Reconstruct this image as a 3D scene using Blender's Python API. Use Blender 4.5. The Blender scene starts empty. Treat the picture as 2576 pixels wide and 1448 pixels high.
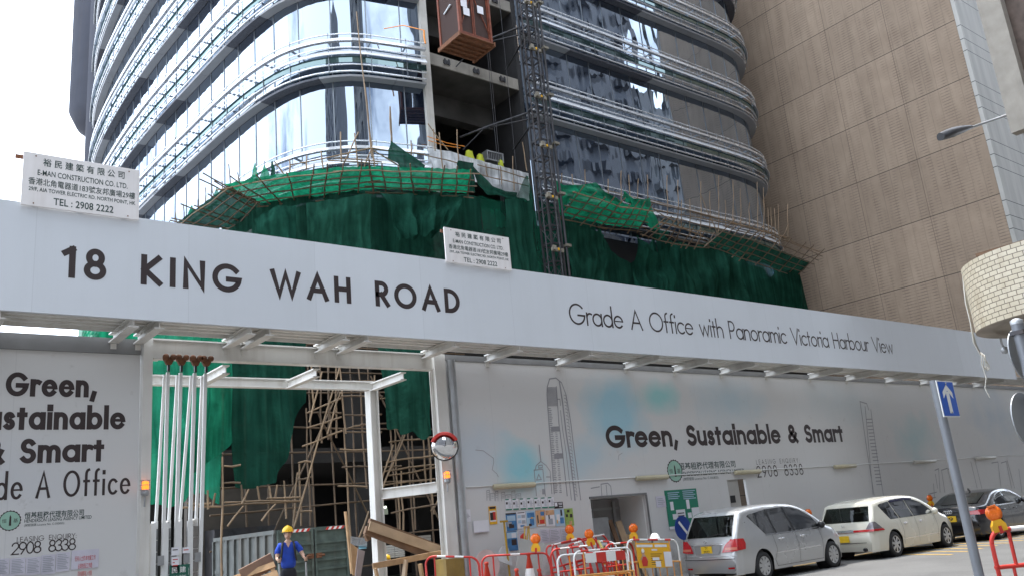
import bpy, bmesh, math, random
from mathutils import Vector, Matrix
R = math.radians
SC = bpy.context.scene
COL = SC.collection

# ------------------------------------------------------------------ camera, sky, sun, exposure
EYE = Vector((0, 0, 1.71))
CAM_ROWS = ((0.78476323, 0.09370497, 0.61267125), (-0.61297971, 0.26353735, 0.74485163), (-0.09166546, -0.96008721, 0.26425366))
cd = bpy.data.cameras.new('camera'); cam = bpy.data.objects.new('camera', cd); COL.objects.link(cam)
cd.sensor_width = 36; cd.lens = 36 * 2174.5 / 2575; cd.clip_start = .05; cd.clip_end = 3000
rw = CAM_ROWS
cam.matrix_world = Matrix(((rw[0][0], -rw[0][1], -rw[0][2], EYE.x), (rw[1][0], -rw[1][1], -rw[1][2], EYE.y), (rw[2][0], -rw[2][1], -rw[2][2], EYE.z), (0, 0, 0, 1)))
SC.camera = cam
SUN_DIR = Vector((.12, .23, 1.0)).normalized()          # towards the sun
SUN_EL = math.asin(SUN_DIR.z); SUN_AZ = math.atan2(SUN_DIR.x, SUN_DIR.y)
w = bpy.data.worlds.new('World'); SC.world = w; w.use_nodes = True
nt = w.node_tree; bg = nt.nodes['Background']
sk = nt.nodes.new('ShaderNodeTexSky'); sk.sky_type = 'NISHITA'; sk.sun_disc = False
sk.sun_elevation = SUN_EL; sk.sun_rotation = SUN_AZ; sk.dust_density = 3.0; sk.air_density = 1.0; sk.ozone_density = 1.0
tc = nt.nodes.new('ShaderNodeTexCoord'); mp = nt.nodes.new('ShaderNodeMapping'); mp.inputs['Scale'].default_value = (1, 1, 2.2)
nz = nt.nodes.new('ShaderNodeTexNoise'); nz.inputs['Scale'].default_value = 2.3; nz.inputs['Detail'].default_value = 7; nz.inputs['Roughness'].default_value = .6
cr = nt.nodes.new('ShaderNodeValToRGB'); cr.color_ramp.elements[0].position = .30; cr.color_ramp.elements[1].position = .50
mx = nt.nodes.new('ShaderNodeMix'); mx.data_type = 'RGBA'; mx.inputs[7].default_value = (13.2, 14.6, 16.6, 1)
L = nt.links.new
L(tc.outputs['Generated'], mp.inputs[0]); L(mp.outputs[0], nz.inputs['Vector']); L(nz.outputs['Fac'], cr.inputs[0])
L(cr.outputs[0], mx.inputs[0]); L(sk.outputs[0], mx.inputs[6]); L(mx.outputs[2], bg.inputs[0])
bg.inputs[1].default_value = .10
sd = bpy.data.lights.new('sun', 'SUN'); so = bpy.data.objects.new('sun', sd); COL.objects.link(so)
sd.energy = 2.2; sd.angle = R(.6); sd.color = (1, .955, .89)
so.rotation_euler = SUN_DIR.to_track_quat('Z', 'Y').to_euler(); so.location = (0, 0, 90)
SC.view_settings.view_transform = 'Standard'; SC.view_settings.look = 'None'; SC.view_settings.gamma = 1
SC.view_settings.exposure = 1.47

# ------------------------------------------------------------------ sight lines used to survey the place (picture units 2575 x 1448)
def ray(u, v):
    x, y, z = u - 1287.5, v - 724, 2174.5
    return Vector([r[0] * x + r[1] * y + r[2] * z for r in rw])
def onY(u, v, y): d = ray(u, v); return EYE + d * (y / d.y)
def onX(u, v, x): d = ray(u, v); return EYE + d * (x / d.x)
def onZ(u, v, z): d = ray(u, v); return EYE + d * ((z - EYE.z) / d.z)

# ------------------------------------------------------------------ mesh helpers
V3 = Vector
class M:
    def __init__(s): s.v = []; s.f = []; s.mi = []; s.cur = 0; s.sm = []; s.smooth = False
    def add(s, vs, fs):
        b = len(s.v); s.v += [tuple(p) for p in vs]
        for f in fs: s.f.append(tuple(b + i for i in f)); s.mi.append(s.cur); s.sm.append(s.smooth)
        return s
    def box(s, x0, y0, z0, x1, y1, z1):
        return s.add([(x0, y0, z0), (x1, y0, z0), (x1, y1, z0), (x0, y1, z0), (x0, y0, z1), (x1, y0, z1), (x1, y1, z1), (x0, y1, z1)],
                     [(0, 3, 2, 1), (4, 5, 6, 7), (0, 1, 5, 4), (1, 2, 6, 5), (2, 3, 7, 6), (3, 0, 4, 7)])
    def obox(s, c, a, b, d):                                   # centre and three half-axes
        c, a, b, d = V3(c), V3(a), V3(b), V3(d)
        return s.add([c + a * i + b * j + d * k for k in (-1, 1) for i, j in ((-1, -1), (1, -1), (1, 1), (-1, 1))],
                     [(0, 3, 2, 1), (4, 5, 6, 7), (0, 1, 5, 4), (1, 2, 6, 5), (2, 3, 7, 6), (3, 0, 4, 7)])
    def bar(s, p, q, w, h, up=(0, 0, 1)):                      # rectangular bar from p to q
        p, q = V3(p), V3(q); d = q - p; t = d.normalized(); u = V3(up)
        if abs(t.dot(u)) > .98: u = V3((0, 1, 0))
        sd_ = t.cross(u).normalized(); u = sd_.cross(t)
        return s.obox((p + q) / 2, d / 2, sd_ * w / 2, u * h / 2)
    def ibeam(s, p, q, w, h, up=(0, 0, 1), tf=.025, tw=.018):
        p, q = V3(p), V3(q); u = V3(up)
        s.bar(p + u * (h / 2 - tf / 2), q + u * (h / 2 - tf / 2), w, tf, up); s.bar(p - u * (h / 2 - tf / 2), q - u * (h / 2 - tf / 2), w, tf, up)
        return s.bar(p, q, tw, h - 2 * tf, up)
    def tube(s, pts, r, n=8, r1=None, cap=True, closed=False):
        pts = [V3(p) for p in pts]; k = len(pts); rings = []; sm, s.smooth = s.smooth, True
        u = None
        for i, p in enumerate(pts):
            a = pts[i - 1] if (i or closed) else p; b = pts[(i + 1) % k] if (i < k - 1 or closed) else p
            t = (b - a).normalized()
            if u is None: u = t.orthogonal().normalized()
            else:
                u = u - t * u.dot(t); u = u.normalized() if u.length > 1e-6 else t.orthogonal().normalized()
            b2 = t.cross(u); rr = r if r1 is None else r + (r1 - r) * i / max(1, k - 1)
            if isinstance(r, (list, tuple)): rr = r[i]
            rings.append([p + (u * math.cos(2 * math.pi * j / n) + b2 * math.sin(2 * math.pi * j / n)) * rr for j in range(n)])
        fs = []; kk = k if closed else k - 1
        for i in range(kk):
            for j in range(n): fs.append((i * n + j, i * n + (j + 1) % n, ((i + 1) % k) * n + (j + 1) % n, ((i + 1) % k) * n + j))
        s.add([p for rg in rings for p in rg], fs)
        s.smooth = False
        if cap and not closed:
            s.add(rings[0], [tuple(range(n - 1, -1, -1))]); s.add(rings[-1], [tuple(range(n))])
        s.smooth = sm; return s
    def grid(s, rows):                                         # rows of equal length
        n = len(rows[0]); fs = []
        for i in range(len(rows) - 1):
            for j in range(n - 1): fs.append((i * n + j, i * n + j + 1, (i + 1) * n + j + 1, (i + 1) * n + j))
        return s.add([p for r in rows for p in r], fs)
    def sweep(s, paths, closed=True):                          # list of parallel polylines joined into a profile sweep
        k = len(paths)
        for a in range(k if closed else k - 1): s.grid([paths[a], paths[(a + 1) % k]])
        if closed: s.add([p[0] for p in paths], [tuple(range(k))]); s.add([p[-1] for p in paths], [tuple(range(k))])
        return s
    def prism(s, poly, d):                                     # polygon (3D points) extruded by vector d
        n = len(poly); d = V3(d); poly = [V3(p) for p in poly]
        return s.add(poly + [p + d for p in poly], [tuple(range(n)), tuple(range(2 * n - 1, n - 1, -1))] + [(i, (i + 1) % n, n + (i + 1) % n, n + i) for i in range(n)])
    def lathe(s, prof, c, ax=(0, 0, 1), n=20):                 # prof: (radius, height) pairs
        c, t = V3(c), V3(ax).normalized(); u = t.orthogonal().normalized(); b = t.cross(u); sm, s.smooth = s.smooth, True
        rows = [[c + t * h + (u * math.cos(2 * math.pi * j / n) + b * math.sin(2 * math.pi * j / n)) * r for j in range(n + 1)] for r, h in prof]
        s.grid(rows); s.smooth = sm; return s
    def disc(s, c, r, nrm, n=24, th=.004, ry=None, up=(0, 0, 1)):
        c, t = V3(c), V3(nrm).normalized(); u = V3(up).cross(t).normalized(); b = t.cross(u); ry = ry or r
        pl = [c + u * math.cos(2 * math.pi * j / n) * r + b * math.sin(2 * math.pi * j / n) * ry for j in range(n)]
        return s.prism([p - t * th / 2 for p in pl], t * th)
    def obj(s, name, mats, parent=None, world=True, smooth=None, bevel=0):
        if not isinstance(mats, (list, tuple)): mats = [mats]
        o_ = V3((0, 0, 0))
        if parent is None and s.v:
            xs, ys, zs = zip(*s.v); o_ = V3(((min(xs) + max(xs)) / 2, (min(ys) + max(ys)) / 2, min(zs)))
        me = bpy.data.meshes.new(name); me.from_pydata([tuple(V3(p) - o_) for p in s.v] if o_.length else s.v, [], s.f)
        for m_ in mats: me.materials.append(m_)
        me.polygons.foreach_set('material_index', s.mi)
        me.polygons.foreach_set('use_smooth', [bool(x) for x in (s.sm if smooth is None else [smooth] * len(s.f))])
        me.update()
        o = bpy.data.objects.new(name, me); COL.objects.link(o); o.location = o_
        if parent is not None:
            o.parent = parent
            if world and parent.type == 'EMPTY': o.matrix_parent_inverse = parent.matrix_basis.inverted()
        if bevel:
            b = o.modifiers.new('bevel', 'BEVEL'); b.width = bevel; b.segments = 2; b.limit_method = 'ANGLE'
        return o
def thing(name, label, cat, loc=(0, 0, 0), rz=0, group=None):
    o = bpy.data.objects.new(name, None); COL.objects.link(o); o.location = loc; o.rotation_euler = (0, 0, rz); o.empty_display_size = .2
    o['label'] = label; o['category'] = cat
    if group: o['group'] = group
    return o
def tag(o, label, cat, group=None):
    o['label'] = label; o['category'] = cat
    if group: o['group'] = group
    return o
def structure(o, kind='structure'): o['kind'] = kind; return o
def dup(root, loc, rz, label, group=None, scale=None):
    r = root.copy(); COL.objects.link(r); r.location = loc; r.rotation_euler = (0, 0, rz) if not isinstance(rz, tuple) else rz
    if scale: r.scale = scale
    r['label'] = label
    if group: r['group'] = group
    def kids(a, b):
        for ch in [c for c in bpy.data.objects if c.parent == a]:
            c = ch.copy(); COL.objects.link(c); c.parent = b; c.matrix_parent_inverse = ch.matrix_parent_inverse.copy(); kids(ch, c)
    kids(root, r); return r

# ------------------------------------------------------------------ materials
def nodes(name):
    m = bpy.data.materials.new(name); m.use_nodes = True; n = m.node_tree
    return m, n, n.nodes['Principled BSDF'], n.links.new
def mat(name, col, rough=.6, metal=0, var=.12, scale=2.5, bump=0, bscale=60, streak=0, dirt=(.16, .13, .10), coat=0, spec=.5):
    m, n, b, L = nodes(name); N = n.nodes.new
    b.inputs['Roughness'].default_value = rough; b.inputs['Metallic'].default_value = metal
    b.inputs['Coat Weight'].default_value = coat; b.inputs['Specular IOR Level'].default_value = spec
    g = N('ShaderNodeNewGeometry'); t = N('ShaderNodeTexNoise'); t.inputs['Scale'].default_value = scale; t.inputs['Detail'].default_value = 6
    L(g.outputs['Position'], t.inputs['Vector'])
    r = N('ShaderNodeMapRange'); r.inputs[1].default_value = .25; r.inputs[2].default_value = .75; r.inputs[3].default_value = 1 - var; r.inputs[4].default_value = 1 + var
    L(t.outputs['Fac'], r.inputs[0])
    x = N('ShaderNodeVectorMath'); x.operation = 'SCALE'; x.inputs[0].default_value = col[:3]; L(r.outputs[0], x.inputs['Scale'])
    out = x.outputs[0]
    if streak:
        mp = N('ShaderNodeMapping'); mp.inputs['Scale'].default_value = (3.5, 3.5, .22); L(g.outputs['Position'], mp.inputs[0])
        t2 = N('ShaderNodeTexNoise'); t2.inputs['Scale'].default_value = 1.0; t2.inputs['Detail'].default_value = 8; t2.inputs['Roughness'].default_value = .65; L(mp.outputs[0], t2.inputs['Vector'])
        r2 = N('ShaderNodeMapRange'); r2.inputs[1].default_value = .5; r2.inputs[2].default_value = .78; r2.inputs[4].default_value = streak; L(t2.outputs['Fac'], r2.inputs[0])
        mxx = N('ShaderNodeMix'); mxx.data_type = 'RGBA'; mxx.inputs[7].default_value = (*dirt, 1); L(r2.outputs[0], mxx.inputs[0]); L(out, mxx.inputs[6]); out = mxx.outputs[2]
    L(out, b.inputs['Base Color'])
    rr = N('ShaderNodeMapRange'); rr.inputs[3].default_value = max(.02, rough - .08); rr.inputs[4].default_value = min(1, rough + .1); L(t.outputs['Fac'], rr.inputs[0]); L(rr.outputs[0], b.inputs['Roughness'])
    if bump:
        t3 = N('ShaderNodeTexNoise'); t3.inputs['Scale'].default_value = bscale; t3.inputs['Detail'].default_value = 4; L(g.outputs['Position'], t3.inputs['Vector'])
        bp = N('ShaderNodeBump'); bp.inputs['Strength'].default_value = bump; bp.inputs['Distance'].default_value = .02; L(t3.outputs['Fac'], bp.inputs['Height']); L(bp.outputs[0], b.inputs['Normal'])
    return m
def glass_wall(name, tint, dark, lo, hi, wob=.03, wscale=.55):
    m, n, b, L = nodes(name); N = n.nodes.new
    n.nodes.remove(b); out = [q for q in n.nodes if q.type == 'OUTPUT_MATERIAL'][0]
    gl = N('ShaderNodeBsdfGlossy'); gl.inputs['Color'].default_value = (*tint, 1); gl.inputs['Roughness'].default_value = .015
    df = N('ShaderNodeBsdfDiffuse'); df.inputs['Color'].default_value = (*dark, 1)
    lw = N('ShaderNodeLayerWeight'); lw.inputs[0].default_value = .5
    pw = N('ShaderNodeMath'); pw.operation = 'POWER'; pw.inputs[1].default_value = 2.2; L(lw.outputs['Facing'], pw.inputs[0])
    mr = N('ShaderNodeMapRange'); mr.inputs[3].default_value = lo; mr.inputs[4].default_value = hi; L(pw.outputs[0], mr.inputs[0])
    ms = N('ShaderNodeMixShader'); L(mr.outputs[0], ms.inputs[0]); L(df.outputs[0], ms.inputs[1]); L(gl.outputs[0], ms.inputs[2]); L(ms.outputs[0], out.inputs[0])
    g = N('ShaderNodeNewGeometry'); mp = N('ShaderNodeMapping'); mp.inputs['Scale'].default_value = (1, 1, .35); L(g.outputs['Position'], mp.inputs[0])
    t = N('ShaderNodeTexNoise'); t.inputs['Scale'].default_value = wscale; t.inputs['Detail'].default_value = 2; L(mp.outputs[0], t.inputs['Vector'])
    bp = N('ShaderNodeBump'); bp.inputs['Strength'].default_value = 1; bp.inputs['Distance'].default_value = wob; L(t.outputs['Fac'], bp.inputs['Height']); L(bp.outputs[0], gl.inputs['Normal'])
    return m
def net_mat(name, col, alpha=.12, trans=.55):
    m, n, b, L = nodes(name); N = n.nodes.new
    n.nodes.remove(b); out = [q for q in n.nodes if q.type == 'OUTPUT_MATERIAL'][0]
    g = N('ShaderNodeNewGeometry'); t = N('ShaderNodeTexNoise'); t.inputs['Scale'].default_value = 1.3; t.inputs['Detail'].default_value = 5; L(g.outputs['Position'], t.inputs['Vector'])
    r = N('ShaderNodeMapRange'); r.inputs[1].default_value = .3; r.inputs[2].default_value = .7; r.inputs[3].default_value = .7; r.inputs[4].default_value = 1.25; L(t.outputs['Fac'], r.inputs[0])
    x = N('ShaderNodeVectorMath'); x.operation = 'SCALE'; x.inputs[0].default_value = col; L(r.outputs[0], x.inputs['Scale'])
    d = N('ShaderNodeBsdfDiffuse'); tr = N('ShaderNodeBsdfTranslucent'); L(x.outputs[0], d.inputs[0]); L(x.outputs[0], tr.inputs[0])
    m1 = N('ShaderNodeMixShader'); m1.inputs[0].default_value = trans; L(d.outputs[0], m1.inputs[1]); L(tr.outputs[0], m1.inputs[2])
    mpv = N('ShaderNodeMapping'); mpv.inputs['Scale'].default_value = (6, 6, .22); L(g.outputs['Position'], mpv.inputs[0])
    tv = N('ShaderNodeTexNoise'); tv.inputs['Scale'].default_value = 1; tv.inputs['Detail'].default_value = 5; L(mpv.outputs[0], tv.inputs['Vector'])   # doubled layers, plus light and dark of the folds painted as streaks
    rv = N('ShaderNodeMapRange'); rv.inputs[1].default_value = .3; rv.inputs[2].default_value = .7; rv.inputs[3].default_value = .6; rv.inputs[4].default_value = 1.22; L(tv.outputs['Fac'], rv.inputs[0])
    xv = N('ShaderNodeVectorMath'); xv.operation = 'SCALE'; L(x.outputs[0], xv.inputs[0]); L(rv.outputs[0], xv.inputs['Scale']); L(xv.outputs[0], d.inputs[0]); L(xv.outputs[0], tr.inputs[0])
    tp = N('ShaderNodeBsdfTransparent'); m2 = N('ShaderNodeMixShader')
    r2 = N('ShaderNodeMapRange'); r2.inputs[1].default_value = .3; r2.inputs[2].default_value = .7; r2.inputs[3].default_value = 0; r2.inputs[4].default_value = alpha * 2.4
    t4 = N('ShaderNodeTexNoise'); t4.inputs['Scale'].default_value = .6; L(g.outputs['Position'], t4.inputs['Vector']); L(t4.outputs['Fac'], r2.inputs[0])
    L(r2.outputs[0], m2.inputs[0]); L(m1.outputs[0], m2.inputs[1]); L(tp.outputs[0], m2.inputs[2]); L(m2.outputs[0], out.inputs[0])
    t5 = N('ShaderNodeTexNoise'); t5.inputs['Scale'].default_value = 9; t5.inputs['Detail'].default_value = 4; L(g.outputs['Position'], t5.inputs['Vector'])
    bp = N('ShaderNodeBump'); bp.inputs['Strength'].default_value = .7; bp.inputs['Distance'].default_value = .08; L(t5.outputs['Fac'], bp.inputs['Height']); L(bp.outputs[0], d.inputs['Normal'])
    return m
K = {}
K['white'] = mat('white_paint', (.74, .74, .73), .45, var=.06, streak=.25, dirt=(.42, .38, .33))
K['steel_white'] = mat('white_steel', (.66, .645, .61), .5, var=.10, scale=1.5, streak=.45, dirt=(.30, .24, .18))
def seamed(name, col, per, rough, seam=.72, dirt=.16):
    m = mat(name, col, rough, var=.03, scale=.5, bump=.10, bscale=.9, streak=dirt * 1.6, dirt=(.40, .40, .38)); n = m.node_tree; b = n.nodes['Principled BSDF']; N = n.nodes.new; L = n.links.new
    g = N('ShaderNodeNewGeometry'); sp = N('ShaderNodeSeparateXYZ'); L(g.outputs['Position'], sp.inputs[0])
    q = N('ShaderNodeMath'); q.operation = 'PINGPONG'; q.inputs[1].default_value = per / 2; L(sp.outputs['X'], q.inputs[0]); lt = N('ShaderNodeMath'); lt.operation = 'LESS_THAN'; lt.inputs[1].default_value = .006; L(q.outputs[0], lt.inputs[0])
    fl = N('ShaderNodeMath'); fl.operation = 'SNAP'; fl.inputs[1].default_value = per; L(sp.outputs['X'], fl.inputs[0]); wn = N('ShaderNodeTexWhiteNoise'); wn.noise_dimensions = '1D'; L(fl.outputs[0], wn.inputs['W'])
    mr = N('ShaderNodeMapRange'); mr.inputs[3].default_value = .965; mr.inputs[4].default_value = 1.02; L(wn.outputs[0], mr.inputs[0])
    k = N('ShaderNodeMapRange'); k.inputs[3].default_value = 1; k.inputs[4].default_value = seam; L(lt.outputs[0], k.inputs[0]); mu = N('ShaderNodeMath'); mu.operation = 'MULTIPLY'; L(mr.outputs[0], mu.inputs[0]); L(k.outputs[0], mu.inputs[1])
    src = b.inputs['Base Color'].links[0].from_socket; sc = N('ShaderNodeVectorMath'); sc.operation = 'SCALE'; L(src, sc.inputs[0]); L(mu.outputs[0], sc.inputs['Scale']); L(sc.outputs[0], b.inputs['Base Color']); return m
K['fascia'] = seamed('fascia_board', (.66, .69, .73), 2.4, .38, .90, .05)
K['ink'] = mat('brown_ink', (.035, .022, .022), .5, var=.1)
K['ink_thin'] = mat('grey_line_ink', (.30, .30, .32), .6, var=.2)
K['black'] = mat('black_rubber', (.012, .012, .013), .6, var=.3)
K['dark_steel'] = mat('dark_steel', (.055, .055, .06), .5, .6, var=.4, scale=5, streak=.4, dirt=(.10, .055, .03))
K['galv'] = mat('galvanised', (.36, .37, .38), .42, .55, var=.15, scale=4)
K['alu'] = mat('aluminium', (.62, .64, .66), .30, .75, var=.08, scale=3)
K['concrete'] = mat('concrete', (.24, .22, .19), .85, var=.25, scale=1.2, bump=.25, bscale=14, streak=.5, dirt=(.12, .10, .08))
K['conc_dark'] = mat('shaded_concrete', (.034, .031, .029), .9, var=.3, scale=1.1, bump=.3, bscale=12)  # darkened concrete copy, shade of the podium interior put into the colour
K['dark_room'] = mat('unlit_wall', (.022, .021, .022), .9, var=.3)  # near-black, the dark of the interior is put into the colour
K['bamboo'] = mat('bamboo', (.225, .15, .085), .55, var=.35, scale=2.2)
K['bamboo_old'] = mat('old_bamboo', (.13, .085, .05), .6, var=.35, scale=2.2)
K['rust'] = mat('rust', (.16, .065, .03), .8, var=.4, scale=8)
K['wood'] = mat('timber', (.40, .25, .13), .7, var=.3, scale=4, streak=.3, dirt=(.14, .08, .04))
K['wood_dark'] = mat('wet_timber', (.16, .09, .05), .7, var=.3, scale=4)
K['ply'] = mat('plywood', (.42, .30, .19), .65, var=.2, scale=3)
K['red'] = mat('red_paint', (.56, .035, .025), .4, var=.15, scale=6)
K['orange_p'] = mat('orange_paint', (.80, .27, .03), .4, var=.15, scale=6)
K['yellow'] = mat('yellow_plastic', (.78, .42, .02), .4, var=.12)
K['tapewhite'] = mat('white_band', (.78, .78, .76), .4, var=.06)
K['paper'] = mat('paper', (.74, .74, .78), .7, var=.05)
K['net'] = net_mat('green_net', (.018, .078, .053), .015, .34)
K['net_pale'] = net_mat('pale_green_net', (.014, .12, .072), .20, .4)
K['net_lit'] = net_mat('backlit_green_net', (.014, .26, .13), .07, .45)  # backlit copy of the green net, its brightness put into the colour
K['net_gate'] = net_mat('lit_gate_net', (.024, .25, .145), .06, .42)  # lit copy for the gate, brightness from the sky put into the colour
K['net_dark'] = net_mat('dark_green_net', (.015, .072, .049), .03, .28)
K['plastic'] = net_mat('white_plastic_sheet', (.80, .81, .83), .04, .3)
K['wallglass'] = glass_wall('curtain_glass', (.72, .83, .96), (.010, .016, .030), .30, 1.0)
K['spandglass'] = glass_wall('green_glass_fin', (.45, .58, .58), (.03, .06, .06), .25, .8, .0)
# ------------------------------------------------------------------ ground
m = M(); m.box(-400, -400, -.5, 400, 900, 0); g = structure(m.obj('ground', mat('earth', (.16, .15, .14), .95, var=.2, scale=.3)))
def asphalt(name, base, stain):
    m, n, b, L = nodes(name); N = n.nodes.new; g = N('ShaderNodeNewGeometry')
    t = N('ShaderNodeTexNoise'); t.inputs['Scale'].default_value = .5; t.inputs['Detail'].default_value = 8; t.inputs['Roughness'].default_value = .62; L(g.outputs['Position'], t.inputs['Vector'])
    t2 = N('ShaderNodeTexNoise'); t2.inputs['Scale'].default_value = 60; t2.inputs['Detail'].default_value = 3; L(g.outputs['Position'], t2.inputs['Vector'])
    c = N('ShaderNodeValToRGB'); c.color_ramp.elements[0].color = (*stain, 1); c.color_ramp.elements[1].color = (*base, 1); c.color_ramp.elements[0].position = .3; c.color_ramp.elements[1].position = .6; L(t.outputs['Fac'], c.inputs[0])
    r = N('ShaderNodeMapRange'); r.inputs[3].default_value = .7; r.inputs[4].default_value = 1.3; L(t2.outputs['Fac'], r.inputs[0])
    x = N('ShaderNodeVectorMath'); x.operation = 'SCALE'; L(c.outputs[0], x.inputs[0]); L(r.outputs[0], x.inputs['Scale']); L(x.outputs[0], b.inputs['Base Color'])
    b.inputs['Roughness'].default_value = .9
    bp = N('ShaderNodeBump'); bp.inputs['Strength'].default_value = .4; bp.inputs['Distance'].default_value = .01; L(t2.outputs['Fac'], bp.inputs['Height']); L(bp.outputs[0], b.inputs['Normal'])
    return m
K['road'] = asphalt('worn_road', (.128, .126, .122), (.09, .089, .087))
K['pave'] = asphalt('pavement_slabs', (.24, .23, .215), (.17, .16, .15))
K['mud'] = asphalt('site_mud', (.20, .17, .135), (.11, .09, .07))
m = M(); m.box(-80, -5.0, 0, 140, 14.7, .006); structure(m.obj('road', K['road']))
m = M()
for k in range(12):                                            # worn yellow hatching at the kerb
    x0 = 22.6 + k * .85
    m.add([(x0, 11.2, .011), (x0 + .22, 11.2, .011), (x0 + 1.6, 14.5, .011), (x0 + 1.38, 14.5, .011)], [(0, 1, 2, 3)])
m.box(8, 14.45, .007, 90, 14.53, .011); m.box(8, 14.28, .007, 90, 14.36, .0111)
structure(m.obj('road_markings', mat('yellow_road_paint', (.34, .22, .06), .8, var=.35, scale=7)))
m = M(); m.box(-80, 14.82, 0, 140, 16.2, .13); structure(m.obj('pavement', K['pave']))
m = M(); m.box(-80, 14.7, 0, 140, 14.82, .135); structure(m.obj('kerb', K['concrete']))
m = M(); rows = []
for j in range(30):
    y = 16.2 + j * .5; rows.append([(4 + i * .5, y, .13 + min(1, j / 4) * .26 + .05 * math.sin(i * 1.7 + j) * math.sin(j * 2.1 + i * .6)) for i in range(24)])
m.grid(rows); structure(m.obj('site_ground', K['mud'], smooth=True))
m = M(); m.box(-80, -9.5, 0, 140, -5, .13); structure(m.obj('far_pavement', K['pave']))

# ------------------------------------------------------------------ office tower
def crom(pts, step=.45):
    out = []; p = [V3((*a, 0)) for a in pts]
    for i in range(len(p) - 1):
        a, b, c, d = p[max(0, i - 1)], p[i], p[i + 1], p[min(len(p) - 1, i + 2)]
        n = max(1, int((c - b).length / step))
        for k in range(n):
            t = k / n
            out.append(.5 * ((2 * b) + (c - a) * t + (2 * a - 5 * b + 4 * c - d) * t * t + (3 * b - a - 3 * c + d) * t ** 3))
    out.append(p[-1]); return out
def offp(path, d, z):
    o = []
    for i, p in enumerate(path):
        t = (path[min(i + 1, len(path) - 1)] - path[max(0, i - 1)]).normalized()
        o.append(V3((p.x + t.y * d, p.y - t.x * d, z)))
    return o
PL = crom([(19.5, 78), (16.2, 70), (14.4, 64), (13.45, 59.5), (13.0, 55), (12.82, 50), (12.82, 45.5), (12.95, 42), (13.14, 38.5), (13.3, 35.6), (13.5, 33.3), (13.74, 31.7), (14.12, 30.3), (14.8, 29.12), (15.85, 28.24), (17.2, 27.82), (18.75, 27.45)])
PR = crom([(24.35, 27.4), (28, 27.4), (32, 27.4), (36, 27.4), (39.5, 27.42), (41.6, 27.6), (43.0, 28.05), (44.2, 29.0), (44.9, 30.4), (45.2, 32.5), (45.25, 36), (45.25, 60)])
SOF = [15.05, 19.85, 24.0, 28.15, 32.3, 36.4, 40.5]
tower = thing('office_tower', 'glazed office tower under construction with rounded corners and bands of metal railings', 'building', (29, 45, 0))
K['soffit'] = mat('soffit_panel', (.30, .31, .33), .5, .1, var=.08, scale=.8)
K['soffit_perf'] = mat('perforated_soffit', (.10, .105, .125), .5, .4, var=.5, scale=18)
K['shelf'] = mat('perforated_shelf', (.74, .76, .79), .35, .3, var=.18, scale=22)
K['rail'] = mat('rail_metal', (.74, .76, .79), .25, .6, var=.06)
K['mull'] = mat('mullion_metal', (.20, .22, .24), .35, .6)
rnd = random.Random(4)
def cum(path):
    s = [0]
    for a, b in zip(path, path[1:]): s.append(s[-1] + (b - a).length)
    return s
def at_len(path, s_, L_):
    for i in range(len(path) - 1):
        if s_[i + 1] >= L_: t = (L_ - s_[i]) / max(1e-6, s_[i + 1] - s_[i]); break
    p = path[i].lerp(path[i + 1], t); tt = (path[i + 1] - path[i]).normalized(); return p, V3((tt.y, -tt.x, 0))
for side, path in (('l', PL), ('r', PR)):
    s_ = cum(path); tot = s_[-1]
    for k, S in enumerate(SOF):
        zlo = 14.75 if k == 0 else SOF[k - 1]
        hi = S
        m = M(); m.smooth = True; rows = [offp(path, 0, zlo), offp(path, 0, hi)]; m.grid(rows); m.obj('glass_band', K['wallglass'], tower)
        # soffit with alternating plain and perforated panels, panel by panel
        m = M(); sub = []; L0 = 0; idx = 0
        while L0 < tot - .05:
            L1 = min(tot, L0 + 2.96); pts = [at_len(path, s_, L0 + .02 + (L1 - .02 - L0) * q / 5)[0] for q in range(6)]; nn = [at_len(path, s_, L0 + .02 + (L1 - .02 - L0) * q / 5)[1] for q in range(6)]
            m.cur = 1 if rnd.random() < .36 else 0
            prof = [(.012, S), (.43, S - .01), (.45, S + .07), (.012, S + .16)]
            m.sweep([[p + n_ * d + V3((0, 0, z)) for p, n_ in zip(pts, nn)] for d, z in prof]); L0 = L1
        band = m.obj('spandrel_band', [K['soffit'], K['soffit_perf']], tower)
        for d, z, r in ((.56, 1.86, .032), (.62, 1.20, .03), (.52, .48, .034), (.47, .2, .045)):
            mm = M(); mm.tube(offp(path, d, S + z), r, 6); mm.obj('rail', K['rail'], band)
        mm = M(); prof = [(.50, 1.50), (.66, 1.50), (.66, 1.62), (.50, 1.62)]; mm.sweep([offp(path, d, S + z) for d, z in prof]); mm.obj('box_rail', K['rail'], band)
        mm = M(); prof = [(.50, 1.12), (.70, .84), (.72, .86), (.52, 1.14)]; mm.sweep([offp(path, d, S + z) for d, z in prof]); mm.obj('light_shelf', K['shelf'], band)
        mm = M(); mm.sweep([offp(path, d, S + z) for d, z in ((.55, .55), (.57, .55), (.57, .83), (.55, .83))]); mm.obj('glass_fin', K['spandglass'], band)
        mm = M(); L0 = .1
        while L0 < tot:
            p, n_ = at_len(path, s_, L0); t_ = V3((-n_.y, n_.x, 0))
            mm.obox(p + n_ * .31 + V3((0, 0, S + 1.56)), n_ * .31, t_ * .012, V3((0, 0, .05)))
            mm.obox(p + n_ * .59 + V3((0, 0, S + 1.02)), n_ * .012, t_ * .012, V3((0, 0, .9)))
            mm.obox(p + n_ * .012 + V3((0, 0, (zlo + S) / 2)), n_ * .012, t_ * .022, V3((0, 0, (S - zlo) / 2 - .02))); L0 += 1.49
        mm.obj('mullion_grid', K['mull'], band)
K['conc_in'] = mat('shaded_inner_concrete', (.075, .07, .065), .9, var=.35, scale=1.2, bump=.3, bscale=9)  # darker concrete copy, shade inside the opening put into the colour
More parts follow.
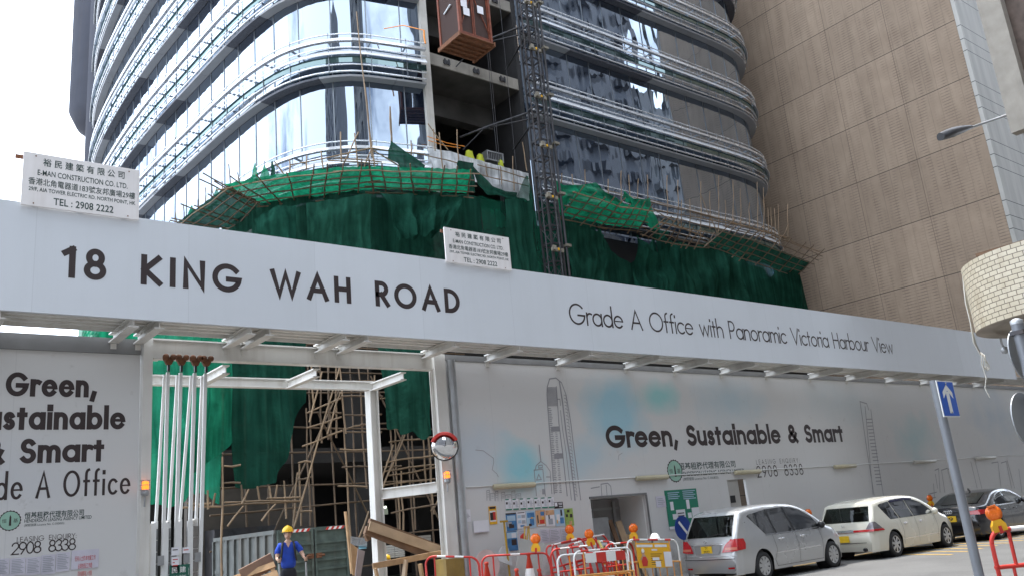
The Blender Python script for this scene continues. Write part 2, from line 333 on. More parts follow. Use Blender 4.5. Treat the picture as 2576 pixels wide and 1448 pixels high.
# structure seen through the hoist opening
for k, S in enumerate(SOF):
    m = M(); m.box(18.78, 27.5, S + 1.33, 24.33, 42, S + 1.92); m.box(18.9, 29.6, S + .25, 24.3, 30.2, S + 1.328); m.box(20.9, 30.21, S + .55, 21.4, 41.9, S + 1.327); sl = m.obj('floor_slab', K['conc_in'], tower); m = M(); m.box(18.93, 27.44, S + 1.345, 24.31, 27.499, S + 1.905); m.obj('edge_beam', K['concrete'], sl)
    for x in (19.9, 21.5, 23.0):
        mm = M(); mm.box(x, 27.38, S + 1.55, x + .34, 27.437, S + 1.72); mm.box(x + .03, 27.36, S + 1.50, x + .10, 27.399, S + 1.78); mm.box(x + .24, 27.36, S + 1.50, x + .31, 27.399, S + 1.78); mm.obj('hoist_bracket', K['dark_steel'], sl)
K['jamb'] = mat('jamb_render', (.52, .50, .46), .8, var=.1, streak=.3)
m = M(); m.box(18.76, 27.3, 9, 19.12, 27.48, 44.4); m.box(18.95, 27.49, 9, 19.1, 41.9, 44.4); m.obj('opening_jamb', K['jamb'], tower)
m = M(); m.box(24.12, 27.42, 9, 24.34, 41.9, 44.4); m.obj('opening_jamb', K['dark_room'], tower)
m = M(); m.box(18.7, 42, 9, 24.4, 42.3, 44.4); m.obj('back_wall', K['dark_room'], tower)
m = M(); m.add([(p.x, p.y, 44.45) for p in PL + PR], [tuple(range(len(PL) + len(PR)))]); m.obj('roof', K['conc_dark'], tower)
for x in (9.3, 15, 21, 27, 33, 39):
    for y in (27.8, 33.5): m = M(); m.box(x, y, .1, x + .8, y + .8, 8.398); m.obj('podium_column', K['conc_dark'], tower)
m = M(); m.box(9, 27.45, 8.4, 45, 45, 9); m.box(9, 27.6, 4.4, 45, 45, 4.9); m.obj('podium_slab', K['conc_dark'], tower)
m = M(); m.sweep([offp(PL, d, z) for d, z in ((-.8, 9.0), (-.5, 9.0), (-.5, 14.73), (-.8, 14.73))]); m.obj('shade_screen', K['dark_room'], tower)  # added dark sheets standing in for the shade behind the nets
m = M(); m.sweep([offp(PR, d, z) for d, z in ((-.8, 9.0), (-.5, 9.0), (-.5, 14.73), (-.8, 14.73))]); m.obj('shade_screen', K['dark_room'], tower)
m = M(); m.box(18.9, 27.6, 9.01, 24.2, 27.9, 14.9); m.obj('shade_screen', K['dark_room'], tower)
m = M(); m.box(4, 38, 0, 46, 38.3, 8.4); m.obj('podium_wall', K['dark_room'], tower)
# rounded service core standing beyond the far end of the tower
end = thing('curved_core_tower', 'grey curved metal clad drums with conical undersides beyond the glazed tower', 'building', (14, 68, 0))
K['clad'] = mat('blue_grey_cladding', (.075, .08, .10), .85, .0, var=.1, scale=.6, streak=.2, spec=.1)
for (cx, cy, r, z0, z1, fl) in ((15.6, 66.5, 2.9, 35.5, 60, 2.2), (15.7, 64.0, 2.3, 27, 44, 1.6), (19.5, 74, 3.6, 49, 75, 1.5)):
    m = M(); m.lathe([(r * .35, z0 - fl), (r * .8, z0 - fl * .55), (r, z0), (r, z1)], (cx, cy, 0), n=32); m.obj('drum', K['clad'] if r < 3.5 else mat('brown_cladding', (.2, .16, .14), .7), end)

# ------------------------------------------------------------------ tan ribbed building with grey tiled street front
tan = thing('tan_building', 'tall windowless tan building with ribbed wall panels and a pale tiled street front', 'building', (56, 30, 0))
def ribbed():
    m, n, b, L = nodes('tan_ribbed_panels'); N = n.nodes.new; g = N('ShaderNodeNewGeometry'); sp = N('ShaderNodeSeparateXYZ'); L(g.outputs['Position'], sp.inputs[0])
    def saw(src, per, off, width):                              # 1 inside a thin joint
        a = N('ShaderNodeMath'); a.operation = 'SUBTRACT'; L(src, a.inputs[0]); a.inputs[1].default_value = off
        q = N('ShaderNodeMath'); q.operation = 'PINGPONG'; L(a.outputs[0], q.inputs[0]); q.inputs[1].default_value = per / 2
        c = N('ShaderNodeMath'); c.operation = 'LESS_THAN'; L(q.outputs[0], c.inputs[0]); c.inputs[1].default_value = width; return c.outputs[0]
    z, y = sp.outputs['Z'], sp.outputs['Y']
    j1, j2 = saw(z, 3.5, 19.77, .022), saw(y, 3.8, 17.0, .014)
    rib = saw(z, .175, 0, .03); vr = saw(y, .62, .2, .02)
    t = N('ShaderNodeTexNoise'); t.inputs['Scale'].default_value = .55; t.inputs['Detail'].default_value = 7; t.inputs['Roughness'].default_value = .7; L(g.outputs['Position'], t.inputs['Vector'])
    c = N('ShaderNodeValToRGB'); e = c.color_ramp.elements; e[0].position = .3; e[0].color = (.335, .252, .185, 1); e[1].position = .7; e[1].color = (.43, .33, .245, 1); L(t.outputs['Fac'], c.inputs[0])
    mp = N('ShaderNodeMapping'); mp.inputs['Scale'].default_value = (1, 2.2, .3); L(g.outputs['Position'], mp.inputs[0])
    t2 = N('ShaderNodeTexNoise'); t2.inputs['Scale'].default_value = 1; t2.inputs['Detail'].default_value = 6; L(mp.outputs[0], t2.inputs['Vector'])
    wear = N('ShaderNodeMapRange'); wear.inputs[1].default_value = .42; wear.inputs[2].default_value = .62; wear.inputs[3].default_value = .02; wear.inputs[4].default_value = .42; L(t2.outputs['Fac'], wear.inputs[0])
    rm = N('ShaderNodeMath'); rm.operation = 'MULTIPLY'; L(rib, rm.inputs[0]); L(wear.outputs[0], rm.inputs[1])
    vm = N('ShaderNodeMath'); vm.operation = 'MULTIPLY'; L(vr, vm.inputs[0]); vm.inputs[1].default_value = .22
    s1 = N('ShaderNodeMath'); s1.operation = 'MAXIMUM'; L(rm.outputs[0], s1.inputs[0]); L(vm.outputs[0], s1.inputs[1])
    jm = N('ShaderNodeMath'); jm.operation = 'MULTIPLY'; L(j2, jm.inputs[0]); jm.inputs[1].default_value = .7
    s2 = N('ShaderNodeMath'); s2.operation = 'MAXIMUM'; L(j1, s2.inputs[0]); L(jm.outputs[0], s2.inputs[1])
    s3 = N('ShaderNodeMath'); s3.operation = 'MAXIMUM'; L(s1.outputs[0], s3.inputs[0]); L(s2.outputs[0], s3.inputs[1])
    fy, fz = N('ShaderNodeMath'), N('ShaderNodeMath'); cxy = N('ShaderNodeCombineXYZ'); wn = N('ShaderNodeTexWhiteNoise')
    for q, s_, of, pe in ((fy, y, 17.0, 3.8), (fz, z, 19.77, 3.5)):
        a = N('ShaderNodeMath'); a.operation = 'SUBTRACT'; a.inputs[1].default_value = of; L(s_, a.inputs[0]); q.operation = 'DIVIDE'; q.inputs[1].default_value = pe; L(a.outputs[0], q.inputs[0]); fq = N('ShaderNodeMath'); fq.operation = 'FLOOR'; L(q.outputs[0], fq.inputs[0]); L(fq.outputs[0], cxy.inputs[0 if q is fy else 1])
    L(cxy.outputs[0], wn.inputs['Vector']); wr = N('ShaderNodeMapRange'); wr.inputs[3].default_value = .92; wr.inputs[4].default_value = 1.06; L(wn.outputs[0], wr.inputs[0])
    st = N('ShaderNodeTexNoise'); st.inputs['Scale'].default_value = 1; st.inputs['Detail'].default_value = 8; st.inputs['Roughness'].default_value = .7; ms = N('ShaderNodeMapping'); ms.inputs['Scale'].default_value = (1, .9, .09); L(g.outputs['Position'], ms.inputs[0]); L(ms.outputs[0], st.inputs['Vector'])
    sr = N('ShaderNodeMapRange'); sr.inputs[1].default_value = .45; sr.inputs[2].default_value = .75; sr.inputs[3].default_value = 1; sr.inputs[4].default_value = .78; L(st.outputs['Fac'], sr.inputs[0])
    mu = N('ShaderNodeMath'); mu.operation = 'MULTIPLY'; L(wr.outputs[0], mu.inputs[0]); L(sr.outputs[0], mu.inputs[1]); cs = N('ShaderNodeVectorMath'); cs.operation = 'SCALE'; L(c.outputs[0], cs.inputs[0]); L(mu.outputs[0], cs.inputs['Scale'])
    mx = N('ShaderNodeMix'); mx.data_type = 'RGBA'; mx.inputs[7].default_value = (.09, .068, .054, 1); L(s3.outputs[0], mx.inputs[0]); L(cs.outputs[0], mx.inputs[6]); L(mx.outputs[2], b.inputs['Base Color'])
    b.inputs['Roughness'].default_value = .85
    bp = N('ShaderNodeBump'); bp.invert = True; bp.inputs['Strength'].default_value = .6; bp.inputs['Distance'].default_value = .03; L(s3.outputs[0], bp.inputs['Height']); L(bp.outputs[0], b.inputs['Normal'])
    return m
m = M(); m.box(48.0, 17.02, 0, 75, 75, 62); m.obj('ribbed_wall', ribbed(), tan)
def tilefront():
    m, n, b, L = nodes('pale_tile_front'); N = n.nodes.new; g = N('ShaderNodeNewGeometry'); sp = N('ShaderNodeSeparateXYZ'); L(g.outputs['Position'], sp.inputs[0])
    tot = None
    for off in (.10, 2.02, 2.75):
        a = N('ShaderNodeMath'); a.operation = 'SUBTRACT'; L(sp.outputs['Z'], a.inputs[0]); a.inputs[1].default_value = 19.25 + off
        q = N('ShaderNodeMath'); q.operation = 'PINGPONG'; L(a.outputs[0], q.inputs[0]); q.inputs[1].default_value = 1.75
        c = N('ShaderNodeMath'); c.operation = 'LESS_THAN'; L(q.outputs[0], c.inputs[0]); c.inputs[1].default_value = .022
        if tot is None: tot = c.outputs[0]
        else:
            x = N('ShaderNodeMath'); x.operation = 'MAXIMUM'; L(tot, x.inputs[0]); L(c.outputs[0], x.inputs[1]); tot = x.outputs[0]
    t = N('ShaderNodeTexNoise'); t.inputs['Scale'].default_value = .8; t.inputs['Detail'].default_value = 7; mp = N('ShaderNodeMapping'); mp.inputs['Scale'].default_value = (2.5, 1, .25); L(g.outputs['Position'], mp.inputs[0]); L(mp.outputs[0], t.inputs['Vector'])
    c = N('ShaderNodeValToRGB'); e = c.color_ramp.elements; e[0].position = .3; e[0].color = (.42, .41, .38, 1); e[1].position = .65; e[1].color = (.56, .545, .505, 1); L(t.outputs['Fac'], c.inputs[0])
    mx = N('ShaderNodeMix'); mx.data_type = 'RGBA'; mx.inputs[7].default_value = (.06, .06, .06, 1); L(tot, mx.inputs[0]); L(c.outputs[0], mx.inputs[6]); L(mx.outputs[2], b.inputs['Base Color']); b.inputs['Roughness'].default_value = .5
    return m
m = M(); m.box(48.02, 16.8, 0, 75, 17.015, 62); tf = m.obj('tiled_front', tilefront(), tan)
for z in (16.2, 19.7, 23.2, 26.7, 30.2):
    m = M(); m.box(53.2, 16.76, z, 54.6, 16.795, z + 1.5)
    m.cur = 1
    for q in range(9): m.box(53.24, 16.74, z + .1 + q * .16, 54.56, 16.758, z + .17 + q * .16)
    m.obj('window', [K['black'], K['galv']], tf)

# ------------------------------------------------------------------ buildings across the street, mirrored in the curtain wall
def blockmat(name, wall, win, pw, ph, rot=0):
    m, n, b, L = nodes(name); N = n.nodes.new; g = N('ShaderNodeNewGeometry'); sp = N('ShaderNodeSeparateXYZ'); L(g.outputs['Position'], sp.inputs[0])
    def saw(src, per, wd):
        q = N('ShaderNodeMath'); q.operation = 'PINGPONG'; L(src, q.inputs[0]); q.inputs[1].default_value = per / 2
        c = N('ShaderNodeMath'); c.operation = 'GREATER_THAN'; L(q.outputs[0], c.inputs[0]); c.inputs[1].default_value = wd; return c.outputs[0]
    a, c = saw(sp.outputs['X'], pw, pw * .24), saw(sp.outputs['Z'], ph, ph * .26)
    x = N('ShaderNodeMath'); x.operation = 'MULTIPLY'; L(a, x.inputs[0]); L(c, x.inputs[1])
    t = N('ShaderNodeTexNoise'); t.inputs['Scale'].default_value = .5; t.inputs['Detail'].default_value = 6; L(g.outputs['Position'], t.inputs['Vector'])
    r = N('ShaderNodeMapRange'); r.inputs[3].default_value = .55; r.inputs[4].default_value = 1.4; L(t.outputs['Fac'], r.inputs[0])
    mx = N('ShaderNodeMix'); mx.data_type = 'RGBA'; mx.inputs[6].default_value = (*wall, 1); mx.inputs[7].default_value = (*win, 1); L(x.outputs[0], mx.inputs[0])
    sc = N('ShaderNodeVectorMath'); sc.operation = 'SCALE'; L(mx.outputs[2], sc.inputs[0]); L(r.outputs[0], sc.inputs['Scale']); L(sc.outputs[0], b.inputs['Base Color']); b.inputs['Roughness'].default_value = .8
    return m
BM = [blockmat('old_block_a', (.17, .17, .175), (.05, .055, .06), 2.6, 3.1), blockmat('old_block_b', (.13, .13, .14), (.045, .045, .05), 3.4, 3.0), blockmat('old_block_c', (.20, .195, .185), (.06, .06, .065), 2.1, 2.9)]
OPP = [(-176, -140, 66, 2), (-134, -108, 72, 0), (-104, -86, 58, 1), (-80, -66, 74, 2), (-62, -34, 66, 0), (-33, -5, 13, 1), (-3, 9, 70, 2), (9.3, 25, 20, 1), (27, 47, 88, 0), (47.3, 76.3, 80, 1), (85.2, 118, 74, 2), (76.6, 84.9, 51, 0), (119, 150, 60, 1)]
for k, (x0, x1, h, q) in enumerate(OPP):
    t_ = thing('apartment_block', 'grey residential block across the street, seen only mirrored in the glass', 'building', ((x0 + x1) / 2, -20, 0), 0, 'blocks across the street')
    yb = -13.2 if 80 < x0 < 90 else -34
    m = M(); m.box(x0, yb, 0, x1, -10, h); m.box((x0 * 2 + x1) / 3, max(yb + 1, -26), h, (x0 + 2 * x1) / 3, -12, h + 4)
    m.obj('wall', BM[q], t_)
    m = M(); xx = x0 + 1.5
    while xx < x1 - 2.5:
        zz = 6
        while zz < h - 3: m.box(xx, -9.998, zz, xx + 1.9, -9.2, zz + 1.05); zz += 3.05 + q * .04
        xx += 5.1 + q
    o = m.obj('balcony', BM[q], t_); o['kind'] = 'stuff'
# ------------------------------------------------------------------ lettering: geometric sans drawn as strokes
def arc(cx, cy, rx, ry, a0, a1, n=None):
    n = n or max(6, int(abs(a1 - a0) / 11)); return [(cx + rx * math.cos(R(a0 + (a1 - a0) * i / n)), cy + ry * math.sin(R(a0 + (a1 - a0) * i / n))) for i in range(n + 1)]
def arch(x, w_): return [(x, 0), (x, .36)] + arc(x + w_ / 2, .36, w_ / 2, .24, 180, 0) + [(x + w_, 0)]
GL = {
 '0': (.56, [arc(.28, .5, .28, .5, 0, 360)]), '1': (.24, [[(.0, .84), (.24, 1)], [(.24, 0), (.24, 1)]]),
 '2': (.54, [arc(.27, .72, .26, .28, 172, -38) + [(0, 0), (.54, 0)]]), '3': (.5, [arc(.22, .76, .22, .24, 160, -90), arc(.22, .26, .27, .26, 90, -160)]),
 '8': (.56, [arc(.28, .755, .22, .245, 0, 360), arc(.28, .26, .28, .26, 0, 360)]), '9': (.56, [arc(.28, .69, .28, .31, 0, 360), [(.53, .55), (.18, 0)]]),
 'K': (.58, [[(0, 0), (0, 1)], [(.54, 1), (.03, .5), (.58, 0)]]), 'I': (0, [[(0, 0), (0, 1)]]), 'N': (.66, [[(0, 0), (0, 1), (.66, 0), (.66, 1)]]),
 'G': (1.0, [arc(.5, .5, .5, .5, 42, 354) + [(.56, .448)]]), 'W': (1.16, [[(0, 1), (.3, 0), (.58, .95), (.86, 0), (1.16, 1)]]),
 'A': (.8, [[(0, 0), (.4, 1), (.8, 0)], [(.15, .34), (.65, .34)]]), 'H': (.6, [[(0, 0), (0, 1)], [(.6, 0), (.6, 1)], [(0, .52), (.6, .52)]]),
 'R': (.5, [[(0, 0), (0, 1), (.22, 1)] + arc(.22, .735, .26, .265, 90, -90) + [(0, .47)], [(.2, .47), (.52, 0)]]), 'P': (.48, [[(0, 0), (0, 1), (.22, 1)] + arc(.22, .72, .26, .28, 90, -90) + [(0, .44)]]),
 'O': (1.0, [arc(.5, .5, .5, .5, 0, 360)]), 'D': (.68, [[(0, 0), (0, 1), (.18, 1)] + arc(.18, .5, .5, .5, 90, -90) + [(0, 0)]]),
 'V': (.76, [[(0, 1), (.38, 0), (.76, 1)]]), 'S': (.5, [arc(.25, .755, .22, .245, 35, 270) + arc(.25, .255, .25, .255, 90, -145)[1:]]),
 'L': (.4, [[(0, 1), (0, 0), (.4, 0)]]), 'E': (.44, [[(.44, 1), (0, 1), (0, 0), (.44, 0)], [(0, .52), (.4, .52)]]), 'Q': (1.0, [arc(.5, .5, .5, .5, 0, 360), [(.58, .3), (.98, 0)]]),
 'U': (.56, [[(0, 1), (0, .28)] + arc(.28, .28, .28, .28, 180, 360) + [(.56, 1)]]), 'Y': (.64, [[(0, 1), (.32, .5), (.64, 1)], [(.32, .5), (.32, 0)]]),
 'a': (.6, [arc(.3, .3, .3, .3, 0, 360), [(.6, 0), (.6, .6)]]), 'b': (.6, [arc(.3, .3, .3, .3, 0, 360), [(0, 0), (0, 1.06)]]), 'd': (.6, [arc(.3, .3, .3, .3, 0, 360), [(.6, 0), (.6, 1.06)]]),
 'e': (.6, [arc(.3, .3, .3, .3, 8, 318), 'thin', [(.03, .33), (.58, .33)]]), 'c': (.5, [arc(.3, .3, .3, .3, 46, 314)]), 'f': (.3, [[(.12, 0), (.12, .86)] + arc(.3, .86, .18, .2, 180, 95), [(0, .58), (.3, .58)]]),
 'h': (.5, [[(0, 0), (0, 1.06)], arch(0, .5)]), 'i': (0, [[(0, 0), (0, .6)], 'dot']), 'l': (0, [[(0, 0), (0, 1.06)]]), 'm': (.8, [[(0, 0), (0, .6)], arch(0, .4), arch(.4, .4)]),
 'n': (.48, [[(0, 0), (0, .6)], arch(0, .48)]), 'o': (.6, [arc(.3, .3, .3, .3, 0, 360)]), 'r': (.26, [[(0, 0), (0, .6)], [(0, .34)] + arc(.22, .36, .22, .23, 180, 62)]),
 's': (.32, [arc(.16, .45, .14, .15, 30, 270) + arc(.16, .15, .16, .15, 90, -140)[1:]]), 't': (.26, [[(.12, 0), (.12, .86)], [(0, .58), (.26, .58)]]),
 'u': (.46, [[(0, .6), (0, .24)] + arc(.23, .24, .23, .24, 180, 360) + [(.46, .6)], [(.46, 0), (.46, .6)]]), 'w': (.8, [[(0, .6), (.2, 0), (.4, .56), (.6, 0), (.8, .6)]]),
 '&': (.66, [[(.66, 0), (.16, .66)] + arc(.3, .8, .17, .2, 215, -35) + [(.08, .36)] + arc(.25, .22, .24, .22, 150, 325) + [(.62, .5)]]),
 ',': (.1, [[(.1, .1), (.0, -.2)]]), ':': (0, [[(0, .02), (0, .06)], [(0, .5), (0, .54)]]), ' ': (.3, [])}
def ribbon(m, pts, t, fx, yoff):
    closed = (V3((*pts[0], 0)) - V3((*pts[-1], 0))).length < 1e-6
    p = []
    for a, b in pts:
        if not p or abs(p[-1].x - a) + abs(p[-1].y - b) > 1e-5: p.append(V3((a, b)))
    if closed: p = p[:-1]
    n = len(p)
    if not closed:
        p[0] = p[0] - (p[1] - p[0]).normalized() * t / 2; p[-1] = p[-1] + (p[-1] - p[-2]).normalized() * t / 2
    l, r = [], []
    for i in range(n):
        d1 = (p[i] - p[i - 1]).normalized() if (closed or i) else None; d2 = (p[(i + 1) % n] - p[i]).normalized() if (closed or i < n - 1) else None
        d1 = d1 or d2; d2 = d2 or d1; b = d1 + d2
        b = b.normalized() if b.length > .05 else d1
        nn = V3((-b.y, b.x)); c = max(.44, nn.dot(V3((-d1.y, d1.x)))); k = t / 2 / c
        l.append(p[i] + nn * k); r.append(p[i] - nn * k)
    vs = [fx(q, yoff) for q in l] + [fx(q, yoff) for q in r]
    m.add(vs, [(i, (i + 1) % n, n + (i + 1) % n, n + i) for i in range(n if closed else n - 1)])
def stroke_text(m, s_, x0, x1, z, cap, wt, Y, space=.62, xh=1.0, fit=None):
    """letters on a wall facing the street: spans x0..x1, baseline z, cap height cap, stroke weight wt x cap"""
    t = wt; ws = [(GL[c][0] if c != ' ' else space) * (1 if xh == 1 or c.isupper() else 1.04) * (1 if c == ' ' else (1 - t)) + (t if c != ' ' else 0) for c in s_]
    cx = 1
    if fit is not None:                                        # widen or condense the letter shapes so that the gaps stay even
        fixed = sum(t for c in s_ if c != ' ') * cap + fit * cap * (len(s_) - 1); cx = (x1 - x0 - fixed) / max(1e-6, sum(w - (t if c != ' ' else 0) for w, c in zip(ws, s_)) * cap)
        ws = [(w - (t if c != ' ' else 0)) * cx + (t if c != ' ' else 0) for w, c in zip(ws, s_)]
    nat = sum(ws) * cap; trk = (x1 - x0 - nat) / max(1, len(s_) - 1); x = x0
    for ci, c in enumerate(s_):
        sx = (1 - t) * (1 if xh == 1 or c.isupper() else 1.04) * cx
        def fx(q, yo, x=x, sx=sx): return (x + (t / 2 + q.x) * cap, Y - yo, z + (t / 2 + q.y) * cap)
        for k, st in enumerate(GL[c][1]):
            yo = .001 + .0012 * k
            if st == 'thin': continue
            tk = t * .62 if (k and GL[c][1][k - 1] == 'thin') else t
            if st == 'dot': ribbon(m, [(0, .84 - t * .3), (0, .90 - t * .3)], t * 1.15, fx, yo); continue
            sy = 1 - t
            ribbon(m, [(a * sx, (b if (c.isupper() or c in '&0123456789' or xh == 1) else (b * xh if b <= .6 else .6 * xh + (b - .6) * (1.06 - .6 * xh) / .46)) * sy) for a, b in st], tk, fx, yo)
        x += ws[ci] * cap + trk
def font_geo(body, off=0):
    c = bpy.data.curves.new('t', 'FONT'); c.body = body; c.offset = off; c.resolution_u = 3
    o = bpy.data.objects.new('t', c); COL.objects.link(o); dg = bpy.context.evaluated_depsgraph_get(); me = bpy.data.meshes.new_from_object(o.evaluated_get(dg))
    vs = [v.co.copy() for v in me.vertices]; fs = [tuple(p.vertices) for p in me.polygons]
    bpy.data.objects.remove(o); bpy.data.curves.remove(c); bpy.data.meshes.remove(me); return vs, fs
def font_text(m, body, x0, x1, z, h, Y, off=0, fxn=None):
    """fits the words between x0 and x1, baseline z, letter height h, on a wall facing the street"""
    vs, fs = font_geo(body, off); a = min(v.x for v in vs); b = max(v.x for v in vs); y0 = min(v.y for v in vs); y1 = max(v.y for v in vs)
    g = fxn or (lambda px, pz: (px, Y, pz))
    m.add([g(x0 + (v.x - a) / (b - a) * (x1 - x0), z + (v.y - y0) / (y1 - y0) * h) for v in vs], fs)

# ------------------------------------------------------------------ hoarding, fascia and canopy
def art_board():
    m, n, b, L = nodes('printed_hoarding'); N = n.nodes.new; g = N('ShaderNodeNewGeometry')
    t = N('ShaderNodeTexNoise'); t.inputs['Scale'].default_value = .9; t.inputs['Detail'].default_value = 6; L(g.outputs['Position'], t.inputs['Vector'])
    base = N('ShaderNodeRGB'); base.outputs[0].default_value = (.63, .625, .62, 1); out = base.outputs[0]
    for cx, cz, rx, rz, col, k in ((16.2, 4.35, 1.1, 1.0, (.34, .58, .68), .8), (18.0, 4.75, .8, .5, (.28, .60, .60), .75), (21.0, 4.6, 1.6, .8, (.44, .57, .64), .6), (12.9, 3.0, .75, .65, (.28, .60, .68), .9), (11.6, 3.3, 1.0, .8, (.50, .58, .66), .5), (15.2, 3.2, .9, .6, (.42, .58, .66), .6), (31.6, 3.5, 1.6, .9, (.40, .56, .58), .7), (38.5, 4.2, 2.2, 1.2, (.48, .54, .60), .7), (27, 4.6, 2, .7, (.52, .58, .60), .5), (2.0, 3.2, 1.6, .7, (.56, .58, .62), .4)):
        s1 = N('ShaderNodeVectorMath'); s1.operation = 'SUBTRACT'; s1.inputs[1].default_value = (cx, 16, cz); L(g.outputs['Position'], s1.inputs[0])
        s2 = N('ShaderNodeVectorMath'); s2.operation = 'MULTIPLY'; s2.inputs[1].default_value = (.8 / rx, 0, .85 / rz); L(s1.outputs[0], s2.inputs[0])
        ln = N('ShaderNodeVectorMath'); ln.operation = 'LENGTH'; L(s2.outputs[0], ln.inputs[0])
        ad = N('ShaderNodeMath'); ad.operation = 'MULTIPLY_ADD'; ad.inputs[1].default_value = 1.5; L(t.outputs['Fac'], ad.inputs[0]); L(ln.outputs[1], ad.inputs[2])
        mr = N('ShaderNodeMapRange'); mr.inputs[1].default_value = .95; mr.inputs[2].default_value = 1.75; mr.inputs[3].default_value = min(.95, k * 1.15); mr.inputs[4].default_value = 0; L(ad.outputs[0], mr.inputs[0])
        mx = N('ShaderNodeMix'); mx.data_type = 'RGBA'; mx.inputs[7].default_value = (*col, 1); L(mr.outputs[0], mx.inputs[0]); L(out, mx.inputs[6]); out = mx.outputs[2]
    gr = N('ShaderNodeSeparateXYZ'); L(g.outputs['Position'], gr.inputs[0])
    j = N('ShaderNodeMath'); j.operation = 'PINGPONG'; j.inputs[1].default_value = 1.22; L(gr.outputs['X'], j.inputs[0]); lt = N('ShaderNodeMath'); lt.operation = 'LESS_THAN'; lt.inputs[1].default_value = .006; L(j.outputs[0], lt.inputs[0])
    lm = N('ShaderNodeMath'); lm.operation = 'MULTIPLY'; lm.inputs[1].default_value = .3; L(lt.outputs[0], lm.inputs[0])
    mx = N('ShaderNodeMix'); mx.data_type = 'RGBA'; mx.inputs[7].default_value = (.45, .45, .45, 1); L(lm.outputs[0], mx.inputs[0]); L(out, mx.inputs[6]); L(mx.outputs[2], b.inputs['Base Color'])
    td = N('ShaderNodeTexNoise'); td.inputs['Scale'].default_value = 3.2; td.inputs['Detail'].default_value = 8; td.inputs['Roughness'].default_value = .7; L(g.outputs['Position'], td.inputs['Vector'])
    hz = N('ShaderNodeMapRange'); hz.inputs[1].default_value = .1; hz.inputs[2].default_value = 1.5; hz.inputs[3].default_value = .30; hz.inputs[4].default_value = -.06; L(gr.outputs['Z'], hz.inputs[0])          # splashed road dirt and scuffs
    da = N('ShaderNodeMath'); da.operation = 'ADD'; L(td.outputs['Fac'], da.inputs[0]); L(hz.outputs[0], da.inputs[1]); dm = N('ShaderNodeMapRange'); dm.inputs[1].default_value = .56; dm.inputs[2].default_value = .9; dm.inputs[4].default_value = .75; L(da.outputs[0], dm.inputs[0])
    mx2 = N('ShaderNodeMix'); mx2.data_type = 'RGBA'; mx2.inputs[7].default_value = (.24, .22, .19, 1); L(dm.outputs[0], mx2.inputs[0]); L(mx.outputs[2], mx2.inputs[6]); L(mx2.outputs[2], b.inputs['Base Color'])
    b.inputs['Roughness'].default_value = .5
    bp = N('ShaderNodeBump'); bp.inputs['Strength'].default_value = .12; bp.inputs['Distance'].default_value = .08; L(t.outputs['Fac'], bp.inputs['Height']); L(bp.outputs[0], b.inputs['Normal'])
    return m
K['print'] = art_board()
K['grey_strip'] = mat('grey_channel', (.20, .20, .20), .5, .2, var=.15)
HY = 16.0
# left panel
hl = thing('site_hoarding', 'pale printed hoarding panel to the left of the open gate, with four lines of lettering', 'hoarding', (0, HY, .13))
m = M(); m.box(-7, HY, .13, 4.40, HY + .09, 5.28); m.obj('panel', K['print'], hl)
m = M(); m.box(-7, HY - .03, 5.283, 4.40, HY + .12, 5.56); m.obj('top_channel', K['grey_strip'], hl)
Yt = HY - .002
def lay(name, par, items, mt):
    for it in items: m = M(); stroke_text(m, *it); m.obj(name, mt, par)
z1, z2, z3, z4 = [onY(u, v, Yt).z for u, v in ((140, 997), (200, 1079), (150, 1162), (200, 1247))]
lay('lettering', hl, [('Green,', 2.31, 3.69, z1, .40, .20, Yt, .42, 1.12, .05), ('Sustainable', 1.84, 4.17, z2, .40, .20, Yt, .42, 1.12, .05), ('& Smart', 2.06, 3.84, z3, .40, .20, Yt, .42, 1.12, .05)], K['ink'])
lay('lettering', hl, [('Grade A Office', 1.60, 4.28, z4, .43, .10, Yt, .42, 1, .10), ('LEASING ENQUIRY:', 2.60, 3.46, onY(120, 1369, Yt).z + .075, .08, .10, Yt), ('2908 8338', 2.53, 3.46, onY(120, 1393, Yt).z + .035, .19, .10, Yt)], K['ink'])
def logo(par, cx, cz, r, Y):
    m = M(); n = 40
    m.cur = 0; m.prism([(cx + math.cos(2 * math.pi * i / n) * r * (1 + .04 * math.cos(i * math.pi)), Y, cz + math.sin(2 * math.pi * i / n) * r * (1 + .04 * math.cos(i * math.pi))) for i in range(n)], (0, .001, 0))
    m.cur = 1; pl = [(cx + math.cos(2 * math.pi * i / n) * r * .9, Y - .002, cz + math.sin(2 * math.pi * i / n) * r * .9) for i in range(n)]; m.add(pl, [tuple(range(n))])
    m.cur = 0; h = r * .5; m.add([(cx - .09 * r, Y - .004, cz - h), (cx + .13 * r, Y - .004, cz - h), (cx + .10 * r, Y - .004, cz + h * .7), (cx + .0 * r, Y - .004, cz + h * 1.15), (cx - .06 * r, Y - .004, cz + h * .7)], [(0, 1, 2, 3, 4)])
    font_text(m, '恒', cx - r * .72, cx - r * .30, cz - r * .2, r * .4, Y - .004); font_text(m, '基', cx + r * .30, cx + r * .72, cz - r * .2, r * .4, Y - .004)
    return m.obj('logo', [K['ink'], mat('logo_green', (.30, .50, .40), .5)], par)
K['ink2'] = mat('dark_green_ink', (.02, .05, .045), .5)
a = onY(25, 1308, Yt); logo(hl, a.x, a.z, .155, Yt)
m = M(); a = onY(50, 1300, Yt); font_text(m, '恒基租務代理有限公司', 2.69, 3.56, onY(130, 1300, Yt).z, .105, Yt - .001, .012); font_text(m, 'HENDERSON LEASING AGENCY LIMITED', 2.69, 3.68, onY(130, 1309, Yt).z, .055, Yt - .001, .01); font_text(m, '(牌照號碼 Licence No. C-050835)', 2.69, 3.27, onY(100, 1322, Yt).z, .05, Yt - .001); m.obj('lettering', K['ink2'], hl)
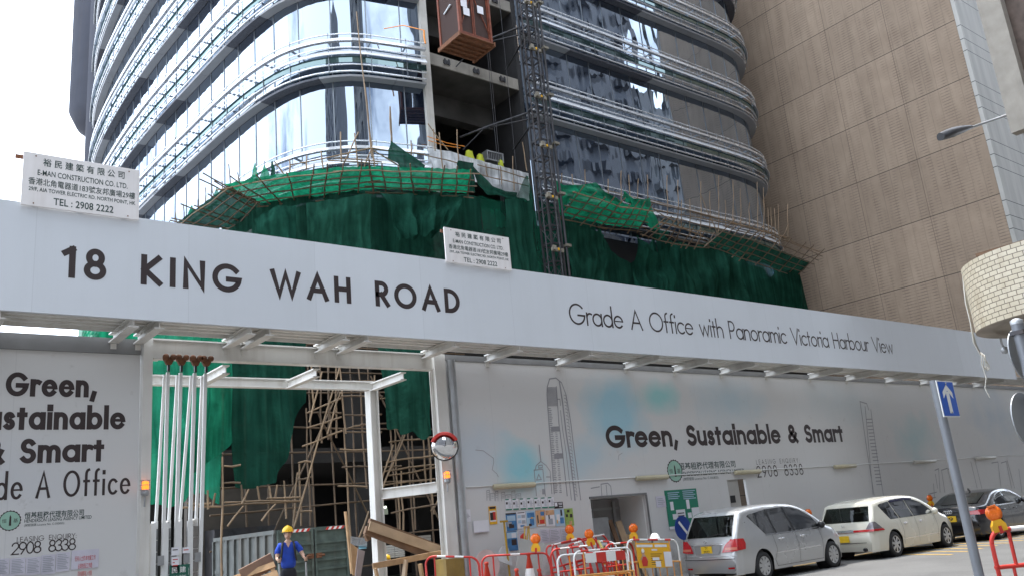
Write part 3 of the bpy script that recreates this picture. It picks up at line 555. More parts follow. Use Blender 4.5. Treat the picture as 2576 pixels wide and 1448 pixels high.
# right panel with two openings
hr = thing('site_hoarding', 'long pale printed hoarding wall right of the gate, with a tower sketch and doors', 'hoarding', (28, HY, .13))
holes = [(15.0, 16.95, .13, 2.18), (20.36, 21.22, .9, 2.42)]
m = M(); xs = [10.95, 15.0, 16.95, 20.36, 21.22, 47]
for i in range(5):
    h = [q for q in holes if abs(q[0] - xs[i]) < .01]
    if h:
        if h[0][2] > .2: m.box(xs[i], HY, .13, xs[i + 1], HY + .09, h[0][2])
        m.box(xs[i], HY, h[0][3], xs[i + 1], HY + .09, 5.46)
    else: m.box(xs[i], HY, .13, xs[i + 1], HY + .09, 5.46)
m.obj('panel', K['print'], hr)
m = M(); m.box(10.8, HY - .02, 5.463, 47, HY + .12, 5.60); m.obj('top_channel', K['grey_strip'], hr)
lay('lettering', hr, [('Green, Sustainable & Smart', 15.78, 26.78, 3.40, .58, .215, Yt, .42, 1.12, .06)], K['ink'])
lay('lettering', hr, [('LEASING ENQUIRY:', 21.85, 24.05, onY(1965, 1168, Yt).z + .05, .14, .09, Yt), ('2908 8338', 21.8, 24.15, onY(1965, 1196, Yt).z, .34, .10, Yt)], K['ink'])
a = onY(1697, 1183, Yt); logo(hr, a.x, a.z, .30, Yt)
m = M(); font_text(m, '恒基租務代理有限公司', 18.4, 20.85, onY(1790, 1177, Yt).z, .20, Yt - .001, .012); font_text(m, 'HENDERSON LEASING AGENCY LIMITED', 18.42, 21.22, onY(1800, 1191.5, Yt).z, .12, Yt - .001, .01); font_text(m, '(牌照號碼 Licence No. C-050835)', 18.5, 20.0, onY(1770, 1206, Yt).z, .10, Yt - .001); m.obj('lettering', K['ink2'], hr)
# line sketch of generic towers and clouds printed on the wall
m = M()
def Z4(x, y): return (1163.1 + .2605 * x, 880.2 + .2605 * y)               # survey frame of the sketch
yk = [0.0]
def sk(pts, t=.022, f=Z4):
    yk[0] = (yk[0] + .0004) % .006
    q = [onY(*f(a, b), Yt) for a, b in pts]; ribbon(m, [(p.x, p.z) for p in q], t, lambda p, yo: (p.x, Yt - yo, p.y), .0006 + yk[0])
sk([(885, 1380), (860, 1030), (838, 760), (815, 430), (818, 350), (840, 275), (900, 266), (955, 310), (970, 350), (1000, 430), (1045, 700), (1075, 950), (1110, 1200), (1140, 1440)], .03)
sk([(905, 350), (930, 700), (965, 980), (1010, 1400)], .03); sk([(935, 300), (965, 500), (1000, 800), (1040, 1050), (1085, 1440)], .045)
sk([(920, 470), (940, 470), (945, 530)]); sk([(945, 580), (965, 760), (1000, 985)]); sk([(1000, 985), (1050, 1440)])
for q in range(26): y = 356 + q * 7.2; sk([(820, y), (905 + q * .3, y - 2)], .012)
for y in (745, 760, 775, 1005, 1022, 1036): sk([(862 + (y > 900) * 30, y), (930 + (y > 900) * 30, y - 4)], .05)
for q in range(46):
    y = 560 + q * 18
    if y > 1430: break
    x = 822 + (y - 430) * .075; sk([(x, y), (x + 16 + (q * 7 % 12), y)], .02)
    if y > 780: sk([(x + 42 + (q * 5 % 9), y), (x + 62, y + (q % 3))], .018)
for q in range(30): y = 430 + q * 33; x = 978 + (y - 430) * .112; sk([(x, y), (x + 18, y + 4), (x + 20, y + 22)], .018)
sk([(738, 915), (755, 1070)], .03); sk([(755, 1070), (710, 1110), (700, 1150), (690, 1155), (712, 1400)]); sk([(755, 1070), (808, 1110), (845, 1165), (862, 1380)]); sk([(690, 1155), (775, 1145), (800, 1400)]); sk([(715, 1250), (735, 1195), (760, 1245), (715, 1250)]); sk([(810, 1220), (845, 1220)]); sk([(735, 1110), (770, 1105), (770, 1130), (735, 1135), (735, 1110)])
for q in range(5): sk([(770 + q * 6, 1340), (772 + q * 6, 1385)], .018)
sk([(125, 960), (200, 968), (250, 1005), (298, 1040), (300, 1080), (285, 1150), (330, 1190), (345, 1220)], .014); sk([(1540, 990), (1508, 1010), (1502, 1055)], .014)
for x, y, w_, h in ((232, 1352, 26, 95), (268, 1380, 40, 70), (318, 1362, 22, 90), (372, 1372, 34, 80), (415, 1395, 50, 60), (475, 1358, 30, 90), (515, 1385, 45, 66)):
    sk([(x + w_ * .1, y + h), (x, y), (x + w_, y - 4), (x + w_ * 1.1, y + h)], .013)
    for q in range(3): sk([(x + w_ * .3, y + h * (.2 + q * .22)), (x + w_ * .75, y + h * (.19 + q * .22))], .010)
sk([(1240, 1330), (1320, 1315)]); sk([(1335, 1290), (1400, 1280), (1430, 1310), (1440, 1410)]); sk([(1335, 1290), (1345, 1415)]); sk([(1385, 1300), (1395, 1415)])
Z6 = lambda x, y: (2011.8 + .2618 * x, 1068.8 + .2618 * y)
for pts in ([(575, -230), (640, 230), (710, 668)], [(625, -180), (700, 660)], [(680, -150), (740, 300), (800, 665)], [(575, -230), (640, -210), (660, -150)], [(1295, 430), (1330, 415), (1345, 640)], [(1355, 430), (1415, 410), (1470, 630)], [(1360, 440), (1390, 640)], [(1425, 420), (1450, 405), (1500, 610)], [(1300, 470), (1320, 600)], [(1640, 350), (1700, 600)], [(1680, 340), (1745, 600)], [(1840, 360), (1900, 350), (1930, 600)], [(1930, 360), (1980, 345), (2030, 600)], [(1990, 340), (2060, 600)], [(2100, 420), (2130, 640)], [(1280, 560), (1290, 680)], [(1235, 660), (1310, 640)], [(1245, 700), (1300, 690)]): sk(pts, .035, Z6)
for q in range(20): sk([(640 + q * 5, -60 + q * 33), (690 + q * 5, -62 + q * 33)], .03, Z6)
m.obj('sketch', K['ink_thin'], hr)
# sunk doorway and window behind the openings
K['grey_door'] = mat('grey_door', (.27, .27, .27), .5, .2, var=.12, streak=.3)
m = M(); m.box(14.97, HY + .091, .13, 15.02, HY + 1.0, 2.2); m.box(16.93, HY + .091, .13, 16.99, HY + 1.0, 2.2); m.box(14.97, HY + .091, 2.181, 16.99, HY + 1.0, 2.24); m.obj('door_recess', K['white'], hr)
m = M(); m.box(15.03, HY + .96, .13, 16.92, HY + 1.0, 2.17); dr = m.obj('door', K['grey_door'], hr)
m = M(); m.box(15.9, HY + .93, .13, 15.93, HY + .958, 2.16); m.box(15.62, HY + .93, 1.9, 16.9, HY + .956, 1.96); m.box(16.62, HY + .9, .13, 16.72, HY + .957, 2.1); m.obj('door_frame', K['galv'], dr)
m = M(); m.box(20.36, HY + .06, .9, 20.92, HY + .088, 2.42); w_ = m.obj('hatch_door', mat('hatch_grey', (.40, .385, .36), .5, var=.1, streak=.3), hr)
m = M(); m.box(20.93, HY + .35, .9, 21.22, HY + .4, 2.42); m.obj('hatch_opening', K['black'], w_)
m = M(); m.box(20.47, HY + .045, 1.78, 20.68, HY + .058, 1.98); m.obj('sticker', K['black'], w_)
m = M(); m.box(14.96, HY - .03, 2.185, 16.99, HY - .002, 2.235); m.box(16.955, HY - .03, .13, 17.0, HY - .002, 2.183); m.obj('door_lintel', K['grey_strip'], hr)

# fascia + canopy
can = thing('hoarding_fascia', 'long white fascia board with brown lettering carried on white canopy beams over the pavement', 'signboard', (15, 14.65, 5.6))
FY = 14.65
m = M(); m.box(-8, FY, 5.58, 38.2, FY + .07, 7.365); fp = m.obj('fascia_panel', K['fascia'], can)
m = M(); stroke_text(m, '18 KING WAH ROAD', 2.79, 10.56, 6.185, .535, .185, FY - .001, .55); m.obj('lettering', K['ink'], fp)
m = M(); stroke_text(m, 'Grade A Office with Panoramic Victoria Harbour View', 13.72, 28.66, 6.185, .53, .088, FY - .001, .40); m.obj('lettering', K['ink'], fp)
us = [-60, 3, 340, 405, 636, 683, 874, 930, 1150, 1312, 1492, 1664, 1787, 1904, 2017, 2125, 2217, 2314, 2400, 2470, 2530]
for u in us:
    x = onY(u, 779.8 + .0674 * u, FY).x
    m = M(); m.ibeam((x, FY + .075, 5.55), (x, HY - .032, 5.55), .17, .17); m.obj('beam', K['steel_white'], can)
    m = M(); m.box(x - .05, HY - .031, 5.36, x + .05, HY - .003 if x < 4.4 or x > 10.9 else HY - .003, 5.46); m.obj('bracket', K['steel_white'], can)
m = M(); m.box(-8, FY + .08, 5.68, 46, FY + 1.0, 5.70)
for y in (.14, .36, .58, .80): m.box(-8, FY + y, 5.645, 46, FY + y + .11, 5.679)
m.obj('roof_deck', K['steel_white'], can)
m = M(); m.box(-8, FY + 1.005, 5.60, 46, FY + 1.045, 5.70); m.obj('purlin', K['steel_white'], can)

# ------------------------------------------------------------------ gate portal and folded gate leaves
gate = thing('gate_portal', 'white steel gate frame with a deep lintel and inner beam across the site entrance', 'gate frame', (7.5, 16.2, .13))
def part(name, mt, par, fn, **k): m = M(); fn(m); return m.obj(name, mt, par, **k)
part('post', K['steel_white'], gate, lambda m: (m.box(4.42, 15.88, .13, 4.58, 16.2, 5.58), m.box(4.60, 15.88, 5.2, 4.72, 16.1, 5.21)))
part('post', K['steel_white'], gate, lambda m: (m.box(10.62, 15.86, .13, 10.9, 15.88, 5.58), m.box(10.62, 16.1, .13, 10.9, 16.12, 5.58), m.box(10.70, 15.881, .13, 10.82, 16.099, 5.58)))
part('lintel', K['steel_white'], gate, lambda m: m.ibeam((4.585, 16.0, 5.40), (10.615, 16.0, 5.40), .2, .36))
part('inner_beam', K['steel_white'], gate, lambda m: m.ibeam((4.6, 17.6, 5.14), (10.12, 17.6, 5.14), .18, .20))
part('inner_post', K['steel_white'], gate, lambda m: m.ibeam((9.97, 17.6, .2), (9.97, 17.6, 5.035), .24, .22, (1, 0, 0)))
for x in (6.0, 7.88, 9.95): part('cross_beam', K['steel_white'], gate, lambda m: m.ibeam((x, 16.12, 5.10), (x, 17.48, 5.10), .14, .18))
part('side_beam', K['steel_white'], gate, lambda m: m.ibeam((10.08, 17.5, 2.68), (10.66, 16.14, 2.68), .16, .23))
part('base_block', mat('yellow_block', (.30, .20, .05), .7, var=.3, streak=.4), gate, lambda m: m.box(10.5, 15.78, .13, 10.96, 16.18, 1.18))
dp = part('downpipe', K['galv'], gate, lambda m: m.tube([(11.05, 15.85, .14), (11.05, 15.85, 5.45)], .095, 14))
gx = [(420, 894), (452, 895), (487, 897), (514, 899)]
feet = [(383, 400, 414), (416, 425, 445), (445, 457, 478), (486, 496, 506)]
lab = ['leftmost folded white gate leaf with a dark slatted panel', 'second folded white gate leaf from the left, carrying half of a green nameplate', 'third folded white gate leaf from the left, carrying notices', 'rightmost folded white gate leaf with hinges, next to the site entrance']
for k, (u, v) in enumerate(gx):
    top = onY(u, v, 16.0)
    lf = thing('gate_leaf', lab[k], 'gate leaf', (top.x, 16.2, .2), 0, 'folded gate leaves')
    x0 = onY(feet[k][0], 1400, 16.35).x; x1 = onY(feet[k][2], 1400, 16.0).x
    part('hanger_pole', K['white'], lf, lambda m: m.bar((top.x + .02, 16.0, 4.98), (x1 - .05, 16.0, .25), .058, .05, (0, 1, 0)))
    part('brace_pole', K['white'], lf, lambda m: m.bar((top.x - .02, 16.06, 4.95), (x0 + .08, 16.45, 2.35), .046, .04, (0, 1, 0)))
    part('leaf_frame', K['white'], lf, lambda m: (m.bar((x0 + .05, 16.42, .25), (x0 + .05, 16.42, 2.38), .10, .06, (0, 1, 0)), m.bar((x1 - .2, 16.0, .25), (x1 - .2, 16.0, 2.33), .09, .06, (0, 1, 0)), m.bar((x0 + .06, 16.41, 2.34), (x1 - .2, 16.03, 2.30), .05, .06)))
    part('slat_panel', K['grey_strip'], lf, lambda m: [m.bar((x0 + .09, 16.38, .35 + q * .2), (x1 - .24, 16.04, .35 + q * .2), .02, .185) for q in range(10)])
    part('hinge', K['galv'], lf, lambda m: (m.box(x1 - .13, 15.93, 1.62, x1 - .03, 15.965, 1.78), m.box(x1 - .13, 15.93, .72, x1 - .03, 15.965, .88)))
    S_ = .68; wheel = [(0, -.03), (.075 * S_, -.03), (.085 * S_, 0), (.075 * S_, .03), (0, .03)]
    tr = part('trolley', K['rust'], lf, lambda m: m.prism([(top.x - .11, 15.86, 5.235), (top.x + .11, 15.86, 5.235), (top.x + .04, 15.86, 5.10), (top.x - .04, 15.86, 5.10)], (0, .07, 0)))
    for sx_ in (-.065, .065): part('wheel', K['rust'], tr, lambda m: m.lathe(wheel, (top.x + sx_, 15.845, 5.235), (0, 1, 0), 14))
    part('hook', K['dark_steel'], tr, lambda m: m.box(top.x - .02, 15.88, 4.98, top.x + .02, 15.93, 5.10))
K['green_plate'] = mat('green_enamel', (.012, .11, .075), .4)
a, b = onY(428, 1364, 15.9), onY(478, 1364, 15.9)
pl = thing('nameplate', 'green nameplate with white characters hanging across the folded gate leaves', 'sign', (a.x, 15.9, a.z))
part('plate', K['green_plate'], pl, lambda m: m.box(a.x, 15.9, 1.34, b.x, 15.92, 1.60))
def txt(name, par, rows, Y, mt):
    m = M()
    for r_ in rows: font_text(m, r_[0], r_[1], r_[2], r_[3], r_[4], Y, r_[5] if len(r_) > 5 else .01)
    return m.obj(name, mt, par)
txt('lettering', pl, [('民 建', a.x + .03, a.x + .27, 1.47, .1), ('MAN CON', a.x + .03, a.x + .27, 1.38, .05), ('30號', a.x + .31, b.x - .02, 1.41, .14)], 15.897, K['tapewhite'])
for k, (u0, u1, v0, v1) in enumerate(((431, 450, 1374, 1396), (431, 450, 1398, 1440), (459, 477, 1374, 1390))):
    p, q = onY(u0, v1, 15.9), onY(u1, v0, 15.9); nt_ = thing('notice', ('white notice taped to the folded gate just under the green nameplate', 'long white notice with a red heading low on the folded gate', 'small white notice with red characters on the folded gate')[k], 'notice', (p.x, 15.9, p.z))
    part('sheet', K['paper'], nt_, lambda m: m.box(p.x, 15.9, p.z, q.x, 15.905, q.z))
    part('print', K['red'] if k else K['ink'], nt_, lambda m: [m.box(p.x + .02, 15.896, q.z - .05 - i * .05, q.x - .02 - (i % 2) * .05, 15.898, q.z - .035 - i * .05) for i in range(max(1, int((q.z - p.z) / .055) - 1))])
m = M(); m.tube([(4.6, 15.84, .98), (4.85, 15.82, .9), (5.05, 15.82, .88), (5.3, 15.82, .94), (5.55, 15.84, .99)], .014, 6); tag(m.obj('chain', K['dark_steel']), 'dark chain slung across the folded gate leaves', 'chain')

# ------------------------------------------------------------------ the two company boards on top of the fascia
K['board'] = mat('board_white', (.80, .77, .76), .5, var=.05, streak=.22, dirt=(.30, .20, .12))
def company(c0, c1, label):
    Y = FY - .06; p, q = onY(*c0, Y), onY(*c1, Y); x0, x1, z0, z1 = p.x, q.x, 7.30, p.z
    b = thing('company_board', label, 'signboard', ((x0 + x1) / 2, Y, z0), 0, 'contractor boards on the fascia')
    part('board', K['board'], b, lambda m: m.box(x0, Y, z0, x1, Y + .03, z1), bevel=.004)
    W, H = x1 - x0, z1 - z0; g = lambda t: x0 + W * t; h = lambda t: z0 + H * t
    txt('lettering', b, [('裕 民 建 築 有 限 公 司', g(.16), g(.86), h(.77), H * .15, .012), ('E-MAN CONSTRUCTION CO. LTD.', g(.12), g(.89), h(.585), H * .105, .010), ('香港北角電器道183號友邦廣場29樓', g(.05), g(.96), h(.395), H * .135, .006), ('29/F, AIA TOWER ELECTRIC RD. NORTH POINT, HK', g(.055), g(.965), h(.27), H * .085, .012), ('TEL : 2908 2222', g(.26), g(.77), h(.065), H * .135, .012)], Y - .003, K['ink2'])
    for i in (.1, .9): part('bolt', K['rust'], b, lambda m: (m.disc((g(i), Y - .003, h(.94)), .012, (0, 1, 0), 8), m.disc((g(i), Y - .003, h(.05)), .012, (0, 1, 0), 8)))
    for i in (.12, .5, .88): part('frame_post', K['rust'], b, lambda m: m.box(g(i) - .03, Y + .031, 7.0 if i < 0 else 7.37, g(i) + .03, Y + .09, z1 - .02))
    for i in (.04, .93): part('frame_rail', K['rust'], b, lambda m: m.box(x0 - (.1 if c0[0] < 500 else .02), Y + .091, h(i) - .03, x1 + .02, Y + .13, h(i) + .03))
company((60, 380), (352, 430), 'larger white contractor board above the number 18 at the left')
company((1116, 571), (1279, 595), 'smaller white contractor board standing on the fascia before the green netting')
# ------------------------------------------------------------------ netting and bamboo
rnd = random.Random(11)
def drape(m, top, bot, nu=48, nv=22, amp=.16, freq=1.0, seed=1, sag=0, knots=(), edge=.0, n=None):
    """cloth hung between two polylines, with folds that deepen downwards and gathers at tied knots (u, v)"""
    rs = random.Random(seed); ph = [rs.uniform(0, 6.28) for _ in range(8)]
    def poly(pts, t):
        pts = [V3(p) for p in pts]; L = [0]
        for a, b in zip(pts, pts[1:]): L.append(L[-1] + (b - a).length)
        d = t * L[-1]
        for i in range(len(pts) - 1):
            if L[i + 1] >= d - 1e-9: return pts[i].lerp(pts[i + 1], (d - L[i]) / max(1e-9, L[i + 1] - L[i])), L[-1]
        return pts[-1], L[-1]
    rows = []
    for j in range(nv + 1):
        v = j / nv; row = []
        for i in range(nu + 1):
            u = i / nu; a, La = poly(top, u); b, Lb = poly(bot, u); p = a.lerp(b, v)
            a2, _ = poly(top, min(1, u + .02)); a1, _ = poly(top, max(0, u - .02)); t = (a2 - a1); h = t.cross(a - b)
            nn = n if n else (h.normalized() if h.length > 1e-6 else V3((0, -1, 0)))
            s = u * La * freq; ww = s + .35 * math.sin(s * .7 + v * 2 + ph[5])
            tri = lambda q: math.asin(math.sin(q) * .985) * .637; f = tri(ww * 3.1 + ph[0] + v * .8) * .50 + tri(ww * 6.3 + ph[1] - v * 1.1) * .34 + tri(ww * 12 + ph[2] + v * 2.5) * .14 + abs(math.sin(ww * 1.7 + ph[3])) * .55 - .35
            f *= amp * (.35 + .9 * v) ; f += amp * .35 * math.sin(v * 7 + ph[4] + ww * .9) * math.sin(v * 3.1)
            for ku, kv, kr in knots:
                du, dv = (u - ku) * La, (v - kv) * (a - b).length; d = math.hypot(du, dv)
                g = math.exp(-(d / kr) ** 2); an = math.atan2(dv, du)
                f += -.30 * g + .10 * math.exp(-(d / (kr * 1.8)) ** 2) * math.sin(an * 9 + ph[6]) * min(1, d / (.3 * kr))
                p = p + t.normalized() * (-du * .30 * g) + V3((0, 0, dv * .30 * g))
            p = p + nn * f + V3((0, 0, -sag * math.sin(u * math.pi) * (1 - v) + edge * v ** 6 * (math.sin(s * 4 + ph[2]) + .6 * math.sin(s * 9.3 + ph[1]))))
            row.append(p)
        rows.append(row)
    sm, m.smooth = m.smooth, True; m.grid(rows); m.smooth = sm; return m
def net(label, top, bot, mt, group='green nets on the scaffold', **k):
    m = M(); drape(m, top, bot, **k); return tag(m.obj('safety_net', mt), label, 'netting', group)
Z = 8.6
def zs(pts, z): return [(p[0], p[1], z) for p in pts]
n0 = [(12.35, 37, 14.3), (12.0, 33, 14.3), (12.0, 29.2, 14.35), (12.5, 28.3, 14.3)]
net('dark green net hanging below the side fan at the left corner', n0, zs(n0, Z), K['net'], nu=60, amp=.34, seed=3)
n1 = [(11.9, 29.7, 13.9), (11.95, 29.2, 13.9), (12.9, 28.0, 13.9), (14.4, 26.6, 14.0), (15.3, 25.95, 14.05)]
net('creased dark green net under the left front fan, gathered in tied folds', [(p[0], p[1], p[2] + .45) for p in n1], zs(n1, Z), K['net'], nu=90, amp=.36, freq=1.25, seed=5, knots=((.18, .32, .6), (.55, .45, .5)))
n2 = [(15.3, 25.95, 14.05), (16.8, 25.3, 14.05), (18.6, 24.9, 14.1), (19.3, 24.9, 14.1)]
net('dark green net with star shaped tied creases left of the smaller board', n2, zs(n2, Z), K['net_dark'], nu=96, nv=40, amp=.26, seed=8, knots=((.62, .48, .9), (.25, .85, .8)))
n3 = [(19.3, 24.95, 14.2), (20.6, 25.1, 14.2), (22.6, 25.2, 14.1)]
net('thin see-through green net hanging behind the smaller board', n3, zs(n3, Z), K['net_pale'], nu=44, amp=.13, seed=9)
n4 = [(22.6, 25.2, 14.6), (24.2, 25.25, 14.6), (25.9, 25.3, 14.5)]
net('dark green net immediately right of the steel hoist mast', n4, zs(n4, Z), K['net_dark'], nu=50, amp=.26, seed=12)
n5 = [(25.7, 25.1, 14.2), (26.5, 25.15, 12.9), (27.5, 25.1, 12.4), (28.6, 25.15, 13.0), (29.6, 25.2, 14.2)]
net('dark green net with a sagging scooped top edge', n5, zs(n5, Z), K['net_dark'], nu=54, amp=.34, seed=14, n=V3((0, -1, 0)))
n6 = [(29.4, 25.1, 14.4), (31, 25.1, 14.1), (32.6, 25.1, 14.2), (33.8, 25.1, 14.4)]
net('dark green net with slanting folds right of the scooped net', n6, zs(n6, Z), K['net_dark'], nu=44, amp=.34, seed=17, sag=.35)
n7 = [(33.7, 25.1, 14.5), (37, 25.2, 14.3), (41.2, 25.3, 13.9)]
net('straight dark green net at the right end under the last fan', n7, zs(n7, Z), K['net_dark'], nu=84, amp=.24, seed=21)
n8 = [(41.2, 25.4, 13.9), (41.9, 27, 13.9), (42.2, 31, 13.9)]
net('dark green net turning the right corner beside the tan wall', n8, [(42.2, 25.6, Z), (42.8, 27, Z), (43, 31, Z)], K['net_dark'], nu=30, amp=.15, seed=22)
def flap(label, top, bot, mt, **k): net(label, [onY(u, v, y) for u, v, y in top], [onY(u, v, y) for u, v, y in bot], mt, 'loose pieces of green net', **k)
flap('darker net flap drawn up in a fan of creases below the front left fan', ((640, 548, 26.2), (700, 520, 25.9), (745, 512, 25.6)), ((655, 640, 26.0), (705, 650, 25.6), (735, 655, 25.3)), K['net_dark'], nu=40, amp=.42, seed=81, freq=1.6, edge=.1)
flap('paler net strip hanging straight down at the middle of the front net', ((770, 512, 25.4), (850, 500, 25.0), (935, 486, 24.7)), ((775, 660, 25.2), (850, 670, 24.8), (935, 690, 24.5)), K['net'], nu=60, amp=.34, seed=82, freq=1.3)
flap('dark net flap hanging diagonally toward the smaller board', ((955, 486, 24.6), (1030, 490, 24.5), (1165, 495, 24.3)), ((1010, 600, 24.4), (1080, 590, 24.3), (1120, 575, 24.2)), K['net_dark'], nu=50, amp=.40, seed=83, freq=1.5, edge=.06)
flap('green net strip hanging beside the left legs of the mast', ((1270, 500, 24.7), (1340, 505, 24.7)), ((1280, 700, 24.6), (1350, 700, 24.6)), K['net'], nu=30, amp=.3, seed=84, freq=1.8)
flap('dark net fold hanging in a swag right of the mast', ((1415, 556, 24.9), (1470, 570, 24.9), (1520, 590, 24.9)), ((1430, 700, 24.8), (1490, 720, 24.8), (1515, 730, 24.8)), K['net'], nu=40, amp=.36, seed=85, freq=1.5)
flap('heavy net swag looped between two poles below the bare fan', ((1600, 590, 24.9), (1650, 620, 24.8), (1690, 600, 24.9)), ((1590, 740, 24.8), (1650, 745, 24.7), (1700, 750, 24.8)), K['net_dark'], nu=40, amp=.5, seed=86, freq=1.6, sag=.3)
flap('green net with two long slanted folds right of the swag', ((1700, 605, 24.9), (1770, 615, 24.9), (1850, 625, 24.9)), ((1730, 760, 24.8), (1800, 765, 24.8), (1870, 770, 24.8)), K['net'], nu=50, amp=.38, seed=87, freq=1.3, sag=.2)
# nets seen through the gate
def gp(u, v, y): return tuple(onY(u, v, y))
def lower(label, top_u, bot, y, mt, **k):
    top = [(onY(u, 900, y).x, y, Z + .3) for u in top_u]; net(label, top, [gp(u, v, y) for u, v in bot], mt, **k)
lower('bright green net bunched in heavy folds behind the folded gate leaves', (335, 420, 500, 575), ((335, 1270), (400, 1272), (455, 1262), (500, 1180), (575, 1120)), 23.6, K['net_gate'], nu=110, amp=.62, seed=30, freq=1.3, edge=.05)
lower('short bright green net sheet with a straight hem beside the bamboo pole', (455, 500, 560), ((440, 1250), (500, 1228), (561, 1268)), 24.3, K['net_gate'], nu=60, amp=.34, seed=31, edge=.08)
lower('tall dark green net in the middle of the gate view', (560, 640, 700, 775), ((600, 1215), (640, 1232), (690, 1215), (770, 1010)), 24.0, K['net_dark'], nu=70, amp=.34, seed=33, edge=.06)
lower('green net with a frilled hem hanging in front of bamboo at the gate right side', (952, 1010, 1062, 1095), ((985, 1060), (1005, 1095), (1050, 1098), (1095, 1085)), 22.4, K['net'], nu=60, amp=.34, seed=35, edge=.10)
net('green net seen above the left hoarding channel', [(6.3, 30, 9.4), (8.2, 29, 9.4)], [(6.3, 30, 5.2), (8.2, 29, 5.2)], K['net_lit'], nu=30, amp=.3, seed=36)

# bamboo
def pole(m, p, q, r=.045, bow=0, nodes_=True):
    p, q = V3(p), V3(q); r *= .62; L = (q - p).length; k = max(2, int(L / .42)); s = (q - p).cross(V3((0, 0, 1)));
    s = s.normalized() if s.length > .01 else V3((1, 0, 0)); ph = rnd.uniform(0, 6)
    pts, rr = [], []
    for i in range(k + 1):
        t = i / k; c = p.lerp(q, t) + s * (.02 * math.sin(t * 9 + ph) + bow * math.sin(t * math.pi)) + V3((0, 0, .015 * math.sin(t * 7 + ph * 2)))
        rad = r * (1.1 - .25 * t); pts += [c, c + (q - p) / L * .02]; rr += [rad * 1.22, rad]
    m.tube(pts, rr, 6)
fan_net = {'g': K['net_lit'], 'd': K['net']}
def fan(label, inner, outer, nrib, nrail, cloth, over=.45, cov=(0, 1), seed=1, old=False):
    rs = random.Random(seed)
    f = thing('catch_fan', label, 'catch fan', (inner[0] + inner[-1]) / 2, 0, 'bamboo catch fans')
    def pt(pl, t):
        x = t * (len(pl) - 1); i = min(int(x), len(pl) - 2); return pl[i].lerp(pl[i + 1], x - i)
    if cloth:
        m = M(); m.smooth = True; rows = []
        for j in range(9):
            w_ = cov[0] + (cov[1] - cov[0]) * j / 8
            rows.append([pt(inner, i / 40).lerp(pt(outer, i / 40), w_) + V3((0, 0, .09 - .10 * math.sin(j / 8 * math.pi) * abs(math.sin(i * .55 + seed)) + .02 * math.sin(i * 1.9 + j))) for i in range(41)])
        m.grid(rows); m.obj('net', fan_net[cloth], f)
    for k in range(nrib + 1):
        t = min(1, max(0, k / nrib + rs.uniform(-.02, .02))); a, b = pt(inner, t), pt(outer, min(1, max(0, t + rs.uniform(-.03, .03)))); d = (b - a).normalized()
        m = M(); pole(m, a - d * rs.uniform(.05, .3), b + d * rs.uniform(.1, over * 1.5), .042); m.obj('rib', K['bamboo_old'], f)
    for k in range(nrail + 1):
        w_ = k / nrail
        for i in range(len(inner) - 1):
            a, b = inner[i].lerp(outer[i], w_), inner[i + 1].lerp(outer[i + 1], w_); d = (b - a).normalized(); o = V3((0, 0, -.07 + rs.uniform(-.02, .02)))
            m = M(); pole(m, a - d * rs.uniform(.05, .35) + o, b + d * rs.uniform(.05, .35) + o, .038); m.obj('rail', K['bamboo'] if k == nrail else K['bamboo_old'], f)
    return f
def zz(pts, z): return [onZ(u, v, z) for u, v in pts]
fan('bamboo catch fan with green net along the left side of the scaffold', [V3((12.2, 36, 13.9))] + zz([(537, 586), (600, 560), (645, 508)], 14.0), [V3((10.0, 36.5, 14.3))] + zz([(434.7, 572.8), (505, 522), (575, 471)], 14.3), 10, 4, 'd', .7, seed=2)
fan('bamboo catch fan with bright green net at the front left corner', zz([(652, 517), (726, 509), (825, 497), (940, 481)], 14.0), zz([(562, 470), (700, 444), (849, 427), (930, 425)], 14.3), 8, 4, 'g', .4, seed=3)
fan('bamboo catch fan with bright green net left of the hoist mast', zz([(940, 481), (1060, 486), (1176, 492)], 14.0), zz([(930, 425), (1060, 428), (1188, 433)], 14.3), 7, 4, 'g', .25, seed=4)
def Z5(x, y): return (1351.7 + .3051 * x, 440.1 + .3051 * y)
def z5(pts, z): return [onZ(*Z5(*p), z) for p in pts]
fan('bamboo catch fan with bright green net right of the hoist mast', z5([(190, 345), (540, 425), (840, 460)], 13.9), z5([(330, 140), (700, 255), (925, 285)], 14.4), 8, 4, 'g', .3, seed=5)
fan('bare bamboo catch fan stripped of its net', z5([(880, 490), (1130, 560), (1380, 590)], 13.6), z5([(1010, 380), (1200, 430), (1430, 520)], 14.0), 8, 3, None, .3, seed=6)
fan('bamboo catch fan at the right end with half of its net left', z5([(1400, 575), (1700, 680), (2150, 830)], 13.4), z5([(1610, 385), (1890, 462), (2330, 650)], 14.4), 11, 5, 'd', .25, (0, .55), seed=7)
sc = thing('bamboo_scaffold', 'bamboo scaffold of thin poles standing above the catch fans in front of the tower', 'scaffold', (24, 25.3, .2))
def sp(p, q, y=25.3, r=.036, f=Z5, mt='bamboo', par=None, nm='upright'):
    a, b = onY(*f(*p), y + rnd.uniform(-.05, .05)), onY(*f(*q), y + rnd.uniform(-.05, .05)); m = M(); pole(m, b, a, r); m.obj(nm, K[mt], par or sc)
for x, y0, y1 in ((165, -30, 60), (195, -10, 70), (290, 0, 90), (390, -40, 70), (580, 40, 200), (690, -30, 230), (755, 0, 180), (825, 35, 200), (905, 0, 230), (1065, 10, 330), (1155, 50, 420), (1185, 210, 430), (1255, 200, 490), (1345, 60, 520), (1420, 145, 450), (1490, 10, 520), (1550, 210, 440), (1610, 50, 420), (1670, 120, 440), (1745, 230, 430), (1810, 60, 470), (1865, 110, 520), (1900, 280, 490), (1925, 275, 520), (1955, 280, 540), (1985, 250, 590), (2060, 240, 540)):
    sp((x + rnd.uniform(-3, 3), y0), (x + rnd.uniform(0, 8), y1))
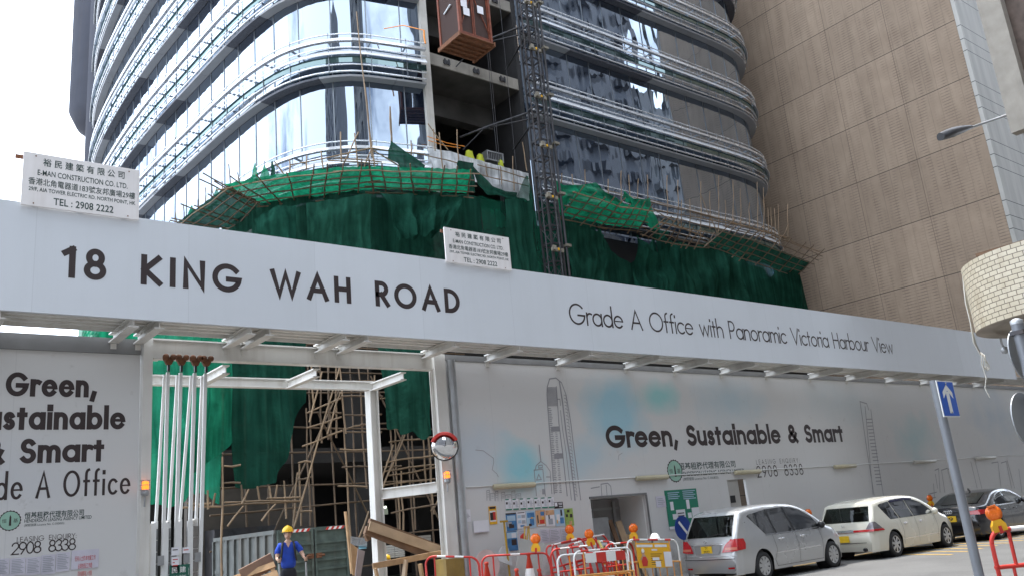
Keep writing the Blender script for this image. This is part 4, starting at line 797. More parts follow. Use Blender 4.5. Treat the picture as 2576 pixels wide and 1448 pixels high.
for p, q in (((570, 130), (1200, 290)), ((930, 205), (1600, 390)), ((960, 290), (1640, 410)), ((900, 250), (1130, 390)), ((1000, 330), (1560, 460)), ((1250, 300), (2080, 520)), ((1880, 460), (2330, 640)), ((960, 380), (1500, 500)), ((1340, 160), (1480, 480)), ((2030, 510), (2065, 405))): sp(p, q, 25.2, .034, nm='ledger')
Z3 = lambda x, y: (628.7 + .3039 * x, .3039 * y)
for p, q in (((880, 105), (1010, 1300)), ((955, 740), (1020, 1340)), ((1155, 885), (1170, 1230)), ((1160, 890), (1176, 1190)), ((745, 1095), (760, 1340)), ((865, 1110), (895, 1400)), ((590, 1250), (602, 1400)), ((465, 1290), (470, 1400)), ((325, 1320), (332, 1430)), ((1330, 1170), (1338, 1300)), ((895, 1100), (770, 1370)), ((1010, 1240), (1250, 1385))): sp(p, q, 25.7, .04, Z3)
for p, q in (((330, 1370), (1000, 1230)), ((650, 1330), (1060, 1355)), ((1010, 1230), (1448, 1285)), ((700, 1310), (1090, 1340)), ((1000, 1240), (940, 1400)), ((1015, 1240), (1030, 1400)), ((200, 1340), (280, 1440))): sp(p, q, 25.5, .036, Z3, nm='ledger')
Z2 = lambda x, y: (817.3 + .3908 * x, .3908 * y)
for p, q in (((735, 860), (758, 1100)), ((848, 840), (860, 1030)), ((1035, 1065), (1045, 1140)), ((1130, 1080), (1138, 1190)), ((1206, 1010), (1218, 1225)), ((1272, 920), (1298, 1100)), ((700, 835), (706, 970))): sp(p, q, 25.4, .036, Z2)
for p, q in (((640, 1000), (860, 1050)), ((985, 1060), (1310, 1150)), ((980, 1120), (1310, 1200)), ((665, 800), (790, 970))): sp(p, q, 25.3, .034, Z2, nm='ledger')
Zs = lambda x, y: (408.7 + .17367 * x, 408.7 + .17367 * y)
def spx(p, q, x=12.0): a, b = onX(*Zs(*p), x), onX(*Zs(*q), x); m = M(); pole(m, b, a, .036); m.obj('upright', K['bamboo_old'], sc)
for p, q in (((965, 30), (980, 360)), ((1095, 150), (1100, 290)), ((860, 280), (868, 420)), ((715, 340), (740, 500)), ((620, 370), (628, 590)), ((515, 550), (520, 680)), ((300, 610), (312, 830)), ((190, 720), (205, 910)), ((105, 855), (110, 990)), ((0, 850), (110, 945))): spx(p, q)
# cloth scraps and plastic
def scrap(label, f, top, bot, y, mt, **k): net(label, [onY(*f(*p), y) for p in top], [onY(*f(*p), y) for p in bot], mt, 'loose pieces of green net', **k)
scrap('small peak of pale green net at the left of the front fan', Zs, ((1335, 15), (1345, 20)), ((1250, 300), (1390, 290)), 27.5, K['net_lit'], nu=20, amp=.12, seed=41)
scrap('wider middle peak of pale green net above the front left fan', Zs, ((1475, 35), (1485, 40)), ((1385, 280), (1590, 250)), 27.4, K['net_lit'], nu=24, amp=.12, seed=42)
scrap('narrow peak of green net beside a leaning pole above the fan', Zs, ((1575, -10), (1600, -20)), ((1565, 230), (1650, 215)), 27.3, K['net'], nu=16, amp=.1, seed=43)
scrap('tiny green net peak farther back above the side fan', Zs, ((780, 365), (790, 370)), ((735, 500), (830, 450)), 33, K['net_lit'], nu=14, amp=.1, seed=44)
scrap('farthest tiny green net peak low on the side fan', Zs, ((415, 625), (425, 630)), ((355, 790), (470, 700)), 37, K['net_lit'], nu=14, amp=.1, seed=45)
scrap('dark green triangular net hanging from the tall pole above the fan', Z3, ((1165, 1165), (1180, 1175), (1448, 1370)), ((1140, 1310), (1290, 1420), (1448, 1420)), 25.0, K['net'], nu=30, amp=.14, seed=46)
def Z6b(x, y): return (911.6 + .2171 * x, 377.2 + .2171 * y)
scrap('green net thrown over a pole and trailing down to the right', Z6b, ((1110, 120), (1200, 135), (1290, 150)), ((1050, 290), (1200, 480), (1330, 480)), 24.9, K['net'], nu=26, amp=.16, seed=47)
scrap('twisted green net swag slung before the white plastic sheet', Z6b, ((1270, 165), (1380, 290), (1500, 420), (1650, 480), (1800, 490)), ((1290, 260), (1340, 400), (1470, 520), (1640, 560), (1790, 600)), 24.85, K['net'], nu=40, amp=.14, seed=48)
scrap('pointed green net peak beside the left edge of the mast', Z6b, ((1890, 300), (1915, 310)), ((1740, 620), (1985, 600)), 24.8, K['net_pale'], nu=24, amp=.12, seed=49)
scrap('big bright green cloth draped over the fan right of the mast', Z5, ((140, 45), (230, 85), (370, 85), (480, 60), (520, 105)), ((180, 330), (300, 190), (440, 200), (560, 215), (720, 270)), 24.2, K['net_lit'], nu=44, amp=.2, seed=50)
scrap('green cloth curtain hanging between two poles on the right fan', Z5, ((700, 130), (790, 195), (870, 200), (925, 192)), ((705, 240), (830, 290), (920, 440), (985, 470)), 24.3, K['net_lit'], nu=36, amp=.18, seed=51)
scrap('thin torn strip of green net trailing along the bare fan', Z5, ((930, 440), (1020, 460), (1095, 470)), ((960, 500), (1020, 530), (1070, 500)), 24.6, K['net'], nu=20, amp=.1, seed=52)
m = M(); drape(m, [onY(*Z2(*p), 26.75) for p in ((672, 955), (800, 975), (1000, 1035), (1310, 1118))], [onY(*Z2(*p), 26.7) for p in ((680, 1120), (860, 1150), (1050, 1200), (1320, 1300))], nu=60, nv=20, amp=.10, freq=1.6, seed=60)
tag(m.obj('plastic_sheet', K['plastic']), 'crumpled white plastic sheet over the slab edge in the hoist opening', 'plastic sheet')

# scaffold seen through the gate
gs = thing('bamboo_scaffold', 'lashed bamboo scaffold of old poles in the dark site behind the gate', 'scaffold', (13, 23.6, .3))
G = lambda x, y: (314.4 + .3487 * x, 943 + .3487 * y)
for p, q in (((1345, -60), (1360, 235)), ((1408, -60), (1415, 490)), ((1465, -60), (1470, 465)), ((1520, -60), (1525, 445)), ((1550, -60), (1590, 420)), ((1580, 380), (1628, 1200)), ((1685, -60), (1740, 820)), ((1795, 0), (1845, 1000)), ((1815, 60), (1850, 780)), ((1940, 330), (1982, 1110)), ((2068, 440), (2092, 1115)), ((2188, 420), (2225, 1000)), ((1303, 240), (1337, 1080)), ((1255, 640), (1272, 1080)), ((706, 590), (694, 1480)), ((1988, 690), (2010, 1110)), ((1240, 700), (1215, 1080)), ((840, 790), (845, 910)), ((960, 800), (965, 900)), ((1150, 760), (1160, 1030)), ((1040, 800), (1055, 900)), ((1095, 790), (1085, 890)), ((2150, 430), (2170, 800)), ((645, 850), (640, 940)), ((595, 830), (600, 960)), ((490, 850), (492, 970))):
    sp(p, q, 23.5 + rnd.uniform(-.3, .3), .042, G, rnd.choice(('bamboo', 'bamboo', 'bamboo_old')), gs)
for p, q in (((1310, 270), (1560, 165)), ((1315, 380), (1560, 300)), ((1280, 512), (1565, 398)), ((1320, 268), (1560, 268)), ((1590, 288), (1850, 283)), ((1590, 385), (1720, 355)), ((1700, 352), (1990, 346)), ((1590, 410), (1850, 408)), ((1555, 535), (1850, 535)), ((1570, 660), (1990, 655)), ((1540, 797), (1745, 800)), ((1910, 480), (2225, 445)), ((1890, 622), (2235, 575)), ((1905, 725), (2240, 665)), ((1925, 988), (2245, 928)), ((720, 655), (830, 650)), ((720, 912), (1265, 903)), ((700, 940), (1250, 905)), ((1250, 627), (1340, 618)), ((1245, 752), (1345, 735)), ((1245, 985), (1345, 975)), ((1550, 45), (1990, 40)), ((1540, 150), (1860, 150)), ((720, 775), (830, 772)), ((1030, 885), (1260, 880)), ((1860, 790), (2230, 745)), ((1870, 690), (2230, 640)), ((1840, 165), (2200, 150)), ((1840, 60), (2200, 70)), ((450, 925), (620, 925)), ((420, 948), (700, 945))):
    sp(p, q, 23.35 + rnd.uniform(-.25, .25), .042, G, rnd.choice(('bamboo', 'bamboo', 'bamboo_old')), gs, 'ledger')
for p, q in (((1545, -60), (1220, 1090)), ((1420, -20), (1330, 335)), ((1550, 120), (1460, 420)), ((1935, 500), (1825, 830)), ((2020, 430), (1840, 850)), ((1755, 985), (1690, 1170)), ((850, 945), (740, 1085)), ((1080, 930), (985, 1045)), ((890, 830), (840, 930)), ((2255, 900), (2210, 980))): sp(p, q, 23.2, .04, G, 'bamboo', gs, 'brace')

rg = thing('bamboo_scaffold', 'deeper bamboo lattice farther back in the dark site', 'scaffold', (13, 25.6, .3))
for k in range(13):
    x = 9.4 + k * .72; m = M(); pole(m, (x, 25.6 + rnd.uniform(-.2, .2), .4), (x + rnd.uniform(-.1, .1), 25.6, 8.3), .045); m.obj('upright', K['bamboo_old'], rg)
for k in range(9):
    z = 1.0 + k * .88 + rnd.uniform(-.1, .1); m = M(); pole(m, (9.0, 25.5, z), (18.4, 25.5, z + rnd.uniform(-.2, .2)), .042); m.obj('ledger', K['bamboo_old'], rg)
for x0, x1, z0, z1 in ((10, 13.2, .6, 6.5), (13.5, 16.8, 1.2, 7.4), (12.4, 14.6, 5.8, 1.4), (16.8, 14.4, 2, 7)): m = M(); pole(m, (x0, 25.4, z0), (x1, 25.4, z1), .042); m.obj('brace', K['bamboo_old'], rg)
# ------------------------------------------------------------------ hoist mast and cage
mast = thing('hoist_mast', 'tall dark steel lattice hoist mast with yellow clamps standing before the tower', 'hoist mast', (22.0, 24, .3))
H0, H1 = .3, 32
for x in (21.72, 22.27):
    for y in (23.72, 24.27): part('leg', K['dark_steel'], mast, lambda m: m.box(x - .032, y - .032, H0, x + .032, y + .032, H1))
def lat(m):
    z = 7.0; k = 0
    while z < H1 - .7:
        for y in (23.72, 24.27):
            m.bar((21.75, y, z), (22.24, y, z), .05, .06); a, b = (21.76, 22.23) if k % 2 else (22.23, 21.76); m.tube([(a, y, z + .04), (b, y, z + .7)], .016, 5)
        for x in (21.72, 22.27):
            m.bar((x, 23.75, z), (x, 24.24, z), .05, .06); a, b = (23.76, 24.23) if k % 2 else (24.23, 23.76); m.tube([(x, a, z + .04), (x, b, z + .7)], .016, 5)
        z += .74; k += 1
part('lattice', K['dark_steel'], mast, lat)
for x, y, r in ((21.55, 23.85, .028), (22.46, 23.7, .05), (22.46, 24.1, .05), (22.62, 23.9, .032), (21.98, 23.55, .03)): part('guide_tube', K['dark_steel'], mast, lambda m: m.tube([(x, y, H0), (x, y, H1)], r, 8))
K['clamp'] = mat('clamp_grey', (.22, .20, .16), .6, .3, var=.3)
for k in range(10):
    z = 9.6 + k * 2.2
    c = part('clamp', K['clamp'], mast, lambda m: (m.box(21.60, 23.58, z, 22.2, 23.66, z + .14), m.box(21.60, 23.50, z + .02, 21.75, 23.58, z + .2), m.box(22.4, 23.6, z + .3, 22.66, 24.2, z + .4)))
    part('marker', K['yellow'], c, lambda m: m.box(21.88, 23.55, z + .04, 21.99, 23.578, z + .13))
for z in (17.9, 21.9, 26.1):
    part('tie_arm', K['dark_steel'], mast, lambda m: (m.tube([(20.5, 27.45, z + .1), (20.9, 26.2, z + .1), (21.72, 24.3, z + .12)], .05, 8), m.tube([(23.4, 27.4, z + .1), (22.27, 24.3, z + .12)], .05, 8), m.tube([(20.9, 26.2, z + .06), (22.27, 24.35, z + .06)], .035, 6), m.tube([(20.55, 27.4, z - .5), (20.9, 26.2, z + .1)], .03, 6)))
m = M()
for x, y in ((20.6, 25.2), (20.95, 25.5), (21.3, 24.9)): m.tube([(x, y, 12), (x + .02, y, 32)], .010, 5)
m.obj('hoist_wire', K['dark_steel'], mast)
cage = thing('hoist_cage', 'rust orange mesh hoist cage with double doors hanging at the tower opening', 'hoist cage', (18.75, 24.2, 20.0))
K['cage'] = mat('cage_orange', (.18, .045, .02), .5, .1, var=.35, scale=6)
def meshmat():
    m, n, b, L = nodes('cage_mesh'); N = n.nodes.new; b.inputs['Base Color'].default_value = (.045, .018, .012, 1); b.inputs['Roughness'].default_value = .7
    b.inputs['Alpha'].default_value = .86; return m
K['cmesh'] = meshmat()
X0, X1, Y0, Y1, A0, A1 = 18.05, 19.55, 23.6, 24.9, 20.2, 22.75
for x, y in ((X0, Y0), (X1, Y0), (X0, Y1), (X1, Y1)): part('post', K['cage'], cage, lambda m: m.box(x - .05, y - .05, A0, x + .05, y + .05, A1))
part('frame', K['cage'], cage, lambda m: [m.bar(a, b, .07, .08) for z in (A0 + .06, A1) for a, b in (((X0, Y0, z), (X1, Y0, z)), ((X0, Y1, z), (X1, Y1, z)), ((X0, Y0, z), (X0, Y1, z)), ((X1, Y0, z), (X1, Y1, z)))])
part('floor', K['rust'], cage, lambda m: (m.box(X0 - .08, Y0 - .08, A0 - .03, X1 + .08, Y1 + .1, A0), [m.box(X0 - .06, Y0 + .08 + q * .27, A0 - .12, X1 + .06, Y0 + .15 + q * .27, A0 - .031) for q in range(5)], m.box(X0 - .13, Y0 - .1, A0 - .13, X0 - .065, Y1 + .1, A0 + .05), m.box(X1 + .065, Y0 - .1, A0 - .13, X1 + .13, Y1 + .1, A0 + .05)))
for x in (X0, X1): part('side_mesh', K['cmesh'], cage, lambda m: m.box(x - .01, Y0 + .05, A0 + .1, x + .01, Y1 - .05, A1 - .04))
for a, b, s in ((X0 + .06, 18.72, 1), (18.75, X1 - .06, 0)):
    d = part('door', K['cage'], cage, lambda m: (m.box(a, Y0 - .02, A0 + .12, a + .045, Y0 + .02, A1 - .05), m.box(b - .045, Y0 - .02, A0 + .12, b, Y0 + .02, A1 - .05), m.box(a + .046, Y0 - .02, A0 + .12, b - .046, Y0 + .02, A0 + .165), m.bar(((a, b)[s] , Y0, A1 - .5), ((a, b)[1 - s], Y0, A0 + .2) if 0 else ((b, a)[s], Y0, A0 + .4), .03, .04, (0, 1, 0)), m.bar(((a, b)[s], Y0, A1 - .5), ((b, a)[s], Y0, A1 - .1), .03, .04, (0, 1, 0))))
    part('mesh', K['cmesh'], d, lambda m: m.box(a + .05, Y0 + .021, A0 + .17, b - .05, Y0 + .03, A1 - .06))
for x, z in ((18.15, 21.45), (18.95, 21.40), (18.25, 21.1)): part('paper', K['paper'], cage, lambda m: m.box(x, Y0 - .05, z, x + .3, Y0 - .045, z + .34))
part('roof', K['rust'], cage, lambda m: m.box(X0 - .06, Y0 - .06, A1 + .05, X1 + .06, Y1 + .06, A1 + .09))
part('lamp', mat('lit_tube', (.8, .85, .9), .3), cage, lambda m: m.tube([(17.97, 24.0, 21.7), (18.0, 24.5, 21.55)], .03, 8))
m = M(); m.tube([(17.6, 25.4, 21.2), (17.58, 25.4, 20.9), (17.62, 25.4, 20.6)], .035, 6); m.tube([(17.6, 25.4, 21.2), (17.2, 26.3, 21.8), (16.9, 27.3, 22.1)], .02, 6)
tag(m.obj('orange_strap', K['orange_p']), 'orange lifting strap dangling beside the hoist cage', 'strap')
for k, (p, q) in enumerate((((660, 880), (900, 945)), ((665, 905), (870, 955)))):
    a, b = onY(*Z2(*p), 27.1), onY(*Z2(*q), 27.1); m = M(); m.tube([a, (a + b) / 2 + V3((0, 0, -.06)), b], .02, 6); tag(m.obj('guard_line', K['orange_p']), ('upper orange guard line across the opening above the plastic sheet', 'lower orange guard line across the opening above the plastic sheet')[k], 'guard line')
for k, (x0, y0, x1, y1) in enumerate(((1210, 20, 1310, 100), (1345, 60, 1425, 120), (1595, 125, 1645, 175))):
    a, b = onY(*Z6b(x0, y1), 27.6), onY(*Z6b(x1, y0), 27.6)
    m = M(); m.smooth = True; rows = []
    for j in range(7):
        t = j / 6; w_ = (b.x - a.x) / 2 * (1 - .35 * t ** 2); rows.append([((a.x + b.x) / 2 + w_ * math.cos(q / 12 * 6.283) * (1 + .1 * math.sin(q * 2.3 + j)), 27.75 + .14 * math.sin(q / 12 * 6.283), a.z - .1 + (b.z - a.z + .1) * t + .03 * math.sin(q * 1.9)) for q in range(13)])
    m.grid(rows); m.smooth = False; m.add(rows[-1][:-1], [tuple(range(12))])
    tag(m.obj('sack', mat('yellow_vest_%d' % k, (.55, .60, .03), .7, var=.25)), ('largest yellow sack on the slab edge left of the crate', 'yellow sack just left of the crate on the slab edge', 'small yellow sack just right of the crate')[k], 'sack', 'yellow sacks in the opening')
a = onY(*Z6b(1450, 110), 27.7); b = onY(*Z6b(1630, 40), 27.7)
cr_ = thing('crate', 'grey slatted crate on the slab edge beside yellow sacks', 'crate', (a.x, 27.7, a.z))
part('body', K['galv'], cr_, lambda m: (m.box(a.x, 27.7, a.z, b.x, 27.73, a.z + .06), m.box(a.x, 27.7, a.z + .40, b.x, 27.73, a.z + .46), m.box(a.x, 27.7, a.z + .061, a.x + .05, 27.73, a.z + .399), m.box(b.x - .05, 27.7, a.z + .061, b.x, 27.73, a.z + .399), m.box(a.x, 27.731, a.z, b.x, 28.1, a.z + .46)))
part('grille', K['dark_steel'], cr_, lambda m: [m.box(a.x + .08 + q * .1, 27.705, a.z + .062, a.x + .12 + q * .1, 27.725, a.z + .398) for q in range(int((b.x - a.x - .12) / .1))])
# ------------------------------------------------------------------ inside the gate
t_ = thing('tipper_truck', 'dirty grey green tipper truck parked with its ribbed tailgate facing the gate', 'truck', (10.1, 21, .35))
K['truck_grey'] = mat('truck_grey', (.12, .13, .125), .6, .2, var=.3, scale=3, streak=.6, dirt=(.16, .13, .10))
K['truck_green'] = mat('truck_green', (.085, .115, .10), .6, .2, var=.4, scale=4, streak=.65, dirt=(.22, .19, .15))
K['mudtan'] = mat('muddy_steel', (.27, .21, .15), .8, var=.35, scale=5)
TX0, TX1, TY0, TY1 = 9.05, 11.0, 21.0, 25.2
part('side_panel', K['truck_grey'], t_, lambda m: (m.box(TX0, TY0 + .06, .82, TX0 + .05, TY1, 2.13), m.box(TX0 - .06, TY0 + .02, 2.06, TX0 - .001, TY1, 2.16), [m.box(TX0 - .06, TY0 + .05 + q * .52, .84, TX0 - .001, TY0 + .12 + q * .52, 2.058) for q in range(9)], m.box(TX0 - .05, TY1 - .62, 1.2, TX0 - .001, TY1 - .1, 1.28)))
part('side_panel', K['truck_grey'], t_, lambda m: m.box(TX1 - .05, TY0 + .06, .82, TX1, TY1, 2.13))
for x0, x1 in ((TX0 + .02, 10.01), (10.05, TX1 - .02)):
    d = part('tailgate_door', K['truck_green'], t_, lambda m: (m.box(x0, TY0, .82, x1, TY0 + .05, 2.15), [m.box(x0 + .06, TY0 - .04, z, x1 - .06, TY0 - .001, z + .055) for z in (.86, 1.1, 1.32, 1.52, 1.74, 2.06)], m.box(x0, TY0 - .05, .83, x0 + .055, TY0 - .001, 2.14), m.box(x1 - .055, TY0 - .05, .83, x1, TY0 - .001, 2.14)))
    def stripes(m):
        n = 7; w_ = .5 / n; xs = x1 - .62 if x0 < 10 else x0 + .3
        for q in range(n):
            m.cur = q % 2; a = xs + q * w_; m.add([(a, TY0 - .044, 2.065), (a + w_, TY0 - .044, 2.065), (a + w_ + .05, TY0 - .044, 2.135), (a + .05, TY0 - .044, 2.135)], [(0, 1, 2, 3)])
    part('hazard_stripes', [K['red'], K['tapewhite']], d, stripes)
    part('latch', K['rust'], d, lambda m: (m.box(x1 - .16 if x0 < 10 else x0 + .02, TY0 - .09, 1.40, x1 - .02 if x0 < 10 else x0 + .16, TY0 - .051, 1.52), m.tube([((x0 + x1) / 2 + (.22 if x0 < 10 else -.22), TY0 - .07, 1.46), ((x0 + x1) / 2 + (.4 if x0 < 10 else -.4), TY0 - .07, 1.47)], .03, 6)))
part('locking_bar', K['black'], t_, lambda m: m.box(10.015, TY0 - .03, .7, 10.045, TY0 + .02, 2.1))
part('rear_sill', K['mudtan'], t_, lambda m: m.box(TX0, TY0 - .02, .60, TX1, TY0 + .3, .815))
part('chassis', K['dark_steel'], t_, lambda m: (m.box(TX0 + .3, TY0 + .31, .55, TX1 - .3, TY1 + 2, .80), m.box(TX0 + .05, TY1 + .2, .7, TX1 - .05, TY1 + 2.0, 2.4)))
for x in (TX0 + .28, TX1 - .28): part('wheel', K['black'], t_, lambda m: m.lathe([(.18, -.16), (.42, -.16), (.46, -.1), (.46, .1), (.42, .16), (.18, .16), (.12, .05)], (x, TY0 + 1.0, .78), (1, 0, 0), 24))
txt('marking', t_, [('022', 9.02, 9.03, 1.45, .2)], TY0 + .5, K['tapewhite']) if 0 else None
m = M(); m.box(8.6, 26.2, .3, 12.6, 26.5, 3.6); tag(m.obj('retaining_wall', mat('site_wall', (.085, .072, .062), .9, var=.35, scale=1.4, bump=.4, bscale=6)), 'dark brown concrete wall under the scaffold left of the truck', 'wall')

# worker
wk = thing('person', 'man in yellow helmet, blue T-shirt and dark trousers pushing a handcart through the gate', 'person', (7.57, 17.0, .40), R(-22))
def skinfig(name, verts, edges, mt, par, sub=2, root=0):
    me = bpy.data.meshes.new(name); me.from_pydata([v[:3] for v in verts], edges, []); o = bpy.data.objects.new(name, me); COL.objects.link(o); o.parent = par; me.materials.append(mt)
    me.skin_vertices or None
    s = o.modifiers.new('skin', 'SKIN'); s.use_smooth_shade = True
    lay_ = me.skin_vertices[0] if len(me.skin_vertices) else None
    if lay_ is None: raise RuntimeError('no skin layer')
    for i, v in enumerate(verts):
        r = v[3] if isinstance(v[3], tuple) else (v[3], v[3]); lay_.data[i].radius = r; lay_.data[i].use_root = (i == root)
    if sub: q = o.modifiers.new('sub', 'SUBSURF'); q.levels = sub; q.render_levels = sub
    return o
K['skin'] = mat('skin', (.50, .31, .22), .5, var=.06, scale=20)
K['hair'] = mat('black_hair', (.012, .010, .010), .5)
K['blue'] = mat('blue_shirt', (.010, .055, .40), .75, var=.2, scale=9, bump=.35, bscale=16)
K['trouser'] = mat('dark_trousers', (.012, .013, .02), .8, var=.4, scale=8, bump=.3, bscale=18)
K['helmet'] = mat('yellow_helmet', (.80, .48, .01), .3, var=.04)
HANDS = ((-.185, -.33, 1.085), (.32, -.33, 1.07))
bv = [(0, 0, .95, .08), (0, 0, 1.18, .08), (0, .01, 1.34, .085), (0, .005, 1.43, .052), (0, -.01, 1.49, .05),
      (-.16, .01, 1.36, .06), (-.205, -.02, 1.24, .046), (-.215, -.06, 1.12, .040), (-.20, -.20, 1.10, .034), (-.188, -.29, 1.09, .024),
      (.16, .01, 1.36, .06), (.235, -.02, 1.25, .046), (.285, -.06, 1.14, .040), (.31, -.20, 1.10, .034), (.32, -.29, 1.075, .024)]
body = skinfig('body', bv, [(0, 1), (1, 2), (2, 3), (3, 4), (2, 5), (5, 6), (6, 7), (7, 8), (8, 9), (2, 10), (10, 11), (11, 12), (12, 13), (13, 14)], K['skin'], wk)
for h, sgn in zip(HANDS, (-1, 1)):
    vs, es = [(h[0], h[1] + .035, h[2], (.030, .022)), (h[0], h[1], h[2] + .002, (.036, .024))], [(0, 1)]
    hand = skinfig('hand', vs + [(h[0] - sgn * .0, h[1] - .025, h[2], (.034, .022))], es + [(1, 2)], K['skin'], wk, 1)
    for q in range(4):                                          # fingers curled round the handle
        z = h[2] + .030 - q * .019; ln = (.9, 1.0, .95, .8)[q]
        skinfig('finger', [(h[0] + sgn * .022, h[1] - .005, z, .0095), (h[0] + sgn * .026, h[1] - .04 * ln, z, .009), (h[0], h[1] - .062 * ln, z - .002, .0085), (h[0] - sgn * .026, h[1] - .05 * ln, z - .003, .008), (h[0] - sgn * .03, h[1] - .028, z - .003, .0075)], [(0, 1), (1, 2), (2, 3), (3, 4)], K['skin'], wk, 1)
    skinfig('thumb', [(h[0] - sgn * .022, h[1] + .02, h[2] + .02, .012), (h[0] - sgn * .034, h[1] - .012, h[2] + .038, .0105), (h[0] - sgn * .018, h[1] - .045, h[2] + .046, .009)], [(0, 1), (1, 2)], K['skin'], wk, 1)
def head(m):
    m.smooth = True; rows = []
    for i in range(21):
        t = i / 20; z = 1.475 + .235 * t; row = []
        prof = [(0, .018), (.06, .042), (.18, .058), (.35, .067), (.55, .073), (.75, .074), (.88, .062), (.96, .038), (1, .004)]
        for (a, ra), (b, rb) in zip(prof, prof[1:]):
            if a <= t <= b: r = ra + (rb - ra) * (t - a) / (b - a); break
        for j in range(29):
            an = 2 * math.pi * j / 28; x = math.sin(an) * r; f = math.cos(an); y = -f * r * 1.18 + .012 - (.010 if t < .3 and f > 0 else 0)
            if f > .6:
                w_ = math.exp(-(x / .016) ** 2); y -= w_ * (.022 * math.exp(-((t - .40) / .07) ** 2) + .012 * math.exp(-((t - .50) / .08) ** 2))          # nose
                y -= math.exp(-(x / .022) ** 2) * (.008 * math.exp(-((t - .235) / .03) ** 2) + .006 * math.exp(-((t - .18) / .03) ** 2)) - math.exp(-(x / .026) ** 2) * .004 * math.exp(-((t - .21) / .012) ** 2)
                y += (math.exp(-((abs(x) - .03) / .013) ** 2)) * .010 * math.exp(-((t - .53) / .045) ** 2)         # eye sockets
            row.append((x, y, z))
        rows.append(row)
    m.grid(rows)
    for s in (-1, 1): m.lathe([(.004, -.008), (.018, -.004), (.020, .004), (.006, .009)], (s * .074, .018, 1.585), (s, .25, 0), 10)
hd = part('head', K['skin'], wk, head, world=False)
def feat(m):
    for s in (-1, 1):
        m.cur = 0; m.obox((s * .030, -.078, 1.600), (.017, 0, .001), (0, .003, 0), (0, 0, .0045)); m.cur = 1; m.obox((s * .031, -.079, 1.620), (.019, 0, .002), (0, .003, 0), (0, 0, .003))
    m.cur = 2; m.obox((0, -.084, 1.525), (.022, 0, 0), (0, .002, 0), (0, 0, .004))
part('face', [K['black'], K['hair'], mat('lips', (.36, .14, .11), .5)], hd, feat, world=False)
part('hair', K['hair'], wk, lambda m: m.lathe([(.081, .0), (.083, .03), (.080, .07), (.06, .1)], (0, .020, 1.585), (0, 0, 1), 24), world=False) if 0 else None
def hairm(m):
    m.smooth = True; rows = []
    for i in range(7):
        z = 1.555 + .14 * i / 6; row = []
        for j in range(21): an = R(50 + 260 * j / 20); rr = .083 if i < 5 else .078; row.append((math.sin(an) * rr * .96, -math.cos(an) * rr * 1.12 + .014, z + (.04 if j in (0, 1, 19, 20) and i == 0 else 0)))
        rows.append(row)
    m.grid(rows)
part('hair', K['hair'], wk, hairm, world=False)
def helm(m):
    m.smooth = True; rows = []
    for i in range(9):
        a = i / 8 * math.pi / 2; r = math.cos(a); rows.append([(.108 * r * math.sin(t), .012 - .128 * r * math.cos(t), 1.632 + .108 * math.sin(a) + (.012 * math.exp(-(math.sin(t) * r / .25) ** 2) if i > 0 else 0)) for t in [2 * math.pi * j / 28 for j in range(29)]])
    m.grid(rows)
    rows = [[(k * math.sin(t), .012 - (k * 1.18 + (.045 if math.cos(t) > 0 else 0) * max(0, math.cos(t)) * (k - .1) / .025) * math.cos(t), 1.632 - (k - .1) * .5) for t in [2 * math.pi * j / 28 for j in range(29)]] for k in (.100, .112, .125)]
    m.grid(rows)
part('helmet', K['helmet'], wk, helm, world=False)
sh = skinfig('shirt', [(0, 0, .89, (.168, .12)), (0, 0, 1.05, (.155, .11)), (0, 0, 1.2, (.165, .115)), (0, .01, 1.32, (.16, .105)), (0, .01, 1.395, (.085, .07)),
      (-.155, .01, 1.36, .075), (-.205, -.01, 1.26, .068), (-.217, -.035, 1.19, .064), (.155, .01, 1.36, .075), (.228, -.01, 1.27, .068), (.262, -.03, 1.20, .064)],
      [(0, 1), (1, 2), (2, 3), (3, 4), (3, 5), (5, 6), (6, 7), (3, 8), (8, 9), (9, 10)], K['blue'], wk)
part('collar', K['skin'], wk, lambda m: m.add([(-.045, -.112, 1.40), (.045, -.112, 1.40), (.0, -.122, 1.315)], [(0, 1, 2)]), world=False)
for s in (-1, 1):
    skinfig('strap', [(s * .10, .06, 1.40, (.022, .012)), (s * .105, -.04, 1.425, (.024, .012)), (s * .115, -.112, 1.36, (.024, .012)), (s * .125, -.13, 1.24, (.023, .012)), (s * .14, -.12, 1.12, (.02, .012)), (s * .155, -.05, 1.06, (.018, .012))], [(0, 1), (1, 2), (2, 3), (3, 4), (4, 5)], K['black'], wk, 1)
part('backpack', K['black'], wk, lambda m: m.obox((0, .17, 1.22), (.14, 0, 0), (0, .07, 0), (0, 0, .19)), world=False, bevel=.04)
skinfig('trousers', [(0, 0, .98, (.14, .10)), (0, 0, .86, (.15, .11)), (-.085, 0, .74, .092), (-.095, -.03, .48, .078), (-.10, -.0, .12, .066), (.085, 0, .74, .092), (.10, .03, .48, .078), (.10, .12, .13, .066)], [(0, 1), (1, 2), (2, 3), (3, 4), (1, 5), (5, 6), (6, 7)], K['trouser'], wk)
for x, y in ((-.10, 0), (.10, .14)): skinfig('shoe', [(x, y + .04, .05, .045), (x, y - .08, .045, .045), (x, y - .17, .035, .038)], [(0, 1), (1, 2)], K['black'], wk, 1)
hc = thing('handcart', 'handcart with two upright steel handles gripped by the man in blue', 'handcart', (7.64, 16.6, .4))
